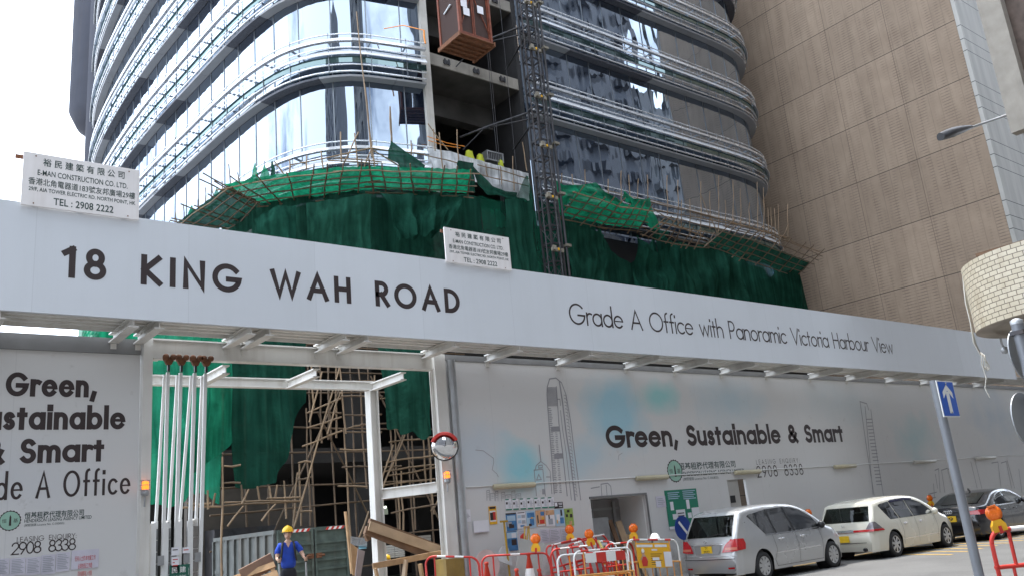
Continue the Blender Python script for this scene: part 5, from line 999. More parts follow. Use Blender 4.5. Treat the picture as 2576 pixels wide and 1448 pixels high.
for h in HANDS:
    x, y, z = 7.57 + h[0] * math.cos(R(-22)) - (h[1] - .028) * math.sin(R(-22)), 17.0 + h[0] * math.sin(R(-22)) + (h[1] - .028) * math.cos(R(-22)), .40 + h[2]
    part('handle', K['galv'], hc, lambda m: m.tube([(x, y, z + .07), (x, y, z - .05), (x, y - .02, .62), (x, y - .25, .56), (x, y - .9, .56)], .019, 8))
    part('grip', K['black'], hc, lambda m: m.tube([(x, y, z + .075), (x, y, z - .06)], .022, 8))
part('platform', K['wood'], hc, lambda m: m.box(7.36, 15.8, .585, 7.92, 16.6, .62))
for x in (7.36, 7.92):
    for y in (15.95, 16.5): part('wheel', K['black'], hc, lambda m: m.lathe([(.02, -.02), (.08, -.02), (.09, 0), (.08, .02), (.02, .02)], (x, y, .47), (1, 0, 0), 16))

def pallet(label, loc, rot, n=5):
    p = thing('pallet', label, 'pallet', loc, 0, 'broken timber pallets'); p.rotation_euler = rot
    for q in range(n): part('slat', K['wood'], p, lambda m: m.box(-.5, -.5 + q * (1.0 / n), .08, .5, -.5 + q * (1.0 / n) + .12, .10), world=False)
    for x in (-.48, -.04, .40): part('stringer', K['wood'], p, lambda m: m.box(x, -.5, 0, x + .08, .42, .079), world=False)
    return p
pallet('upper broken pallet tipped on its edge beside the man in blue', (7.0, 17.3, .95), (R(62), R(-14), R(-12)), 5)
pallet('lower broken pallet leaning under the upper one', (6.62, 17.1, .55), (R(50), R(-20), R(-5)), 4)
m = M(); m.obox(onY(648, 1428, 17.4), (.33, 0, .13), (0, .01, .003), (-.06, 0, .14)); tag(m.obj('cardboard', mat('cardboard', (.27, .17, .12), .85, var=.2)), 'brown folded cardboard leaning on the pallets', 'cardboard')
U = lambda x, y: (836.2 + .1316 * x, 1257.4 + .1316 * y)
def plank(label, p, q, y, w_, th, mt, name='plank', yq=None, group='loose timbers by the gate'):
    a, b = onY(*U(*p), y), onY(*U(*q), yq or y); m = M(); m.bar(a, b, th, w_, (0, 0, 1)); return tag(m.obj(name, mt, bevel=.003), label, 'timber', group)
plank('long plywood chute board sloping down to the right between the white posts', (700, 480), (2040, 950), 17.1, .20, .03, K['ply'])
plank('thin brown edge board along the top of the plywood chute', (700, 385), (2070, 905), 17.25, .10, .10, K['wood_dark'])
plank('dark wet beam running below the plywood chute', (620, 560), (1830, 1035), 17.2, .17, .1, K['wood_dark'])
plank('low brown rail board across the front of the timber pile', (770, 1255), (2080, 1005), 16.6, .12, .05, K['wood'])
plank('short upright timber leg under the middle of the low rail', (1400, 1130), (1360, 1560), 16.52, .13, .05, K['ply'])
plank('slanting timber leg right of the middle leg', (1670, 1210), (1730, 1560), 16.52, .11, .05, K['wood'])
plank('slanting timber leg at the left end of the low rail', (820, 1290), (870, 1560), 16.52, .09, .05, K['wood'])
plank('tall thin plank standing against the truck', (245, 210), (370, 1400), 19.2, .08, .04, K['wood'])
plank('small dark timber block beside the white post', (640, 640), (690, 760), 17.6, .10, .1, K['wood_dark'])
def sheet(label, quad, y, mt, cat='board', name='board'):
    pts = [onY(*U(*p), y + .1 * (i > 1)) for i, p in enumerate(quad)]; m = M(); m.prism(pts, (0, .02, 0)); return tag(m.obj(name, mt), label, cat)
sheet('brown plywood sheet leaning left of the white post', ((340, 810), (480, 910), (430, 1430), (390, 1430)), 18.4, K['wood'])
sheet('greyish purple board leaning beside the brown plywood sheet', ((490, 920), (620, 970), (540, 1460), (430, 1460)), 18.2, mat('weathered_board', (.28, .235, .24), .7, var=.2))
def wiremesh(m):
    for q in range(9):
        a, b = onY(*U(350, 690 + q * 20), 18.9), onY(*U(660, 730 + q * 18), 18.9); m.tube([a, b], .006, 4)
    for q in range(16):
        a, b = onY(*U(350 + q * 20, 690 + q * 2.5), 18.9), onY(*U(352 + q * 20, 850 + q * 1.5), 18.9); m.tube([a, b], .006, 4)
m = M(); wiremesh(m); tag(m.obj('wire_mesh', K['galv']), 'bent grey wire mesh panel behind the white post', 'wire mesh')
m = M(); drape(m, [onY(*U(490, 860), 19), onY(*U(660, 830), 19)], [onY(*U(500, 960), 18.8), onY(*U(640, 960), 18.8)], nu=16, nv=8, amp=.06, seed=70); tag(m.obj('tarpaulin', mat('teal_tarp', (.06, .17, .21), .6, var=.2)), 'small crumpled teal tarpaulin behind the leaning boards', 'tarpaulin')
for k, (p, q, y) in enumerate((((960, 820), (1400, 1000), 20.0), ((1000, 960), (1380, 1110), 19.4), ((1500, 650), (1880, 850), 21.0))):
    a, b = onY(*U(p[0], q[1]), y), onY(*U(q[0], p[1]), y); t_ = thing('block_stack', ('stack of pale concrete blocks behind the plywood chute', 'nearer low stack of pale blocks under the chute', 'pale block wall piece far behind the chute')[k], 'concrete blocks', ((a.x + b.x) / 2, y, a.z), 0)
    def blocks(m):
        n = 3
        for r in range(n):
            h = (b.z - a.z) / n; c = max(2, int((b.x - a.x) / .36)); w_ = (b.x - a.x) / c
            for i in range(c): m.box(a.x + i * w_ + .006, y, a.z + r * h + .004, a.x + (i + 1) * w_ - .006, y + .2, a.z + (r + 1) * h - .004)
    part('blocks', K['concrete'] if k == 2 else mat('pale_block%d' % k, (.42, .41, .38), .85, var=.15), t_, blocks)
m = M(); m.tube([onY(*U(920, 930), 18.2), onY(*U(930, 1100), 18.1), onY(*U(900, 1330), 18.0)], [.14, .16, .13], 10); tag(m.obj('rubble_sack', mat('grey_sack', (.36, .34, .32), .9, var=.2, bump=.6, bscale=15)), 'grey rubble sack right of the white inner post', 'sack')
m = M(); m.lathe([(.0, .07), (.06, .06), (.085, .0), (.095, -.03), (.0, -.03)], onY(*U(1035, 1090), 17.8), (.3, 0, 1), 14); tag(m.obj('helmet', K['helmet']), 'yellow helmet lying on the blocks', 'helmet')
lm = thing('work_lamp', 'lit greenish tube lamp mounted in the dark behind the white inner post', 'lamp', onY(955, 1280, 24.5))
a = onY(950, 1277, 24.5); b = onY(968, 1275, 24.5)
part('housing', mat('lamp_housing', (.40, .44, .32), .5), lm, lambda m: m.box(a.x - .02, 24.5, a.z - .2, b.x + .1, 24.6, a.z - .03))
el = bpy.data.materials.new('lit_lamp'); el.use_nodes = True; q = el.node_tree.nodes['Principled BSDF']; q.inputs['Emission Color'].default_value = (.9, 1, .8, 1); q.inputs['Emission Strength'].default_value = 3
part('tube', el, lm, lambda m: m.tube([(a.x, 24.52, a.z), (b.x + .05, 24.52, a.z + .02)], .03, 8))

# ------------------------------------------------------------------ fittings on the hoarding
Zp = lambda x, y: (1068.8 + .2685 * x, 1068.8 + .2685 * y)
Zr = lambda x, y: (1634.6 + .2618 * x, 1068.8 + .2618 * y)
tubes = [(1240, 1345, 1222, 1.0, 'nearest the gate'), (1600, 1680, 1205, .9, 'second from the gate, left of the round logo'), (1848, 1912, 1190, .85, 'third from the gate, over the hatch'), (2099, 2152, 1177, .8, 'fourth from the gate, past the telephone number'), (2300, 2352, 1163.5, 1.4, 'fifth from the gate, left of the sign pole'), (2455, 2502, 1153, 1.4, 'farthest from the gate, right of the sign pole')]
for k, (u0, u1, v, s, tx) in enumerate(tubes):
    p, q = onY(u0, v + 2, 15.93), onY(u1, v - 2, 15.93); z = 2.60
    f = thing('tube_light', 'yellowed tube light fitting ' + tx, 'light fitting', ((p.x + q.x) / 2, 15.93, z), 0, 'tube lights along the hoarding')
    part('diffuser', mat('yellowed_plastic_%d' % k, (.50, .45, .31) if k < 4 else (.55, .53, .48), .4, var=.15), f, lambda m: m.tube([(p.x, 15.92, z), (p.x + .03, 15.92, z), (q.x - .03, 15.92, z), (q.x, 15.92, z)], [.045, .065, .065, .045], 12))
    part('back_plate', K['galv'], f, lambda m: m.box(p.x + .05, 15.975, z - .05, q.x - .05, 15.997, z + .06))
m = M(); m.tube([(11.3, 15.975, 2.63), (20, 15.975, 2.64), (30, 15.975, 2.63), (46, 15.975, 2.65)], .014, 6); tag(m.obj('cable_conduit', K['white']), 'thin white conduit joining the tube lights along the hoarding', 'conduit')
PC = {'b': mat('poster_blue', (.06, .20, .42), .5, var=.3, scale=9), 'lb': mat('poster_pale_blue', (.40, .55, .68), .5, var=.15), 'g': mat('poster_green', (.30, .42, .10), .5, var=.3, scale=9), 'o': mat('poster_orange', (.62, .36, .20), .5, var=.3, scale=12), 'k': K['ink'], 'w': K['paper'], 'r': K['red'], 'y': K['yellow'], 'dg': mat('poster_dark_green', (.01, .20, .12), .45), 's': K['skin'], 'gr': mat('poster_grey', (.36, .38, .42), .6), 'lv': mat('lilac_paper', (.60, .58, .66), .7)}
def poster(label, f, x0, y0, x1, y1, base, blobs, Y=15.985, group=None, cat='poster', name='poster'):
    xm, ym = (x0 + x1) / 2, (y0 + y1) / 2; X0, X1 = onY(*f(x0, ym), Y).x, onY(*f(x1, ym), Y).x; Z1, Z0 = onY(*f(xm, y0), Y).z, onY(*f(xm, y1), Y).z
    t = thing(name, label, cat, ((X0 + X1) / 2, Y, Z0), 0, group)
    part('sheet', PC[base], t, lambda m: m.box(X0, Y, Z0, X1, Y + .006, Z1))
    cols = {}
    for i, (c, a, b, w_, h) in enumerate(blobs): cols.setdefault(c, []).append((i, a, b, w_, h))
    for c, ls in cols.items():
        def fn(m):
            for i, a, b, w_, h in ls:
                xa, za = X0 + (X1 - X0) * a, Z1 - (Z1 - Z0) * b; yy = Y - .002 - .0008 * i
                m.add([(xa, yy, za - (Z1 - Z0) * h), (xa + (X1 - X0) * w_, yy, za - (Z1 - Z0) * h), (xa + (X1 - X0) * w_, yy, za), (xa, yy, za)], [(0, 1, 2, 3)])
        part('print', PC[c], t, fn)
    return t, (X0, X1, Z0, Z1)
def lines(n, x0=.1, x1=.9, y0=.3, y1=.95, c='gr'):
    return [(c, x0, y0 + (y1 - y0) * i / n, (x1 - x0) * (.75 + .25 * ((i * 7) % 3) / 2), (y1 - y0) / n * .4) for i in range(n)]
pic = [('k', .1, .22, .25, .14)]
nm = ['first', 'second', 'third', 'fourth', 'fifth', 'sixth', 'seventh']
for i, (a, b) in enumerate(((752, 812), (820, 876), (888, 945), (955, 1012), (1022, 1080), (1088, 1147), (1152, 1210))):
    poster('%s small white notice from the left in the upper row over the posters' % nm[i], Zp, a, 688 - i * 3, b, 796 - i * 4, 'w', [('dg', .05, .0, .55, .09), ('dg', .03, .86, .94, .12), ('k', .1, .26 + .04 * (i % 3), .28, .2)] + lines(5, .45, .95, .25, .8), group='small notices over the posters', cat='notice', name='notice')
ps = [((762, 818, 858, 985), 'b', 'dark blue photo poster at the left of the large poster row', [('k', .0, .0, 1, .08), ('lb', .1, .15, .8, .3), ('gr', .05, .5, .6, .25), ('k', .2, .6, .5, .25), ('b', .5, .45, .4, .2)]),
      ((862, 805, 945, 965), 'w', 'white comic strip poster between two blue posters', [('k', .1, .04, .8, .05), ('lb', .08, .2, .38, .18), ('gr', .52, .2, .4, .18), ('lb', .1, .5, .36, .18), ('gr', .52, .52, .4, .2), ('b', .3, .8, .5, .1)]),
      ((950, 798, 1036, 958), 'lb', 'pale blue poster with a worker in yellow helmet', [('b', .1, .1, .8, .3), ('y', .48, .38, .22, .08), ('b', .35, .46, .45, .4), ('k', .2, .75, .3, .15)]),
      ((1040, 792, 1128, 942), 'o', 'orange poster with standing figures', [('b', .5, .1, .4, .25), ('k', .12, .3, .12, .5), ('r', .35, .6, .5, .25), ('y', .6, .45, .2, .15), ('w', .1, .9, .8, .08)]),
      ((1130, 788, 1215, 942), 'w', 'cream poster with an orange banner and a grey figure', [('o', .02, .02, .96, .3), ('k', .3, .3, .15, .3), ('gr', .25, .55, .5, .35)]),
      ((1218, 782, 1306, 942), 'lb', 'light blue poster with a crossing figure', [('k', .6, .05, .2, .35), ('w', .15, .3, .35, .4), ('b', .5, .5, .4, .35), ('y', .12, .62, .12, .2)]),
      ((1310, 776, 1390, 940), 'g', 'green poster with black discs at the right of the large row', [('k', .3, .08, .3, .14), ('k', .12, .32, .25, .16), ('k', .6, .32, .28, .2), ('o', .45, .72, .3, .2)]),
      ((772, 990, 866, 1172), 'b', 'blue poster with a group photograph in the lower row', [('lb', .0, .05, 1, .3), ('w', .45, .1, .45, .25), ('k', .4, .42, .5, .3), ('b', .0, .76, 1, .22)])]
for (x0, y0, x1, y1), b, lb, bl in ps: poster(lb, Zp, x0, y0, x1, y1, b, bl, group='safety posters on the hoarding')
for i, (x0, x1) in enumerate(((880, 955), (1085, 1165), (1170, 1270), (1275, 1385))):
    poster(('first', 'second', 'third', 'last')[i] + ' faint lilac sheet from the left in the lower row', Zp, x0, 975 - i * 6, x1, 1105 - i * 6, 'lv', lines(7, .08, .9, .1, .92), cat='notice', name='notice', group='faint sheets in the lower row')
t, bx = poster('small black sign with white tick above the green poster', Zp, 1210, 716, 1292, 774, 'k', [('w', .06, .08, .3, .6), ('w', .48, .15, .45, .12), ('w', .48, .4, .4, .1), ('w', .5, .7, .4, .1)], cat='sign', name='sign')
t, bx = poster('white paper with a red prohibition circle beside the downpipe', Zp, 295, 788, 428, 905, 'w', lines(4, .45, .95, .35, .75), cat='notice', name='notice')
part('circle', K['red'], t, lambda m: m.tube([(bx[0] + .14 + .075 * math.cos(a / 16 * 6.283), 15.975, (bx[2] + bx[3]) / 2 + .075 * math.sin(a / 16 * 6.283)) for a in range(16)], .01, 6, closed=True)); part('figure', K['ink'], t, lambda m: m.box(bx[0] + .115, 15.98, (bx[2] + bx[3]) / 2 - .04, bx[0] + .165, 15.983, (bx[2] + bx[3]) / 2 + .04))
poster('faint white sheet taped under the prohibition notice', Zp, 298, 925, 405, 1015, 'lv', lines(5, .08, .85, .1, .85), cat='notice', name='notice')
t, bx = poster('yellow dented poster with a red and black emblem', Zp, 600, 755, 672, 925, 'y', [('w', .08, .25, .8, .6), ('r', .45, .32, .4, .45), ('k', .12, .35, .4, .42), ('k', .1, .03, .8, .12)])
t, bx = poster('white papers folded over a line, hung between notice and poster', Zp, 455, 888, 598, 1000, 'w', [('lv', .02, .92, .96, .06)], Y=15.94, cat='paper', name='paper')
poster('pale lilac paper right of the doorway', Zp, 2165, 660, 2258, 765, 'lv', lines(4, .15, .85, .2, .85), cat='notice', name='notice')
t, bx = poster('large green noticeboard with white hands and text behind the silver car', Zr, 160, 612, 470, 985, 'dg', [('w', .12, .30, .1, .22), ('w', .62, .28, .1, .24), ('w', .27, .52, .28, .34), ('w', .76, .50, .24, .3), ('w', .15, .62, .14, .14), ('w', .62, .62, .12, .14), ('w', .0, .93, 1, .07)] + [('lb', .08, .06 + .05 * i, .36 - .05 * (i % 2), .022) for i in range(4)] + [('lb', .54, .04 + .05 * i, .4 - .06 * (i % 2), .022) for i in range(5)] + [('k', .3, .6 + .07 * i, .2, .025) for i in range(3)], name='noticeboard', cat='noticeboard')
Zl = lambda x, y: (.3487 * x, 943 + .3487 * y)
for i, (x0, x1, y0, y1) in enumerate(((-45, 65, 1322, 1445), (72, 182, 1316, 1440), (187, 292, 1310, 1436), (297, 398, 1292, 1432), (404, 502, 1276, 1412))):
    poster(('first', 'second', 'third', 'fourth', 'fifth')[i] + ' typed sheet from the left along the bottom of the left hoarding', Zl, x0, y0, x1, y1, 'lv', lines(9, .1, .9, .08, .92), cat='notice', name='notice', group='typed sheets on the left hoarding')
t, bx = poster('white notice with red Chinese writing at the right of the typed sheets', Zl, 515, 1256, 712, 1392, 'lv', [], cat='notice', name='notice')
for i, tx in enumerate(('任何人士於本地盤工作', '必須先登記工作證', '否則嚴禁進入地盤')): m = M(); font_text(m, tx, bx[0] + .05 + .05 * (i > 0), bx[1] - .05 - .05 * (i > 0), bx[3] - .17 - .12 * i, .08, 15.982); m.obj('lettering', K['red'], t)
cb = thing('electric_cabinet', 'grey electric cabinet with a yellow danger triangle inside the doorway', 'cabinet', (15.45, 16.3, .13))
part('body', K['galv'], cb, lambda m: m.box(15.12, 16.25, .13, 15.78, 16.6, 1.72), bevel=.01)
lb = part('label', K['paper'], cb, lambda m: m.box(15.36, 16.242, .55, 15.66, 16.248, 1.12))
part('triangle', K['yellow'], lb, lambda m: (m.add([(15.40, 16.240, .80), (15.62, 16.240, .80), (15.51, 16.240, 1.06)], [(0, 1, 2)]), m.box(15.39, 16.240, .6, 15.56, 16.241, .74)))
part('outline', K['ink'], lb, lambda m: (m.tube([(15.40, 16.236, .80), (15.62, 16.236, .80), (15.51, 16.236, 1.06)], .011, 5, closed=True), m.add([(15.52, 16.238, 1.0), (15.49, 16.238, .92), (15.52, 16.238, .92), (15.50, 16.238, .83), (15.545, 16.238, .94), (15.51, 16.238, .94)], [(0, 1, 2, 3, 4, 5)])))
for k, (x, w_, h, rr, tx) in enumerate(((15.95, .12, 1.5, -.18, 'dark brown plank leaning in the doorway beside the cabinet'), (16.28, .14, 1.5, -.14, 'middle weathered plank leaning in the doorway'), (16.55, .22, 1.45, -.12, 'wide pale plank leaning at the right of the doorway'), (16.85, .14, 1.1, -.12, 'shortest plank leaning at the doorway edge'))):
    m = M(); m.bar((x, 16.2, .14), (x + rr * 1.2, 16.55, .14 + h), .03, w_, (1, 0, 0)); tag(m.obj('plank', K['ply'] if k > 1 else K['wood_dark'], bevel=.003), tx, 'timber')
for k, (p, tx) in enumerate(((onY(365, 1222, 15.8), 'amber beacon on the gate post left of the entrance'), (onY(1124, 1195, 15.7), 'amber beacon on the downpipe right of the entrance'))):
    b = thing('warning_beacon', tx, 'beacon', (p.x, p.y, p.z - .12), 0, 'amber beacons at the gate')
    part('base', K['galv'], b, lambda m: (m.lathe([(0, -.16), (.05, -.16), (.07, -.13), (.07, -.06), (0, -.06)], (p.x, p.y, p.z), n=14), m.tube([(p.x, p.y, p.z - .16), (p.x, p.y + .02, p.z - .34)], .015, 6)))
    em = bpy.data.materials.new('amber_lit'); em.use_nodes = True; q = em.node_tree.nodes['Principled BSDF']; q.inputs['Base Color'].default_value = (.7, .15, .02, 1); q.inputs['Emission Color'].default_value = (1, .22, .02, 1); q.inputs['Emission Strength'].default_value = .8
    part('lens', em, b, lambda m: m.lathe([(.062, -.059), (.066, .02), (.06, .07), (.03, .09), (0, .092)], (p.x, p.y, p.z), n=16))
    part('guard', K['galv'], b, lambda m: [m.tube([(p.x + .085 * math.cos(a), p.y + .085 * math.sin(a), p.z - .06), (p.x + .085 * math.cos(a), p.y + .085 * math.sin(a), p.z + .10)], .006, 4) for a in (.5, 2.1, 3.7, 5.3)] + [m.tube([(p.x + .085 * math.cos(a / 14 * 6.283), p.y + .085 * math.sin(a / 14 * 6.283), p.z + h) for a in range(14)], .006, 4, closed=True) for h in (-.06, .02, .10)])
c = onY(1118, 1122, 15.55); mr = thing('convex_mirror', 'round convex traffic mirror with a red hood on the downpipe', 'mirror', (c.x, c.y, c.z))
ax = (V3((EYE.x - c.x, EYE.y - c.y, 0)).normalized() + V3((0, 0, -.16))).normalized()
mm = bpy.data.materials.new('mirror'); mm.use_nodes = True; q = mm.node_tree.nodes['Principled BSDF']; q.inputs['Metallic'].default_value = 1; q.inputs['Roughness'].default_value = .05; q.inputs['Base Color'].default_value = (.75, .76, .78, 1)
part('mirror', mm, mr, lambda m: m.lathe([(.285, 0), (.24, .035), (.16, .065), (.08, .08), (0, .085)], c, ax, 32)); part('rim', K['black'], mr, lambda m: m.lathe([(.285, -.03), (.30, -.02), (.30, .015), (.284, .004)], c, ax, 32))
def hood(m):
    u = V3((0, 0, 1)).cross(ax).normalized(); b = ax.cross(u); m.smooth = True
    m.grid([[c + (u * math.cos(R(a)) + b * math.sin(R(a))) * rr + ax * h for a in range(25, 156, 10)] for rr, h in ((.315, -.03), (.32, .09), (.255, .095))])
part('hood', K['red'], mr, hood); part('arm', K['galv'], mr, lambda m: m.tube([c - ax * .03, (c - ax * .03 + V3((11.05, 15.78, c.z))) / 2, (11.05, 15.78, c.z)], .02, 8))
# ------------------------------------------------------------------ cars
def car_glass():
    m, n, b, L = nodes('car_glass'); N = n.nodes.new; n.nodes.remove(b); out = [q for q in n.nodes if q.type == 'OUTPUT_MATERIAL'][0]
    tp = N('ShaderNodeBsdfTransparent'); tp.inputs[0].default_value = (.30, .34, .32, 1); gl = N('ShaderNodeBsdfGlossy'); gl.inputs['Roughness'].default_value = .02; gl.inputs['Color'].default_value = (.9, .93, .95, 1)
    fr = N('ShaderNodeFresnel'); fr.inputs[0].default_value = 1.32; mr = N('ShaderNodeMapRange'); mr.inputs[3].default_value = .02; mr.inputs[4].default_value = .40; L(fr.outputs[0], mr.inputs[0])
    ms = N('ShaderNodeMixShader'); L(mr.outputs[0], ms.inputs[0]); L(tp.outputs[0], ms.inputs[1]); L(gl.outputs[0], ms.inputs[2]); L(ms.outputs[0], out.inputs[0]); return m
K['glass_car'] = car_glass()
K['seat'] = mat('seat_cloth', (.085, .08, .075), .9, var=.25)
K['lining'] = mat('cabin_lining', (.10, .10, .095), .9, var=.15)
K['chrome'] = mat('chrome', (.75, .76, .78), .15, 1, var=.03)
K['tyre'] = mat('tyre', (.016, .016, .017), .8, var=.3, scale=9)
K['alloy'] = mat('alloy', (.50, .51, .52), .3, .8, var=.08)
K['seam'] = mat('seam_gap', (.02, .02, .02), .8)  # dark joints between body panels
K['lamp_red'] = mat('red_lens', (.42, .008, .012), .12, var=.25, scale=14, coat=.6)
K['lamp_clear'] = mat('smoked_lens', (.18, .16, .17), .1, .3, var=.3, scale=10, coat=.6)
K['lamp_amber'] = mat('pale_lens', (.55, .16, .10), .15, var=.2, coat=.6)
K['plate_y'] = mat('plate_yellow', (.72, .46, .02), .4, var=.04)
K['trim'] = mat('black_trim', (.014, .014, .015), .35, var=.2)
def lerp1(x, xs, ys):
    if x <= xs[0]: return ys[0]
    for a, b, c, d in zip(xs, xs[1:], ys, ys[1:]):
        if x <= b: return c + (d - c) * (x - a) / max(1e-9, b - a)
    return ys[-1]
def car(name, label, L, W, H, out, belt, wheels, Rw, paint, rot, loc, rake=.80, bow=.13):
    c = thing(name, label, 'car', (0, 0, 0))
    pts = crom([(a, b) for a, b in out], .07); prof = [(p.x, p.y) for p in pts]; Ra = Rw + .065
    top = max(range(len(prof)), key=lambda i: prof[i][1]); rear = prof[:top + 1]; front = prof[top:]
    hw = W / 2
    def wid(x, z):
        tp = lerp1(x, [0, .06, .2, .5, 1.0, L - 1.2, L - .6, L - .22, L - .05, L], [.80, .86, .93, .98, 1, 1, .97, .88, .76, .66])
        s = lerp1(z, [.15, .28, .5, belt - .22, belt - .02, belt + .03, H - .05, H], [.94, .975, 1.0, 1.0, .975, .955, rake, rake - .02]); return hw * tp * s
    def bx(x, y): return x + bow * (y / hw) ** 2 * max(0, 1 - x / .9) - bow * 1.9 * (y / hw) ** 2 * max(0, 1 - (L - x) / 1.1)
    def sec_y(x, z, T):
        rr = max(.015, min(.15, (T - .2) * .30)); d = T - z; w_ = wid(x, min(z, T - rr * .3))
        if d < rr: w_ = wid(x, min(z, T - rr)) - rr * .85 * (1 - math.sqrt(max(0, 1 - ((rr - d) / rr) ** 2)))
        return w_
    Z0 = .20
    def z_low(x):
        z = Z0
        for wx in wheels:
            if abs(x - wx) < Ra: z = max(z, Rw + math.sqrt(Ra * Ra - (x - wx) ** 2))
        return z
    # refine stations round the arches
    st = []
    for (xa, za), (xb, zb) in zip(prof, prof[1:]):
        n = 1
        if any(abs((xa + xb) / 2 - wx) < Ra + .1 for wx in wheels): n = 3
        for k in range(n): st.append((xa + (xb - xa) * k / n, za + (zb - za) * k / n))
    st.append(prof[-1]); FR = [0, .06, .14, .24, .36, .5, .64, .76, .85, .91, .95, .975, .99, 1]
    body = M(); body.smooth = True; rows = []
    for x, T in st:
        zl = min(z_low(x), T - .02); r = []
        zs_ = [zl + (T - zl) * f for f in FR]; ys = [sec_y(x, z, T) for z in zs_]
        yt = ys[-1]; crown = .02 if T > belt + .1 else .03
        half = [(y, z) for y, z in zip(ys, zs_)] + [(yt * .75, T + crown * .45), (yt * .45, T + crown * .8), (0, T + crown)]
        full = [(-y, z) for y, z in half] + [(y, z) for y, z in reversed(half[:-1])]
        rows.append([(bx(x, y), y, z) for y, z in full])
    body.grid(rows); b = body.obj('body', paint, c, world=False)
    def Tat(x):
        for (xa, za), (xb, zb) in zip(prof[top * 0:], prof[1:]):
            pass
        return None
    xr = [p[0] for p in rear]; zr = [p[1] for p in rear]
    def T_of(x):
        best = 0
        for (xa, za), (xb, zb) in zip(prof, prof[1:]):
            if min(xa, xb) - 1e-6 <= x <= max(xa, xb) + 1e-6 and abs(xb - xa) > 1e-9: best = max(best, za + (zb - za) * (x - xa) / (xb - xa))
        return best
    def side(poly, e=.006, s=-1, n=22, k=5):                    # skin patch on the flank from an (x, z) outline
        xs = [p[0] for p in poly]; x0, x1 = min(xs), max(xs); rows = []
        for i in range(n + 1):
            x = x0 + (x1 - x0) * (.001 + .998 * i / n); zz = []
            for (xa, za), (xb, zb) in zip(poly, poly[1:] + poly[:1]):
                if (xa - x) * (xb - x) <= 0 and xa != xb: zz.append(za + (zb - za) * (x - xa) / (xb - xa))
            if len(zz) < 2: continue
            za, zb = min(zz), max(zz); T = T_of(x); rows.append([(bx(x, wid(x, z)), s * (sec_y(x, z, T) + e), z) for z in [za + (zb - za) * j / k for j in range(k + 1)]])
        return rows
    cuts = []
    def sidepart(nm, mt, poly, par=None, **kw):
        o = None
        if mt is K['glass_car']: cuts.append(('s', poly))
        for s in (-1, 1): m = M(); m.smooth = True; m.grid(side(poly, s=s, **kw)); o = m.obj(nm, mt, par or c, world=False)
        return o
    def xrear(y, z): # rear surface position for a height
        zz = z - .02; x = lerp1(zz, zr, xr) if zz <= zr[-1] else xr[-1]; return bx(x, y)
    def back(poly, e=.012, n=16, k=5):
        ys = [p[0] for p in poly]; y0, y1 = min(ys), max(ys); rows = []
        for i in range(n + 1):
            y = y0 + (y1 - y0) * (.001 + .998 * i / n); zz = []
            for (ya, za), (yb, zb) in zip(poly, poly[1:] + poly[:1]):
                if (ya - y) * (yb - y) <= 0 and ya != yb: zz.append(za + (zb - za) * (y - ya) / (yb - ya))
            za, zb = min(zz), max(zz); rows.append([(xrear(y, z) - e, y, z) for z in [za + (zb - za) * j / k for j in range(k + 1)]])
        return rows
    def backpart(nm, mt, poly, par=None, **kw):
        if mt is K['glass_car']: cuts.append(('b', poly))
        m = M(); m.smooth = True; m.grid(back(poly, **kw)); return m.obj(nm, mt, par or c, world=False)
    m = M(); m.box(.25, -hw + .22, .2, L - .3, hw - .22, .62); m.obj('underbody', K['black'], c, world=False)
    m = M()
    for wx in wheels:
        for s in (-1, 1): m.lathe([(Ra + .01, -.26), (Ra + .005, .0)], (wx, s * (hw - .06), Rw), (0, s, 0), 28); m.lathe([(.0, -.261), (Ra + .01, -.26)], (wx, s * (hw - .06), Rw), (0, s, 0), 28)
    m.obj('wheel_arch', K['black'], c, world=False)
    for wx in wheels:
        for s in (-1, 1):
            yc = s * (hw - .125)
            t = M(); t.lathe([(Rw * .62, .10), (Rw * .68, .118), (Rw * .9, .115), (Rw, .09), (Rw, -.09), (Rw * .7, -.11)], (wx, yc, Rw), (0, s, 0), 36); t.cur = 1; t.lathe([(Rw * .70, -.1), (.03, -.08)], (wx, yc, Rw), (0, s, 0), 24)
            wv = t.obj('wheel', [K['tyre'], K['black']], c, world=False)
            q = M(); q.lathe([(Rw * .69, .085), (Rw * .69, .112), (Rw * .64, .118), (Rw * .60, .10)], (wx, yc, Rw), (0, s, 0), 36); q.lathe([(Rw * .17, .098), (Rw * .15, .115), (0, .118)], (wx, yc, Rw), (0, s, 0), 16)
            ns = {'s': 9, 'w': 7, 'b': 5}[name[0]]
            for a in range(ns):
                an = 2 * math.pi * a / ns + .2; d = V3((math.cos(an), 0, math.sin(an))); e = V3((-math.sin(an), 0, math.cos(an))); ce = V3((wx, yc + s * .104, Rw))
                wi, wo = (.026, .05) if ns == 9 else (.03, .034)
                q.add([ce + d * Rw * .12 + e * wi, ce + d * Rw * .12 - e * wi, ce + d * Rw * .66 - e * wo, ce + d * Rw * .66 + e * wo] + [ce + d * Rw * .12 + e * wi + V3((0, s * .012, 0)), ce + d * Rw * .12 - e * wi + V3((0, s * .012, 0)), ce + d * Rw * .66 - e * wo * .8 + V3((0, s * .008, 0)), ce + d * Rw * .66 + e * wo * .8 + V3((0, s * .008, 0))], [(4, 5, 6, 7), (0, 1, 5, 4), (1, 2, 6, 5), (2, 3, 7, 6), (3, 0, 4, 7)])
            q.obj('rim', K['alloy'], wv, world=False)
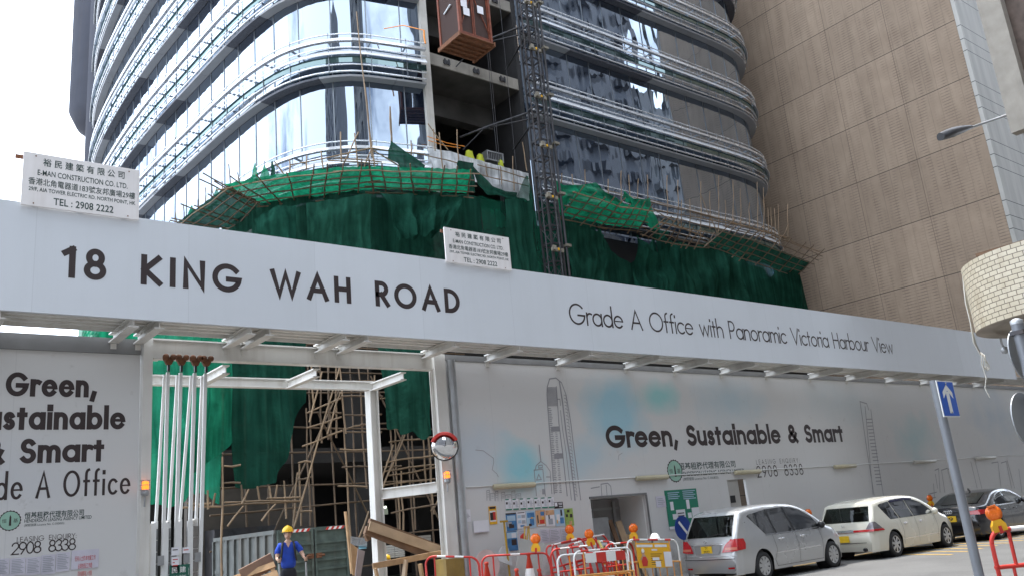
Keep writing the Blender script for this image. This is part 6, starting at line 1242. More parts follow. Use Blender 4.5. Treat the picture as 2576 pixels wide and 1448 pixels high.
    def line(pl, t=.009, par=None, nm='panel_gap', mt=None):      # thin seam along the flank
        for s in (-1, 1):
            m = M()
            for (xa, za), (xb, zb) in zip(pl, pl[1:]):
                n = 8; d = V3((xb - xa, zb - za)).normalized(); nn = V3((-d.y, d.x)) * t / 2; ra = []
                for i in range(n + 1):
                    x, z = xa + (xb - xa) * i / n, za + (zb - za) * i / n; T = T_of(x)
                    ra.append([(bx(px, wid(px, pz)), s * (sec_y(px, min(pz, T - .001), T) + .004), pz) for px, pz in ((x + nn.x, z + nn.y), (x - nn.x, z - nn.y))])
                m.grid(ra)
            m.obj(nm, mt or K['seam'], par or b, world=False)
    def handle(x, z, mt):
        for s in (-1, 1): m = M(); y = s * (wid(x, z) + .014); m.tube([(x - .09, s * wid(x, z), z), (x - .07, y + s * .012, z + .004), (x + .07, y + s * .012, z + .004), (x + .09, s * wid(x, z), z)], .012, 6); m.obox((x, s * (wid(x, z) + .003), z - .006), (.055, 0, 0), (0, .002, 0), (0, 0, .028)); m.obj('door_handle', mt, c, world=False)
    def mirror(x, z, mt):
        for s in (-1, 1):
            m = M(); y = s * (wid(x, z) + .10); m.lathe([(0, -.05), (.07, -.045), (.092, 0), (.085, .04), (.03, .06), (0, .062)], (x, y, z), (1, 0, 0), 14); m.bar((x, s * wid(x, z) * .97, z - .05), (x, y, z - .05), .06, .03); m.obj('wing_mirror', mt, c, world=False)
    def plate(zc, chars):
        x = xrear(0, zc) - .022; m = M(); m.box(x - .004, -.16, zc - .085, x, .16, zc + .085); p = m.obj('number_plate', K['plate_y'], c, world=False)
        if chars:
            m = M(); h = .062 if len(chars) > 1 else .11
            for i, ln in enumerate(chars):
                z = zc + (.012 if i == 0 else -.072) if len(chars) > 1 else zc - .055; wd = .045 * len(ln)
                font_text(m, ln, -wd / 2, wd / 2, z, h, 0, .012, lambda px, pz: (x - .006, -px, pz))
            m.obj('lettering', K['black'], p, world=False)
    api = dict(c=c, body=b, side=sidepart, back=backpart, line=line, handle=handle, mirror=mirror, plate=plate, wid=wid, xrear=xrear, bx=bx, sec_y=sec_y, T_of=T_of)
    def inside(poly, a, b_):
        r_ = False
        for (xa, za), (xb, zb) in zip(poly, poly[1:] + poly[:1]):
            if (za > b_) != (zb > b_) and a < (xb - xa) * (b_ - za) / (zb - za) + xa: r_ = not r_
        return r_
    def cutout():                                               # real window openings with a cabin behind the glass
        bm = bmesh.new(); bm.from_mesh(b.data)
        for kind, poly in cuts:
            for (xa, za), (xb, zb) in zip(poly, poly[1:] + poly[:1]):
                no = V3((zb - za, 0, xa - xb)) if kind == 's' else V3((0, zb - za, xa - xb)); co = V3((xa, 0, za)) if kind == 's' else V3((0, xa, za))
                bmesh.ops.bisect_plane(bm, geom=bm.verts[:] + bm.edges[:] + bm.faces[:], plane_co=co, plane_no=no, dist=1e-5)
        dead = []
        for f in bm.faces:
            q = f.calc_center_median()
            for kind, poly in cuts:
                if kind == 's' and abs(q.y) > hw * .45 and inside(poly, q.x, q.z): dead.append(f); break
                if kind == 'b' and q.x < 1.0 and inside(poly, q.y, q.z): dead.append(f); break
        bmesh.ops.delete(bm, geom=dead, context='FACES'); bm.to_mesh(b.data); bm.free(); b.data.update()
        zs_ = belt - .42
        for x in ((1.55, 2.55) if name[0] != 'b' else (1.75, 2.75)):
            for y in (-.38, .38):
                s_ = M(); s_.obox((x, y, zs_ + .34), (.06, 0, .0), (0, .23, 0), (-.06, 0, .30)); s_.obox((x + .28, y, zs_ + .06), (.27, 0, 0), (0, .23, 0), (0, 0, .07)); st_o = s_.obj('seat', K['seat'], c, world=False, bevel=.04)
                h_ = M(); h_.obox((x - .09, y, zs_ + .76), (.045, 0, 0), (0, .13, 0), (0, 0, .09)); h_.obj('headrest', K['seat'], st_o, world=False, bevel=.03)
        d_ = M(); d_.box(L - 1.75, -hw + .2, .62, L - 1.35, hw - .2, belt + .02); d_.box(.35, -hw + .16, .621, L - 1.8, hw - .16, .66); d_.obj('dashboard', K['lining'], c, world=False)
    def fin(): cutout(); c.location = loc; c.rotation_euler = (0, 0, rot)
    api['fin'] = fin; return api
def rings(c, y, z, x, r, n, mt, sq=1):
    m = M()
    for k in range(n): yy = y - k * r * 1.35; m.tube([(x, yy + r * math.cos(a / 18 * 6.283), z + r * sq * math.sin(a / 18 * 6.283)) for a in range(18)], .007, 5, closed=True)
    return m.obj('emblem', mt, c, world=False)
def carpaint(name, col, metal, rough=.28):
    m = mat(name, col, rough, metal, var=.015, scale=.8, coat=.7); return m
# silver
P = carpaint('silver_paint', (.45, .455, .46), .5)
A_ = car('silver_estate', 'silver people carrier with number plate TY 7977 parked by the hoarding', 4.66, 1.76, 1.66,
    [(.08, .22), (.02, .40), (.0, .58), (.035, .66), (.06, .80), (.10, .98), (.20, 1.18), (.36, 1.42), (.46, 1.54), (.60, 1.59), (.95, 1.635), (1.5, 1.66), (2.1, 1.655), (2.6, 1.61), (3.0, 1.49), (3.4, 1.27), (3.68, 1.09), (3.85, 1.03), (4.15, .96), (4.42, .85), (4.58, .70), (4.65, .52), (4.66, .40), (4.60, .22)], .99, (.95, 3.775), .315, P, 0, (16.33, 13.74, 0))
A_['side']('rear_quarter_window', K['glass_car'], [(.72, 1.44), (.80, 1.47), (1.42, 1.545), (1.56, 1.0), (1.18, 1.0)])
A_['side']('rear_door_window', K['glass_car'], [(1.46, 1.55), (2.12, 1.565), (2.30, 1.0), (1.60, 1.0)])
A_['side']('front_door_window', K['glass_car'], [(2.16, 1.565), (2.45, 1.545), (2.80, 1.46), (3.18, 1.27), (3.44, 1.02), (2.34, 1.0)])
A_['side']('window_trim', K['trim'], [(1.41, 1.555), (1.47, 1.555), (1.62, .995), (1.555, .995)], e=.009, n=4); A_['side']('window_trim', K['trim'], [(2.11, 1.57), (2.17, 1.57), (2.36, .995), (2.29, .995)], e=.009, n=4)
A_['line']([(1.16, .982), (3.46, .985)], .022, nm='waist_trim', mt=K['chrome'])
A_['line']([(1.42, .97), (1.50, .62), (1.38, .42), (1.46, .26)]); A_['line']([(2.32, .97), (2.38, .62), (2.36, .26)]); A_['line']([(3.30, .99), (3.38, .70), (3.34, .26)]); A_['line']([(1.46, .27), (3.34, .27)])
A_['line']([(1.42, .555), (2.34, .565)], .028, nm='rubbing_strip', mt=K['chrome']); A_['line']([(2.40, .565), (3.28, .575)], .028, nm='rubbing_strip', mt=K['chrome'])
A_['handle'](1.72, .86, K['chrome']); A_['handle'](2.58, .86, K['chrome']); A_['mirror'](3.36, 1.06, K['trim'])
A_['back']('rear_window', K['glass_car'], [(-.66, 1.04), (-.60, 1.50), (.60, 1.50), (.66, 1.04)]); A_['back']('spoiler', P, [(-.62, 1.50), (-.58, 1.555), (.58, 1.555), (.62, 1.50)], e=.05)
for s in (-1, 1):
    A_['back']('tail_lamp', K['lamp_red'], [(s * .42, .70), (s * .50, .86), (s * .64, .97), (s * .80, .98), (s * .815, .72), (s * .6, .70)], e=.02)
    A_['back']('lamp_strip', K['lamp_amber'], [(s * .50, .745), (s * .50, .80), (s * .80, .80), (s * .80, .745)], e=.025)
A_['side']('tail_lamp', K['lamp_red'], [(.06, .72), (.05, .98), (.30, .97), (.34, .86), (.30, .74)], e=.012)
A_['back']('tailgate_gap', K['seam'], [(-.74, .545), (-.74, .56), (.74, .56), (.74, .545)]); A_['back']('plate_recess', mat('silver_dark', (.25, .25, .25), .5, .3), [(-.36, .66), (-.40, .86), (.40, .86), (.36, .66)], e=.015); A_['back']('grab_strip', K['chrome'], [(-.46, .865), (-.46, .885), (.46, .885), (.46, .865)], e=.03)
A_['plate'](.765, ('TY', '7977')); rings(A_['c'], .035, .945, A_['xrear'](0, .945) - .03, .035, 1, K['chrome'], .7); A_['back']('reflector', K['lamp_red'], [(-.70, .33), (-.70, .37), (-.52, .37), (-.52, .33)], e=.02); A_['back']('reflector', K['lamp_red'], [(.70, .33), (.70, .37), (.52, .37), (.52, .33)], e=.02)
A_['back']('bumper_crease', K['chrome'], [(-.78, .61), (-.78, .62), (.78, .62), (.78, .61)], e=.012)
x = A_['xrear'](0, 1.06) - .03; m = M(); m.tube([(x, -.02, 1.05), (x + .03, -.3, 1.10), (x + .035, -.5, 1.09)], .013, 6); m.obj('wiper', K['black'], A_['c'], world=False)
A_['fin']()
# white
P2 = carpaint('pearl_white_paint', (.62, .595, .51), .05, .25)
B_ = car('white_estate', 'cream white low people carrier parked in front of the silver car', 4.77, 1.80, 1.56,
    [(.08, .20), (.02, .38), (.0, .52), (.02, .66), (.06, .80), (.10, .94), (.20, 1.10), (.36, 1.34), (.40, 1.42), (.5, 1.455), (.9, 1.51), (1.5, 1.55), (2.1, 1.55), (2.6, 1.51), (3.0, 1.40), (3.4, 1.20), (3.7, 1.03), (3.95, .96), (4.3, .87), (4.58, .74), (4.72, .56), (4.77, .42), (4.70, .20)], .95, (1.0, 3.83), .325, P2, 0, (21.76, 13.54, 0))
B_['side']('rear_quarter_window', K['glass_car'], [(.66, 1.34), (.74, 1.38), (1.20, 1.43), (1.42, .97), (.98, .97)]); B_['side']('rear_door_window', K['glass_car'], [(1.24, 1.435), (2.02, 1.455), (2.20, .97), (1.46, .97)]); B_['side']('front_door_window', K['glass_car'], [(2.06, 1.455), (2.45, 1.43), (2.85, 1.32), (3.2, 1.14), (3.38, .98), (2.24, .97)])
B_['side']('window_visor', mat('tinted_visor', (.02, .02, .06), .15), [(1.22, 1.40), (1.26, 1.46), (2.05, 1.48), (2.45, 1.45), (2.45, 1.41), (2.02, 1.43)], e=.03)
B_['line']([(1.42, .94), (1.50, .62), (1.44, .30)]); B_['line']([(2.22, .94), (2.28, .60), (2.26, .30)]); B_['line']([(3.32, .95), (3.38, .62), (3.34, .30)]); B_['line']([(1.40, .42), (3.40, .44)], .02, nm='sill_trim', mt=K['chrome']); B_['handle'](1.66, .83, K['chrome']); B_['handle'](2.5, .83, K['chrome']); B_['mirror'](3.28, 1.04, P2)
B_['back']('rear_window', K['glass_car'], [(-.70, .98), (-.63, 1.36), (.63, 1.36), (.70, .98)]); B_['back']('spoiler', P2, [(-.66, 1.37), (-.63, 1.43), (.63, 1.43), (.66, 1.37)], e=.10)
for s in (-1, 1): B_['back']('tail_lamp', K['lamp_clear'], [(s * .62, .78), (s * .72, .95), (s * .80, .95), (s * .83, .78)], e=.02)
B_['side']('tail_lamp', K['lamp_clear'], [(.08, .78), (.12, .96), (.18, .96), (.42, .78)], e=.012); B_['back']('lamp_bar', K['lamp_red'], [(-.84, .72), (-.84, .775), (.84, .775), (.84, .72)], e=.03); B_['back']('chrome_bar', K['chrome'], [(-.30, .725), (-.30, .785), (.30, .785), (.30, .725)], e=.04); B_['side']('lamp_bar', K['lamp_red'], [(.04, .72), (.05, .775), (.44, .775), (.50, .72)], e=.014)
B_['back']('plate_recess', P2, [(-.4, .46), (-.4, .66), (.4, .66), (.4, .46)], e=.008); B_['plate'](.56, None); B_['back']('tailgate_gap', K['seam'], [(-.60, .44), (-.60, .452), (.60, .452), (.60, .44)])
m = M(); x = B_['xrear'](0, .88) - .03; m.tube([(x, .035, .92), (x, .028, .85)], .007, 5); m.tube([(x, -.035, .92), (x, -.028, .85)], .007, 5); m.tube([(x, .03, .885), (x, -.03, .885)], .007, 5); m.obj('emblem', K['chrome'], B_['c'], world=False)
m = M(); m.tube([(.02, -.52, .27), (.3, -.52, .27)], .045, 12); m.obj('exhaust', K['dark_steel'], B_['c'], world=False); B_['fin']()
# black
P3 = carpaint('black_paint', (.010, .010, .013), .1, .18)
C_ = car('black_saloon', 'glossy black saloon parked ahead of the white car, behind the sign pole', 4.93, 1.87, 1.46,
    [(.08, .22), (.02, .42), (.0, .60), (.02, .78), (.04, .92), (.10, 1.0), (.30, 1.03), (.62, 1.07), (.95, 1.19), (1.35, 1.35), (1.75, 1.43), (2.25, 1.46), (2.7, 1.43), (3.1, 1.31), (3.45, 1.13), (3.7, 1.01), (4.0, .95), (4.45, .85), (4.75, .70), (4.90, .52), (4.93, .40), (4.86, .22)], .97, (1.05, 3.96), .335, P3, R(2), (27.15, 13.2, 0))
C_['side']('rear_door_window', K['glass_car'], [(1.18, 1.10), (1.5, 1.27), (1.95, 1.355), (2.12, 1.0), (1.28, 1.0)]); C_['side']('front_door_window', K['glass_car'], [(1.99, 1.36), (2.4, 1.365), (2.8, 1.29), (3.2, 1.12), (3.32, 1.0), (2.16, 1.0)])
for pl in ([(1.06, 1.0), (1.5, 1.29), (1.95, 1.385), (2.4, 1.39), (2.84, 1.31), (3.24, 1.13)],): C_['line'](pl, .035, nm='window_trim', mt=K['chrome'])
C_['line']([(1.06, .985), (3.4, .985)], .03, nm='waist_trim', mt=K['chrome']); C_['line']([(2.14, .97), (2.18, .3)]); C_['line']([(1.45, .95), (1.5, .5)]); C_['handle'](1.62, .84, P3); C_['handle'](2.5, .84, P3); C_['mirror'](3.2, 1.05, P3)
m = M(); m.smooth = True; m.grid([[(x, y, z) for y in (-.56, -.3, 0, .3, .56)] for x, z in ((.66, 1.108), (.95, 1.222), (1.2, 1.315), (1.42, 1.395))]); m.obj('rear_window', mat('dark_rear_glass', (.012, .014, .014), .04, spec=.8), C_['c'], world=False)
for s in (-1, 1): C_['back']('tail_lamp', K['lamp_red'], [(s * .48, .80), (s * .48, .88), (s * .82, .92), (s * .84, .78)], e=.02)
C_['side']('tail_lamp', K['lamp_red'], [(.05, .78), (.06, .92), (.38, .91), (.46, .86), (.34, .80)], e=.012); C_['plate'](.70, ('  9',)); rings(C_['c'], .16, .90, C_['xrear'](0, .90) - .03, .045, 4, K['chrome'])
m = M(); m.bar((1.75, 0, 1.46), (1.62, 0, 1.52), .03, .06); m.obj('aerial_fin', P3, C_['c'], world=False); C_['fin']()

# ------------------------------------------------------------------ barriers, lamps, cones and boards on the pavement
def barrier(label, P, Q, mt, lean=0, h=1.05, bands=((.0, 1.0),), top_mt=None, plates=(), gid=None, rw=.021, stripes=5, group='tubular barriers by the hoarding'):
    P, Q = V3(P), V3(Q); d = (Q - P); w_ = d.length; ux = d.normalized(); n = V3((ux.y, -ux.x, 0)).normalized()
    if n.y > 0: n = -n
    dn = (V3((0, 0, -1)) + n * lean).normalized()
    f = lambda x, z: P + ux * x + dn * z
    t = thing('barrier', label, 'barrier', P + dn * h, 0, group)
    r = .17; corner = lambda cx, a0, a1: [f(cx + r * math.cos(R(a)), r - r * math.sin(R(a))) for a in range(a0, a1 + (1 if a1 > a0 else -1), 15 if a1 > a0 else -15)]
    tm = top_mt or mt
    part('top_frame', tm, t, lambda m: m.tube([f(0, h * .46), f(0, r)] + corner(r, 180, 90) + corner(w_ - r, 90, 0) + [f(w_, h * .46)], rw, 8))
    part('lower_frame', mt, t, lambda m: (m.tube([f(0, h * .44), f(0, h)], rw, 8), m.tube([f(w_, h * .44), f(w_, h)], rw, 8), m.tube([f(-.03, h * .45), f(w_ + .03, h * .45)], rw * .95, 8), m.tube([f(0, h * .88), f(w_, h * .88)], rw * .9, 8)))
    nb = max(4, int(w_ / .2))
    for k in range(1, nb): part('bar', mt, t, lambda m: m.tube([f(w_ * k / nb, h * .46), f(w_ * k / nb, h * .88)], rw * .72, 6))
    for k in (.17, .83): part('bar', mt, t, lambda m: m.tube([f(w_ * k, .01), f(w_ * k, h * .45)], rw * .8, 6))
    for a, b in bands: part('reflective_band', K['tapewhite'] if top_mt is None else K['red'], t, lambda m: m.tube([f(w_ * a, 0), f(w_ * b, 0)], rw * 1.06, 8))
    for x in (.04, w_ - .04): part('foot', mt, t, lambda m: m.tube([f(x, h - .02) + n * .22, f(x, h) , f(x, h - .02) - n * .22], rw * .8, 6))
    for a, b, z0, z1, pm, tx in plates:
        o = part('plate', pm, t, lambda m: m.prism([f(w_ * a, z0) + n * .03, f(w_ * b, z0) + n * .03, f(w_ * b, z1) + n * .03, f(w_ * a, z1) + n * .03], n * .006))
        if tx:
            m = M()
            for (s_, xa, xb, za, hh, _) in tx:
                vs, fs = font_geo(s_, .012); ax_ = min(v.x for v in vs); bx_ = max(v.x for v in vs); ay = min(v.y for v in vs); by = max(v.y for v in vs); q0, q1 = w_ * (a + (b - a) * xa), w_ * (a + (b - a) * xb); zz = z0 + (z1 - z0) * za
                m.add([f(q0 + (v.x - ax_) / (bx_ - ax_) * (q1 - q0), zz - (v.y - ay) / (by - ay) * hh) + n * .039 for v in vs], fs)
            m.obj('lettering', K['ink'], o)
    return t, f, n, w_
A1 = lambda x, y, Y: onY(1068.8 + .1342 * x, 1320.3 + .1342 * y, Y)
B1 = lambda x, y, Y: onY(1383.1 + .1342 * x, 1288.8 + .1342 * y, Y)
GR = mat('dark_green_plate', (.01, .06, .045), .5)
bar1 = barrier('red barrier with white bands nearest the gate', A1(5, 575, 14.95), A1(1000, 590, 14.35), K['red'], bands=((.22, .38), (.55, .72)), plates=((.36, .60, .56, .95, K['paper'], (('港燈', .3, .6, .30, .07, 0), ('HK Electric', .1, .8, .52, .045, 0))),))
bar2 = barrier('red barrier carrying an amber lamp at its right end', A1(1050, 575, 14.9), A1(2330, 505, 14.35), K['red'], bands=((.42, .56),), plates=((.42, .64, .52, .95, K['paper'], (('港燈', .2, .5, .3, .07, 0), ('HK', .2, .4, .55, .05, 0))),))
bar3 = barrier('red barrier lying tilted at the back of the pile', A1(2240, 400, 15.3), B1(1030, 400, 15.6), K['red'], lean=.3, bands=((.1, .25), (.75, .98)))
bar4 = barrier('red barrier with white bands in the middle of the pile', B1(0, 690, 14.9), B1(710, 612, 14.75), K['red'], bands=((.25, .5), (.75, .98)))
bar5 = barrier('red barrier leaning behind the middle one of the pile', B1(10, 610, 15.2), B1(610, 455, 15.3), K['red'], lean=.25, bands=((.1, .3), (.62, .8)))
bar6 = barrier('red barrier slanting under the second amber lamp', B1(300, 620, 15.05), B1(850, 450, 15.15), K['red'], lean=.2, bands=((.25, .5),))
bar7 = barrier('white topped red barrier behind the yellow noticeboard barrier', B1(830, 520, 15.3), B1(1240, 545, 14.9), K['red'], top_mt=K['tapewhite'], bands=((.4, .7),))
bar8 = barrier('low red barrier with white bands right of the pile centre', B1(1020, 600, 14.7), B1(1540, 540, 14.7), K['red'], bands=((.3, .55), (.8, .98)))
bar9 = barrier('white topped orange barrier at the left front of the pile', B1(125, 800, 13.95), B1(1420, 690, 13.9), K['orange_p'], top_mt=K['tapewhite'], bands=((.4, .5),))
ob = mat('pale_orange_paint', (.70, .34, .10), .45, var=.15)
bar10 = barrier('white topped orange barrier with a red and white chequer board', B1(430, 725, 13.7), B1(1510, 640, 13.6), ob, top_mt=K['tapewhite'], bands=((.12, .25), (.45, .6)), plates=((.18, .36, .05, .24, K['tapewhite'], ()), (.362, .53, .05, .24, K['red'], ()), (.532, .70, .05, .24, K['tapewhite'], ()), (.702, .87, .05, .24, K['red'], ()), (.42, .64, .52, .9, PC['lv'], (('通告', .3, .7, .55, .06, 0),)), (.22, .40, .56, .9, PC['lv'], ())))
bar11 = barrier('white topped orange barrier holding a yellow noticeboard behind the silver car', B1(1430, 500, 14.0), B1(2380, 500, 13.95), ob, top_mt=K['tapewhite'], bands=((.12, .24), (.4, .6), (.74, .86)))
nb_, f, n, w_ = bar11
yb = thing('yellow_noticeboard', 'yellow noticeboard with a saluting worker, hung on the orange barrier', 'sign', f(w_ * .5, .5) + n * .05)
part('board', K['yellow'], yb, lambda m: m.prism([f(w_ * .14, .07) + n * .035, f(w_ * .79, .07) + n * .035, f(w_ * .79, .60) + n * .035, f(w_ * .16, .60) + n * .035], n * .01))
def patch(nm, mt, a, b, z0, z1, e=.048): part(nm, mt, yb, lambda m: m.add([f(w_ * a, z0) + n * e, f(w_ * b, z0) + n * e, f(w_ * b, z1) + n * e, f(w_ * a, z1) + n * e], [(0, 3, 2, 1)]))
for a, b, z0, z1 in ((.15, .46, .105, .16), (.50, .74, .105, .16), (.43, .54, .20, .235), (.43, .56, .38, .44), (.48, .58, .46, .58)): patch('paper_strip', K['paper'], a, b, z0, z1)
patch('paper_sheet', K['paper'], .66, .81, .26, .58, .05)
part('figure', K['skin'], yb, lambda m: (m.disc(f(w_ * .255, .27) + n * .05, .05, n, 16, .002), m.add([f(w_ * .19, .43) + n * .051, f(w_ * .24, .31) + n * .051, f(w_ * .28, .31) + n * .051, f(w_ * .34, .43) + n * .051], [(0, 3, 2, 1)])))
part('figure_vest', K['red'], yb, lambda m: m.add([f(w_ * .21, .46) + n * .053, f(w_ * .24, .36) + n * .053, f(w_ * .30, .36) + n * .053, f(w_ * .33, .46) + n * .053, f(w_ * .31, .56) + n * .053, f(w_ * .22, .56) + n * .053], [(0, 5, 4, 3, 2, 1)]))
part('figure_helmet', K['tapewhite'], yb, lambda m: m.disc(f(w_ * .255, .235) + n * .054, .045, n, 16, .002))
m = M()
for i in range(6):
    a = f(w_ * .40, .30 + i * .045) + n * .047; b = f(w_ * (.62 - .03 * (i % 3)), .30 + i * .045) + n * .047; m.add([a, b, b + V3((0, 0, -.012)), a + V3((0, 0, -.012))], [(0, 1, 2, 3)])
m.obj('small_print', K['ink'], yb)
amber = mat('amber_lens', (.82, .16, .008), .25, var=.15, scale=20, coat=.4)
def lamp(label, base, tilt=0, size=1.0, yaw=-.62):
    base = V3(base); t = thing('warning_lamp', label, 'warning lamp', base, 0, 'amber warning lamps')
    ax = V3((math.sin(tilt), 0, math.cos(tilt))); fw = V3((math.sin(yaw), -math.cos(yaw), 0)); sx = ax.cross(fw).normalized(); S = size
    q = lambda x, y, z: base + (sx * x + fw * y + ax * z) * S
    part('battery_box', K['yellow'], t, lambda m: m.prism([q(-.085, .05, .02), q(.085, .05, .02), q(.085, .05, .10), q(.045, .05, .17), q(-.045, .05, .17), q(-.085, .05, .10)], fw * (-.10 * S)), bevel=.006)
    part('lens', amber, t, lambda m: m.lathe([(0, .036), (.05, .034), (.088, .024), (.092, .012), (.104, .010), (.104, -.010), (.092, -.012), (.088, -.024), (.05, -.034), (0, -.036)], q(0, 0, .265), fw, 22))
    part('lens_cap', amber, t, lambda m: m.obox(q(.0, 0, .360), sx * .052 * S, fw * .030 * S, ax * .013 * S))
    part('bracket', K['red'], t, lambda m: m.obox(q(0, .06, .04), sx * .02 * S, fw * .008 * S, ax * .05 * S))
lamp('amber warning lamp on the red barrier before the leaning grey sheet', A1(2075, 500, 14.4), .10)
lamp('dull amber warning lamp standing beside the white sheets on the hoarding', B1(385, 535, 15.4), .02)
lamp('amber warning lamp leaning left on the middle of the barrier pile', B1(775, 620, 14.85), -.12)
lamp('amber warning lamp in front of the planks in the doorway', B1(1570, 510, 14.6), .12)
lamp('amber warning lamp half hidden between the silver and white cars', onY(2036, 1312, 15.2), .05)
lamp('small distant amber lamp between the white and black cars', onY(2342, 1272, 15.0), 0)
def cone(label, base, s=1.0, tilt=(0, 0)):
    t = thing('traffic_cone', label, 'traffic cone', base, 0, 'traffic cones in the pile'); b = V3(base); ax = V3((tilt[0], tilt[1], 1)).normalized()
    part('cone', mat('cone_red', (.60, .06, .03), .5, var=.1), t, lambda m: (m.lathe([(.15, .03), (.03, .68), (.045, .69), (.045, .74), (0, .75)], b, ax, 18), m.obox(b + ax * .015, (.19, 0, 0), (0, .19, 0), ax * .015)))
    part('sleeve', K['tapewhite'], t, lambda m: m.lathe([(.119, .22), (.080, .43)], b, ax, 18))
gz = .14
cone('traffic cone with a dented top behind the gap between the red barriers', (A1(1150, 730, 14.95).x, 14.95, .32))
cone('tall traffic cone with a white sleeve before the grey sheet', (A1(1930, 600, 14.9).x, 14.9, .40), tilt=(.03, 0))
cone('small traffic cone in front of the white plate on the second barrier', (A1(1710, 780, 14.15).x, 14.15, .16))
cone('traffic cone leaning right of the grey sheet', (A1(2190, 860, 15.0).x, 15.0, .05), tilt=(-.1, 0))
def leaner(label, quad, Y, mt, cat, name, th=.02, f=A1):
    pts = [f(a, b, Y + (.25 if i in (0, 1) else 0)) for i, (a, b) in enumerate(quad)]; m = M(); m.prism(pts, (0, th, 0)); return tag(m.obj(name, mt), label, cat)
leaner('grey metal sheet leaning behind the second red barrier', ((1790, 240), (2245, 330), (2160, 960), (1690, 960)), 15.1, mat('grey_sheet', (.36, .36, .34), .6, .2, var=.12), 'sheet', 'metal_sheet')
leaner('pale translucent sheet leaning behind the yellow pole', ((1440, 380), (1560, 420), (1640, 760), (1330, 640)), 15.4, mat('pale_sheet', (.44, .43, .43), .5), 'sheet', 'plastic_sheet')
c = A1(1180, 720, 15.3); m = M(); m.disc((c.x, 15.3, c.z), .30, (0, 1, -.2), 28, .01); tag(m.obj('disc', mat('pink_grey_disc', (.46, .36, .34), .5, var=.15)), 'round pinkish disc leaning between the two red barriers', 'disc')
m = M(); p = A1(1480, -60, 15.5); m.tube([(p.x, 15.5, p.z), (p.x + .01, 15.45, .15)], .022, 8); m.box(p.x - .09, 15.47, p.z, p.x + .09, 15.53, p.z + .04); tag(m.obj('yellow_post', mat('ochre_post', (.42, .26, .02), .5, var=.2)), 'thin ochre post with a short crossbar standing by the posters', 'post')
st_ = thing('sign_stand', 'pair of ochre trestle legs standing behind the grey sheet', 'stand', (A1(1900, 100, 15.5).x, 15.5, .15))
for a, b in ((1870, 1860), (1940, 1900), (1945, 1970)): part('leg', mat('ochre_leg', (.42, .28, .06), .5), st_, lambda m: m.bar(A1(a, 10, 15.5), A1(b, 330, 15.4), .03, .03))
part('crossbar', K['wood'], st_, lambda m: m.bar(A1(1850, 25, 15.48), A1(1960, 30, 15.48), .03, .03))
part('red_board', K['red'], st_, lambda m: m.prism([A1(1790, 200, 15.45), A1(1840, 140, 15.45), A1(1890, 190, 15.45), A1(1890, 300, 15.45), A1(1780, 300, 15.45)], (0, .01, 0)))
c = onY(1716, 1316, 15.5); bs = thing('round_sign', 'blue round sign with a white diagonal bar half hidden by the silver car', 'sign', (c.x, 15.5, .13))
part('disc', mat('sign_blue', (.012, .045, .25), .4), bs, lambda m: m.disc((c.x, 15.5, c.z - .1), .30, (0, 1, 0), 30, .02)); part('bar', K['tapewhite'], bs, lambda m: m.bar((c.x - .15, 15.485, c.z + .06), (c.x + .12, 15.485, c.z - .24), .003, .07, (1, 0, 1))); part('leg', K['galv'], bs, lambda m: m.tube([(c.x, 15.53, .13), (c.x, 15.53, c.z - .2)], .025, 8))
m = M(); p = B1(1965, 470, 14.8); m.lathe([(0, .12), (.06, .11), (.105, .05), (.125, -.01), (.14, -.02), (0, -.02)], p, (.1, 0, 1), 18); tag(m.obj('helmet', K['white']), 'white helmet resting on the barrier pile', 'helmet')
m = M(); m.tube([B1(900, 510, 14.6), B1(960, 620, 14.55), B1(1000, 700, 14.5)], .03, 8); tag(m.obj('yellow_pipe', mat('pale_yellow_pipe', (.6, .5, .16), .5)), 'pale yellow pipe sticking out of the barrier pile', 'pipe')

# ------------------------------------------------------------------ signs, lamp and building at the right edge
SY = 5.6
s0, s1 = onY(2385, 1045, SY), onY(2481, 1450, SY)
sg = thing('one_way_sign', 'blue square one-way sign with a white upward arrow on a grey pole', 'traffic sign', (s1.x, SY, 0))
K['pole'] = mat('grey_pole', (.20, .21, .23), .45, .2, var=.12, streak=.3, dirt=(.10, .09, .08))
part('pole', K['pole'], sg, lambda m: m.tube([(s1.x + .01, SY + .09, 0), (s0.x + .0, SY + .09, 3.12)], .062, 16))
tl, tr, br, bl = [onY(u, v, SY) for u, v in ((2347, 965), (2404, 956), (2421, 1041), (2365, 1046))]
ctr = (tl + tr + br + bl) / 4; fx_ = V3((1, 0, 0)); hw_, hh_ = .235, .25
def sq(x, z, e=0): return ctr + V3((x, -e, z))
K['sblue'] = mat('sign_blue_enamel', (.012, .10, .50), .35, var=.06)
part('plate', [K['tapewhite'], K['pole']], sg, lambda m: m.prism([sq(-hw_, -hh_), sq(hw_, -hh_), sq(hw_, hh_), sq(-hw_, hh_)], (0, .012, 0)))
part('face', K['sblue'], sg, lambda m: m.add([sq(-hw_ + .014, -hh_ + .014, .003), sq(hw_ - .014, -hh_ + .014, .003), sq(hw_ - .014, hh_ - .014, .003), sq(-hw_ + .014, hh_ - .014, .003)], [(0, 1, 2, 3)]))
part('arrow', K['tapewhite'], sg, lambda m: (m.add([sq(-.045, -.20, .006), sq(.045, -.20, .006), sq(.045, .10, .006), sq(-.045, .10, .006)], [(0, 1, 2, 3)]), m.add([sq(0, .20, .0065), sq(-.14, .09, .0065), sq(-.14, .0, .0065), sq(-.0, .115, .0065)], [(0, 1, 2, 3)]), m.add([sq(0, .20, .0065), sq(0, .115, .0065), sq(.14, .0, .0065), sq(.14, .09, .0065)], [(0, 1, 2, 3)])))
for z in (-.19, .21): part('bolt', K['galv'], sg, lambda m: m.disc(sq(0, z, .012), .012, (0, 1, 0), 10, .01))
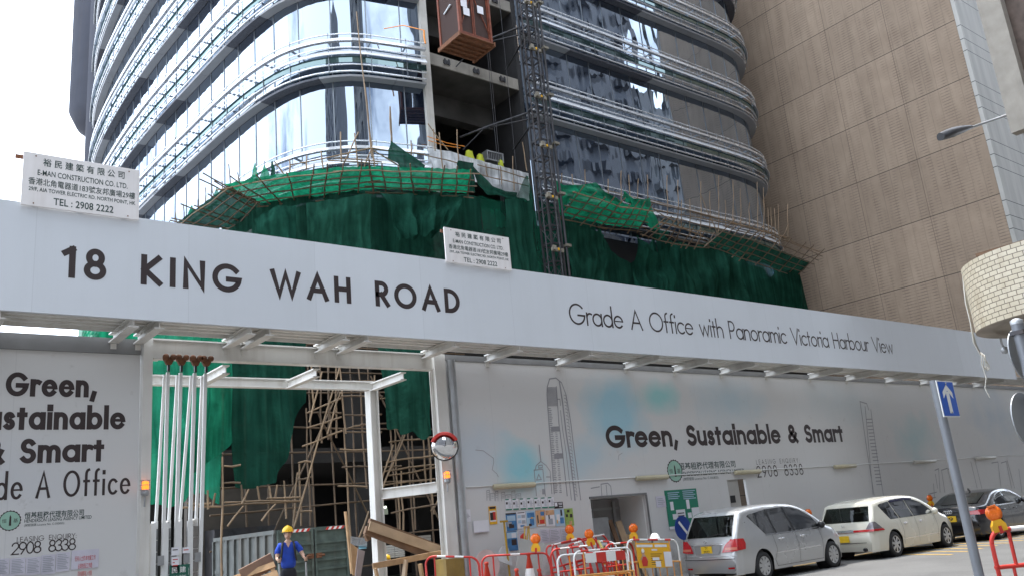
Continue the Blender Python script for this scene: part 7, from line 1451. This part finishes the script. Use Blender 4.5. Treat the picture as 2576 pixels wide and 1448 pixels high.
P0 = onZ(2487, 1334, 1.06); P1 = onZ(2650, 1318, 1.06)
part_ = barrier('large red barrier in the near right corner with a white band', P0 - V3((.0, .0, 0)), P0 + (P1 - P0).normalized() * 1.55, K['red'], bands=((.19, .40), (.62, .8)), rw=.030, group='tubular barriers by the hoarding', plates=((.46, .80, .50, .95, K['paper'], (('HK', .2, .6, .4, .1, 0), ('工 程', .2, .8, .8, .1, 0))),))
b0 = P0 + (P1 - P0).normalized() * .16
lamp('large amber warning lamp on the near right barrier by the sign pole', b0 + V3((-.01, 0, -.03)), -.30, 1.0, -.9)
RY = 3.5
rp = thing('disc_sign_pole', 'grey pole carrying two round sign plates seen from behind at the right edge', 'traffic sign', (onY(2590, 1000, RY).x, RY, 0))
pt_ = onY(2556, 808, RY); part('pole', K['pole'], rp, lambda m: m.tube([(pt_.x, RY, 0), (pt_.x, RY, pt_.z)], .058, 16)); part('pole_cap', K['galv'], rp, lambda m: m.lathe([(.062, -.03), (.062, .01), (.03, .03), (0, .032)], (pt_.x, RY, pt_.z), n=14))
K['signback'] = mat('sign_back', (.27, .28, .29), .45, .5, var=.12)
for k, (u, v) in enumerate(((2588, 888), (2598, 1052))):
    c = onY(u, v, RY + .02); part('sign_plate', K['signback'], rp, lambda m: m.disc(c + V3((.0, .07, 0)), .27, (.05, 1, 0), 32, .012)); part('clip', K['dark_steel'], rp, lambda m: m.box(pt_.x - .07, RY - .065, c.z + .18, pt_.x + .07, RY + .068, c.z + .22))
def bricktile():
    m, n, b, L = nodes('cream_tiles'); N = n.nodes.new; tcn = N('ShaderNodeUVMap') if 0 else N('ShaderNodeTexCoord')
    g = N('ShaderNodeNewGeometry'); sp_ = N('ShaderNodeSeparateXYZ'); L(tcn.outputs['Object'], sp_.inputs[0]); at = N('ShaderNodeMath'); at.operation = 'ARCTAN2'; L(sp_.outputs['Y'], at.inputs[0]); L(sp_.outputs['X'], at.inputs[1])
    ml = N('ShaderNodeMath'); ml.operation = 'MULTIPLY'; ml.inputs[1].default_value = 1.45; L(at.outputs[0], ml.inputs[0]); cb = N('ShaderNodeCombineXYZ'); L(ml.outputs[0], cb.inputs[0]); L(sp_.outputs['Z'], cb.inputs[1])
    br = N('ShaderNodeTexBrick'); br.inputs['Scale'].default_value = 1; br.inputs['Brick Width'].default_value = .15; br.inputs['Row Height'].default_value = .075; br.inputs['Mortar Size'].default_value = .006; br.inputs['Color1'].default_value = (.58, .51, .385, 1); br.inputs['Color2'].default_value = (.50, .43, .31, 1); br.inputs['Mortar'].default_value = (.13, .10, .07, 1); L(cb.outputs[0], br.inputs['Vector'])
    mp = N('ShaderNodeMapping'); mp.inputs['Scale'].default_value = (3, 3, .5); L(g.outputs['Position'], mp.inputs[0]); t = N('ShaderNodeTexNoise'); t.inputs['Scale'].default_value = 1.2; t.inputs['Detail'].default_value = 7; L(mp.outputs[0], t.inputs['Vector'])
    mr = N('ShaderNodeMapRange'); mr.inputs[1].default_value = .52; mr.inputs[2].default_value = .8; mr.inputs[4].default_value = .40; L(t.outputs['Fac'], mr.inputs[0]); mx = N('ShaderNodeMix'); mx.data_type = 'RGBA'; mx.inputs[7].default_value = (.20, .12, .05, 1); L(mr.outputs[0], mx.inputs[0]); L(br.outputs['Color'], mx.inputs[6]); L(mx.outputs[2], b.inputs['Base Color']); b.inputs['Roughness'].default_value = .4
    bp = N('ShaderNodeBump'); bp.invert = True; bp.inputs['Strength'].default_value = .5; bp.inputs['Distance'].default_value = .01; L(br.outputs['Fac'], bp.inputs['Height']); L(bp.outputs[0], b.inputs['Normal']); return m
BY = 6.0
e0 = onY(2418, 690, BY); e1 = onY(2440, 835, BY); vd = V3((e0.x, e0.y, 0)).normalized(); bc = V3((e0.x, BY, 0)) + V3((vd.y, -vd.x, 0)) * 1.45; zb, zt = e1.z - .02, e0.z + .04
bal = thing('corner_building', 'old corner building with a rounded cream tiled balcony stained by rust', 'building', (bc.x + 1, bc.y - 2, 0))
o = M(); o.lathe([(1.45, 0), (1.45, zt - zb)], (0, 0, 0), n=72); o.lathe([(1.45, zt - zb), (1.25, zt - zb + .001)], (0, 0, 0), n=72)
ob_ = o.obj('balcony', bricktile(), bal, world=False); ob_.matrix_parent_inverse = bal.matrix_basis.inverted(); ob_.location = (bc.x, bc.y, zb)
part('balcony_soffit', mat('stained_render', (.36, .32, .27), .85, var=.25, scale=2, streak=.3), bal, lambda m: (m.lathe([(0, .06), (1.2, .06), (1.2, 0), (1.448, 0)], (bc.x, bc.y, zb), n=64)))
part('roof_sheet', K['wood_dark'], bal, lambda m: m.box(bc.x - .95, bc.y - .3, zt + .08, bc.x + 1.2, bc.y + .9, zt + .13))
part('wall', K['concrete'], bal, lambda m: (m.box(bc.x + .35, -4.6, 0, bc.x + 9, bc.y - .2, zb), m.box(bc.x + 1.1, -4.6, zb + .07, bc.x + 9, bc.y - .2, zt + .6)))
c0 = onY(2543, 336, 8.2); up = thing('overhanging_block', 'stained old concrete block overhanging the street at the upper right corner', 'building', (c0.x + 1.2, 7, c0.z))
part('fin_wall', mat('pale_old_concrete', (.31, .28, .24), .85, var=.2, streak=.35), up, lambda m: m.box(c0.x, 7.6, c0.z, c0.x + .34, 8.2, c0.z + 26))
part('rough_wall', mat('brown_old_concrete', (.12, .09, .075), .9, var=.5, scale=3, bump=.8, bscale=3, streak=.5), up, lambda m: (m.box(c0.x + .345, 3.0, c0.z + .25, c0.x + 9, 8.05, c0.z + 26), [m.box(c0.x + .345, 8.051, c0.z + 2.6 + q * 2.9, c0.x + 3.5, 8.30, c0.z + 2.9 + q * 2.9) for q in range(8)]))
part('drain_pipe', K['rust'], up, lambda m: m.tube([(c0.x + .55, 8.16, c0.z + .3), (c0.x + .55, 8.16, c0.z + 26)], .06, 8))
l0, l1 = onY(2548, 285, 8.25), onY(2440, 322, 8.6); ld = (l1 - l0).normalized()
sl = thing('street_lamp', 'grey street lamp head on a long arm reaching out from the upper right block', 'street lamp', l0)
part('arm', K['galv'], sl, lambda m: m.tube([l0 + V3((0, -.6, .2)), l0, l1], .035, 8))
lh = onY(2366, 347, 8.85)
def lhead(m):
    m.smooth = True; a = l1 - ld * .02; d = (lh - a); L_ = d.length; t = d.normalized(); s = t.cross(V3((0, 0, 1))).normalized(); u = s.cross(t); rows = []
    for i in range(11):
        f_ = i / 10; w_ = .07 + .14 * math.sin(min(1, f_ * 1.25) * math.pi * .5) * (1 - max(0, f_ - .8) * 3.6); h_ = .07 + .09 * math.sin(f_ * math.pi * .75); rows.append([a + t * L_ * f_ + s * w_ * math.cos(q / 14 * 6.283) + u * (h_ * (math.sin(q / 14 * 6.283) if math.sin(q / 14 * 6.283) > 0 else .55 * math.sin(q / 14 * 6.283))) for q in range(15)])
    m.grid(rows); m.smooth = False; m.add(rows[-1][:-1], [tuple(range(14))])
part('head', mat('dark_lamp_shell', (.05, .05, .055), .4, var=.15), sl, lhead)
a = l1.lerp(lh, .6); part('lens', mat('lamp_glass', (.40, .42, .36), .15, var=.1), sl, lambda m: m.lathe([(.0, -.085), (.08, -.075), (.12, -.045)], a, (0, 0, 1), 18))
m = M()
for k in range(3): m.tube([onY(2420 + k * 3, 685, BY + .1), onY(2428 + k * 3, 760 + k * 6, BY + .12), onY(2452 - k * 2, 860, BY + .12), onY(2466, 892, BY + .12)], .012, 5)
for k in range(3): cc = onY(2472 + k * 4, 905 + k * 3, BY + .12); m.tube([cc + V3((.07 * math.cos(a / 12 * 6.283) * (1 - .15 * k), .02 * math.sin(a), .13 * math.sin(a / 12 * 6.283))) for a in range(12)], .008, 5, closed=True)
m.tube([onY(2470, 915, BY + .12), onY(2480, 950, BY + .12), onY(2477, 975, BY + .12), onY(2489, 998, BY + .12)], .009, 5)
tag(m.obj('cable_bundle', mat('white_cable', (.58, .56, .50), .5, var=.15)), 'coiled bundle of white cables dangling from the tiled balcony', 'cable')
c = onY(2527, 880, BY); hl_ = thing('hanging_camera', 'small grey dome camera hanging under the tiled balcony', 'camera', (c.x, BY, c.z)); part('arm', K['galv'], hl_, lambda m: m.tube([(c.x - .06, BY, zb - .01), (c.x - .06, BY, c.z + .1), (c.x, BY, c.z + .05)], .016, 6)); part('dome', K['galv'], hl_, lambda m: m.lathe([(0, .06), (.05, .05), (.062, 0), (.05, -.045), (0, -.06)], c, (0, 0, 1), 14))
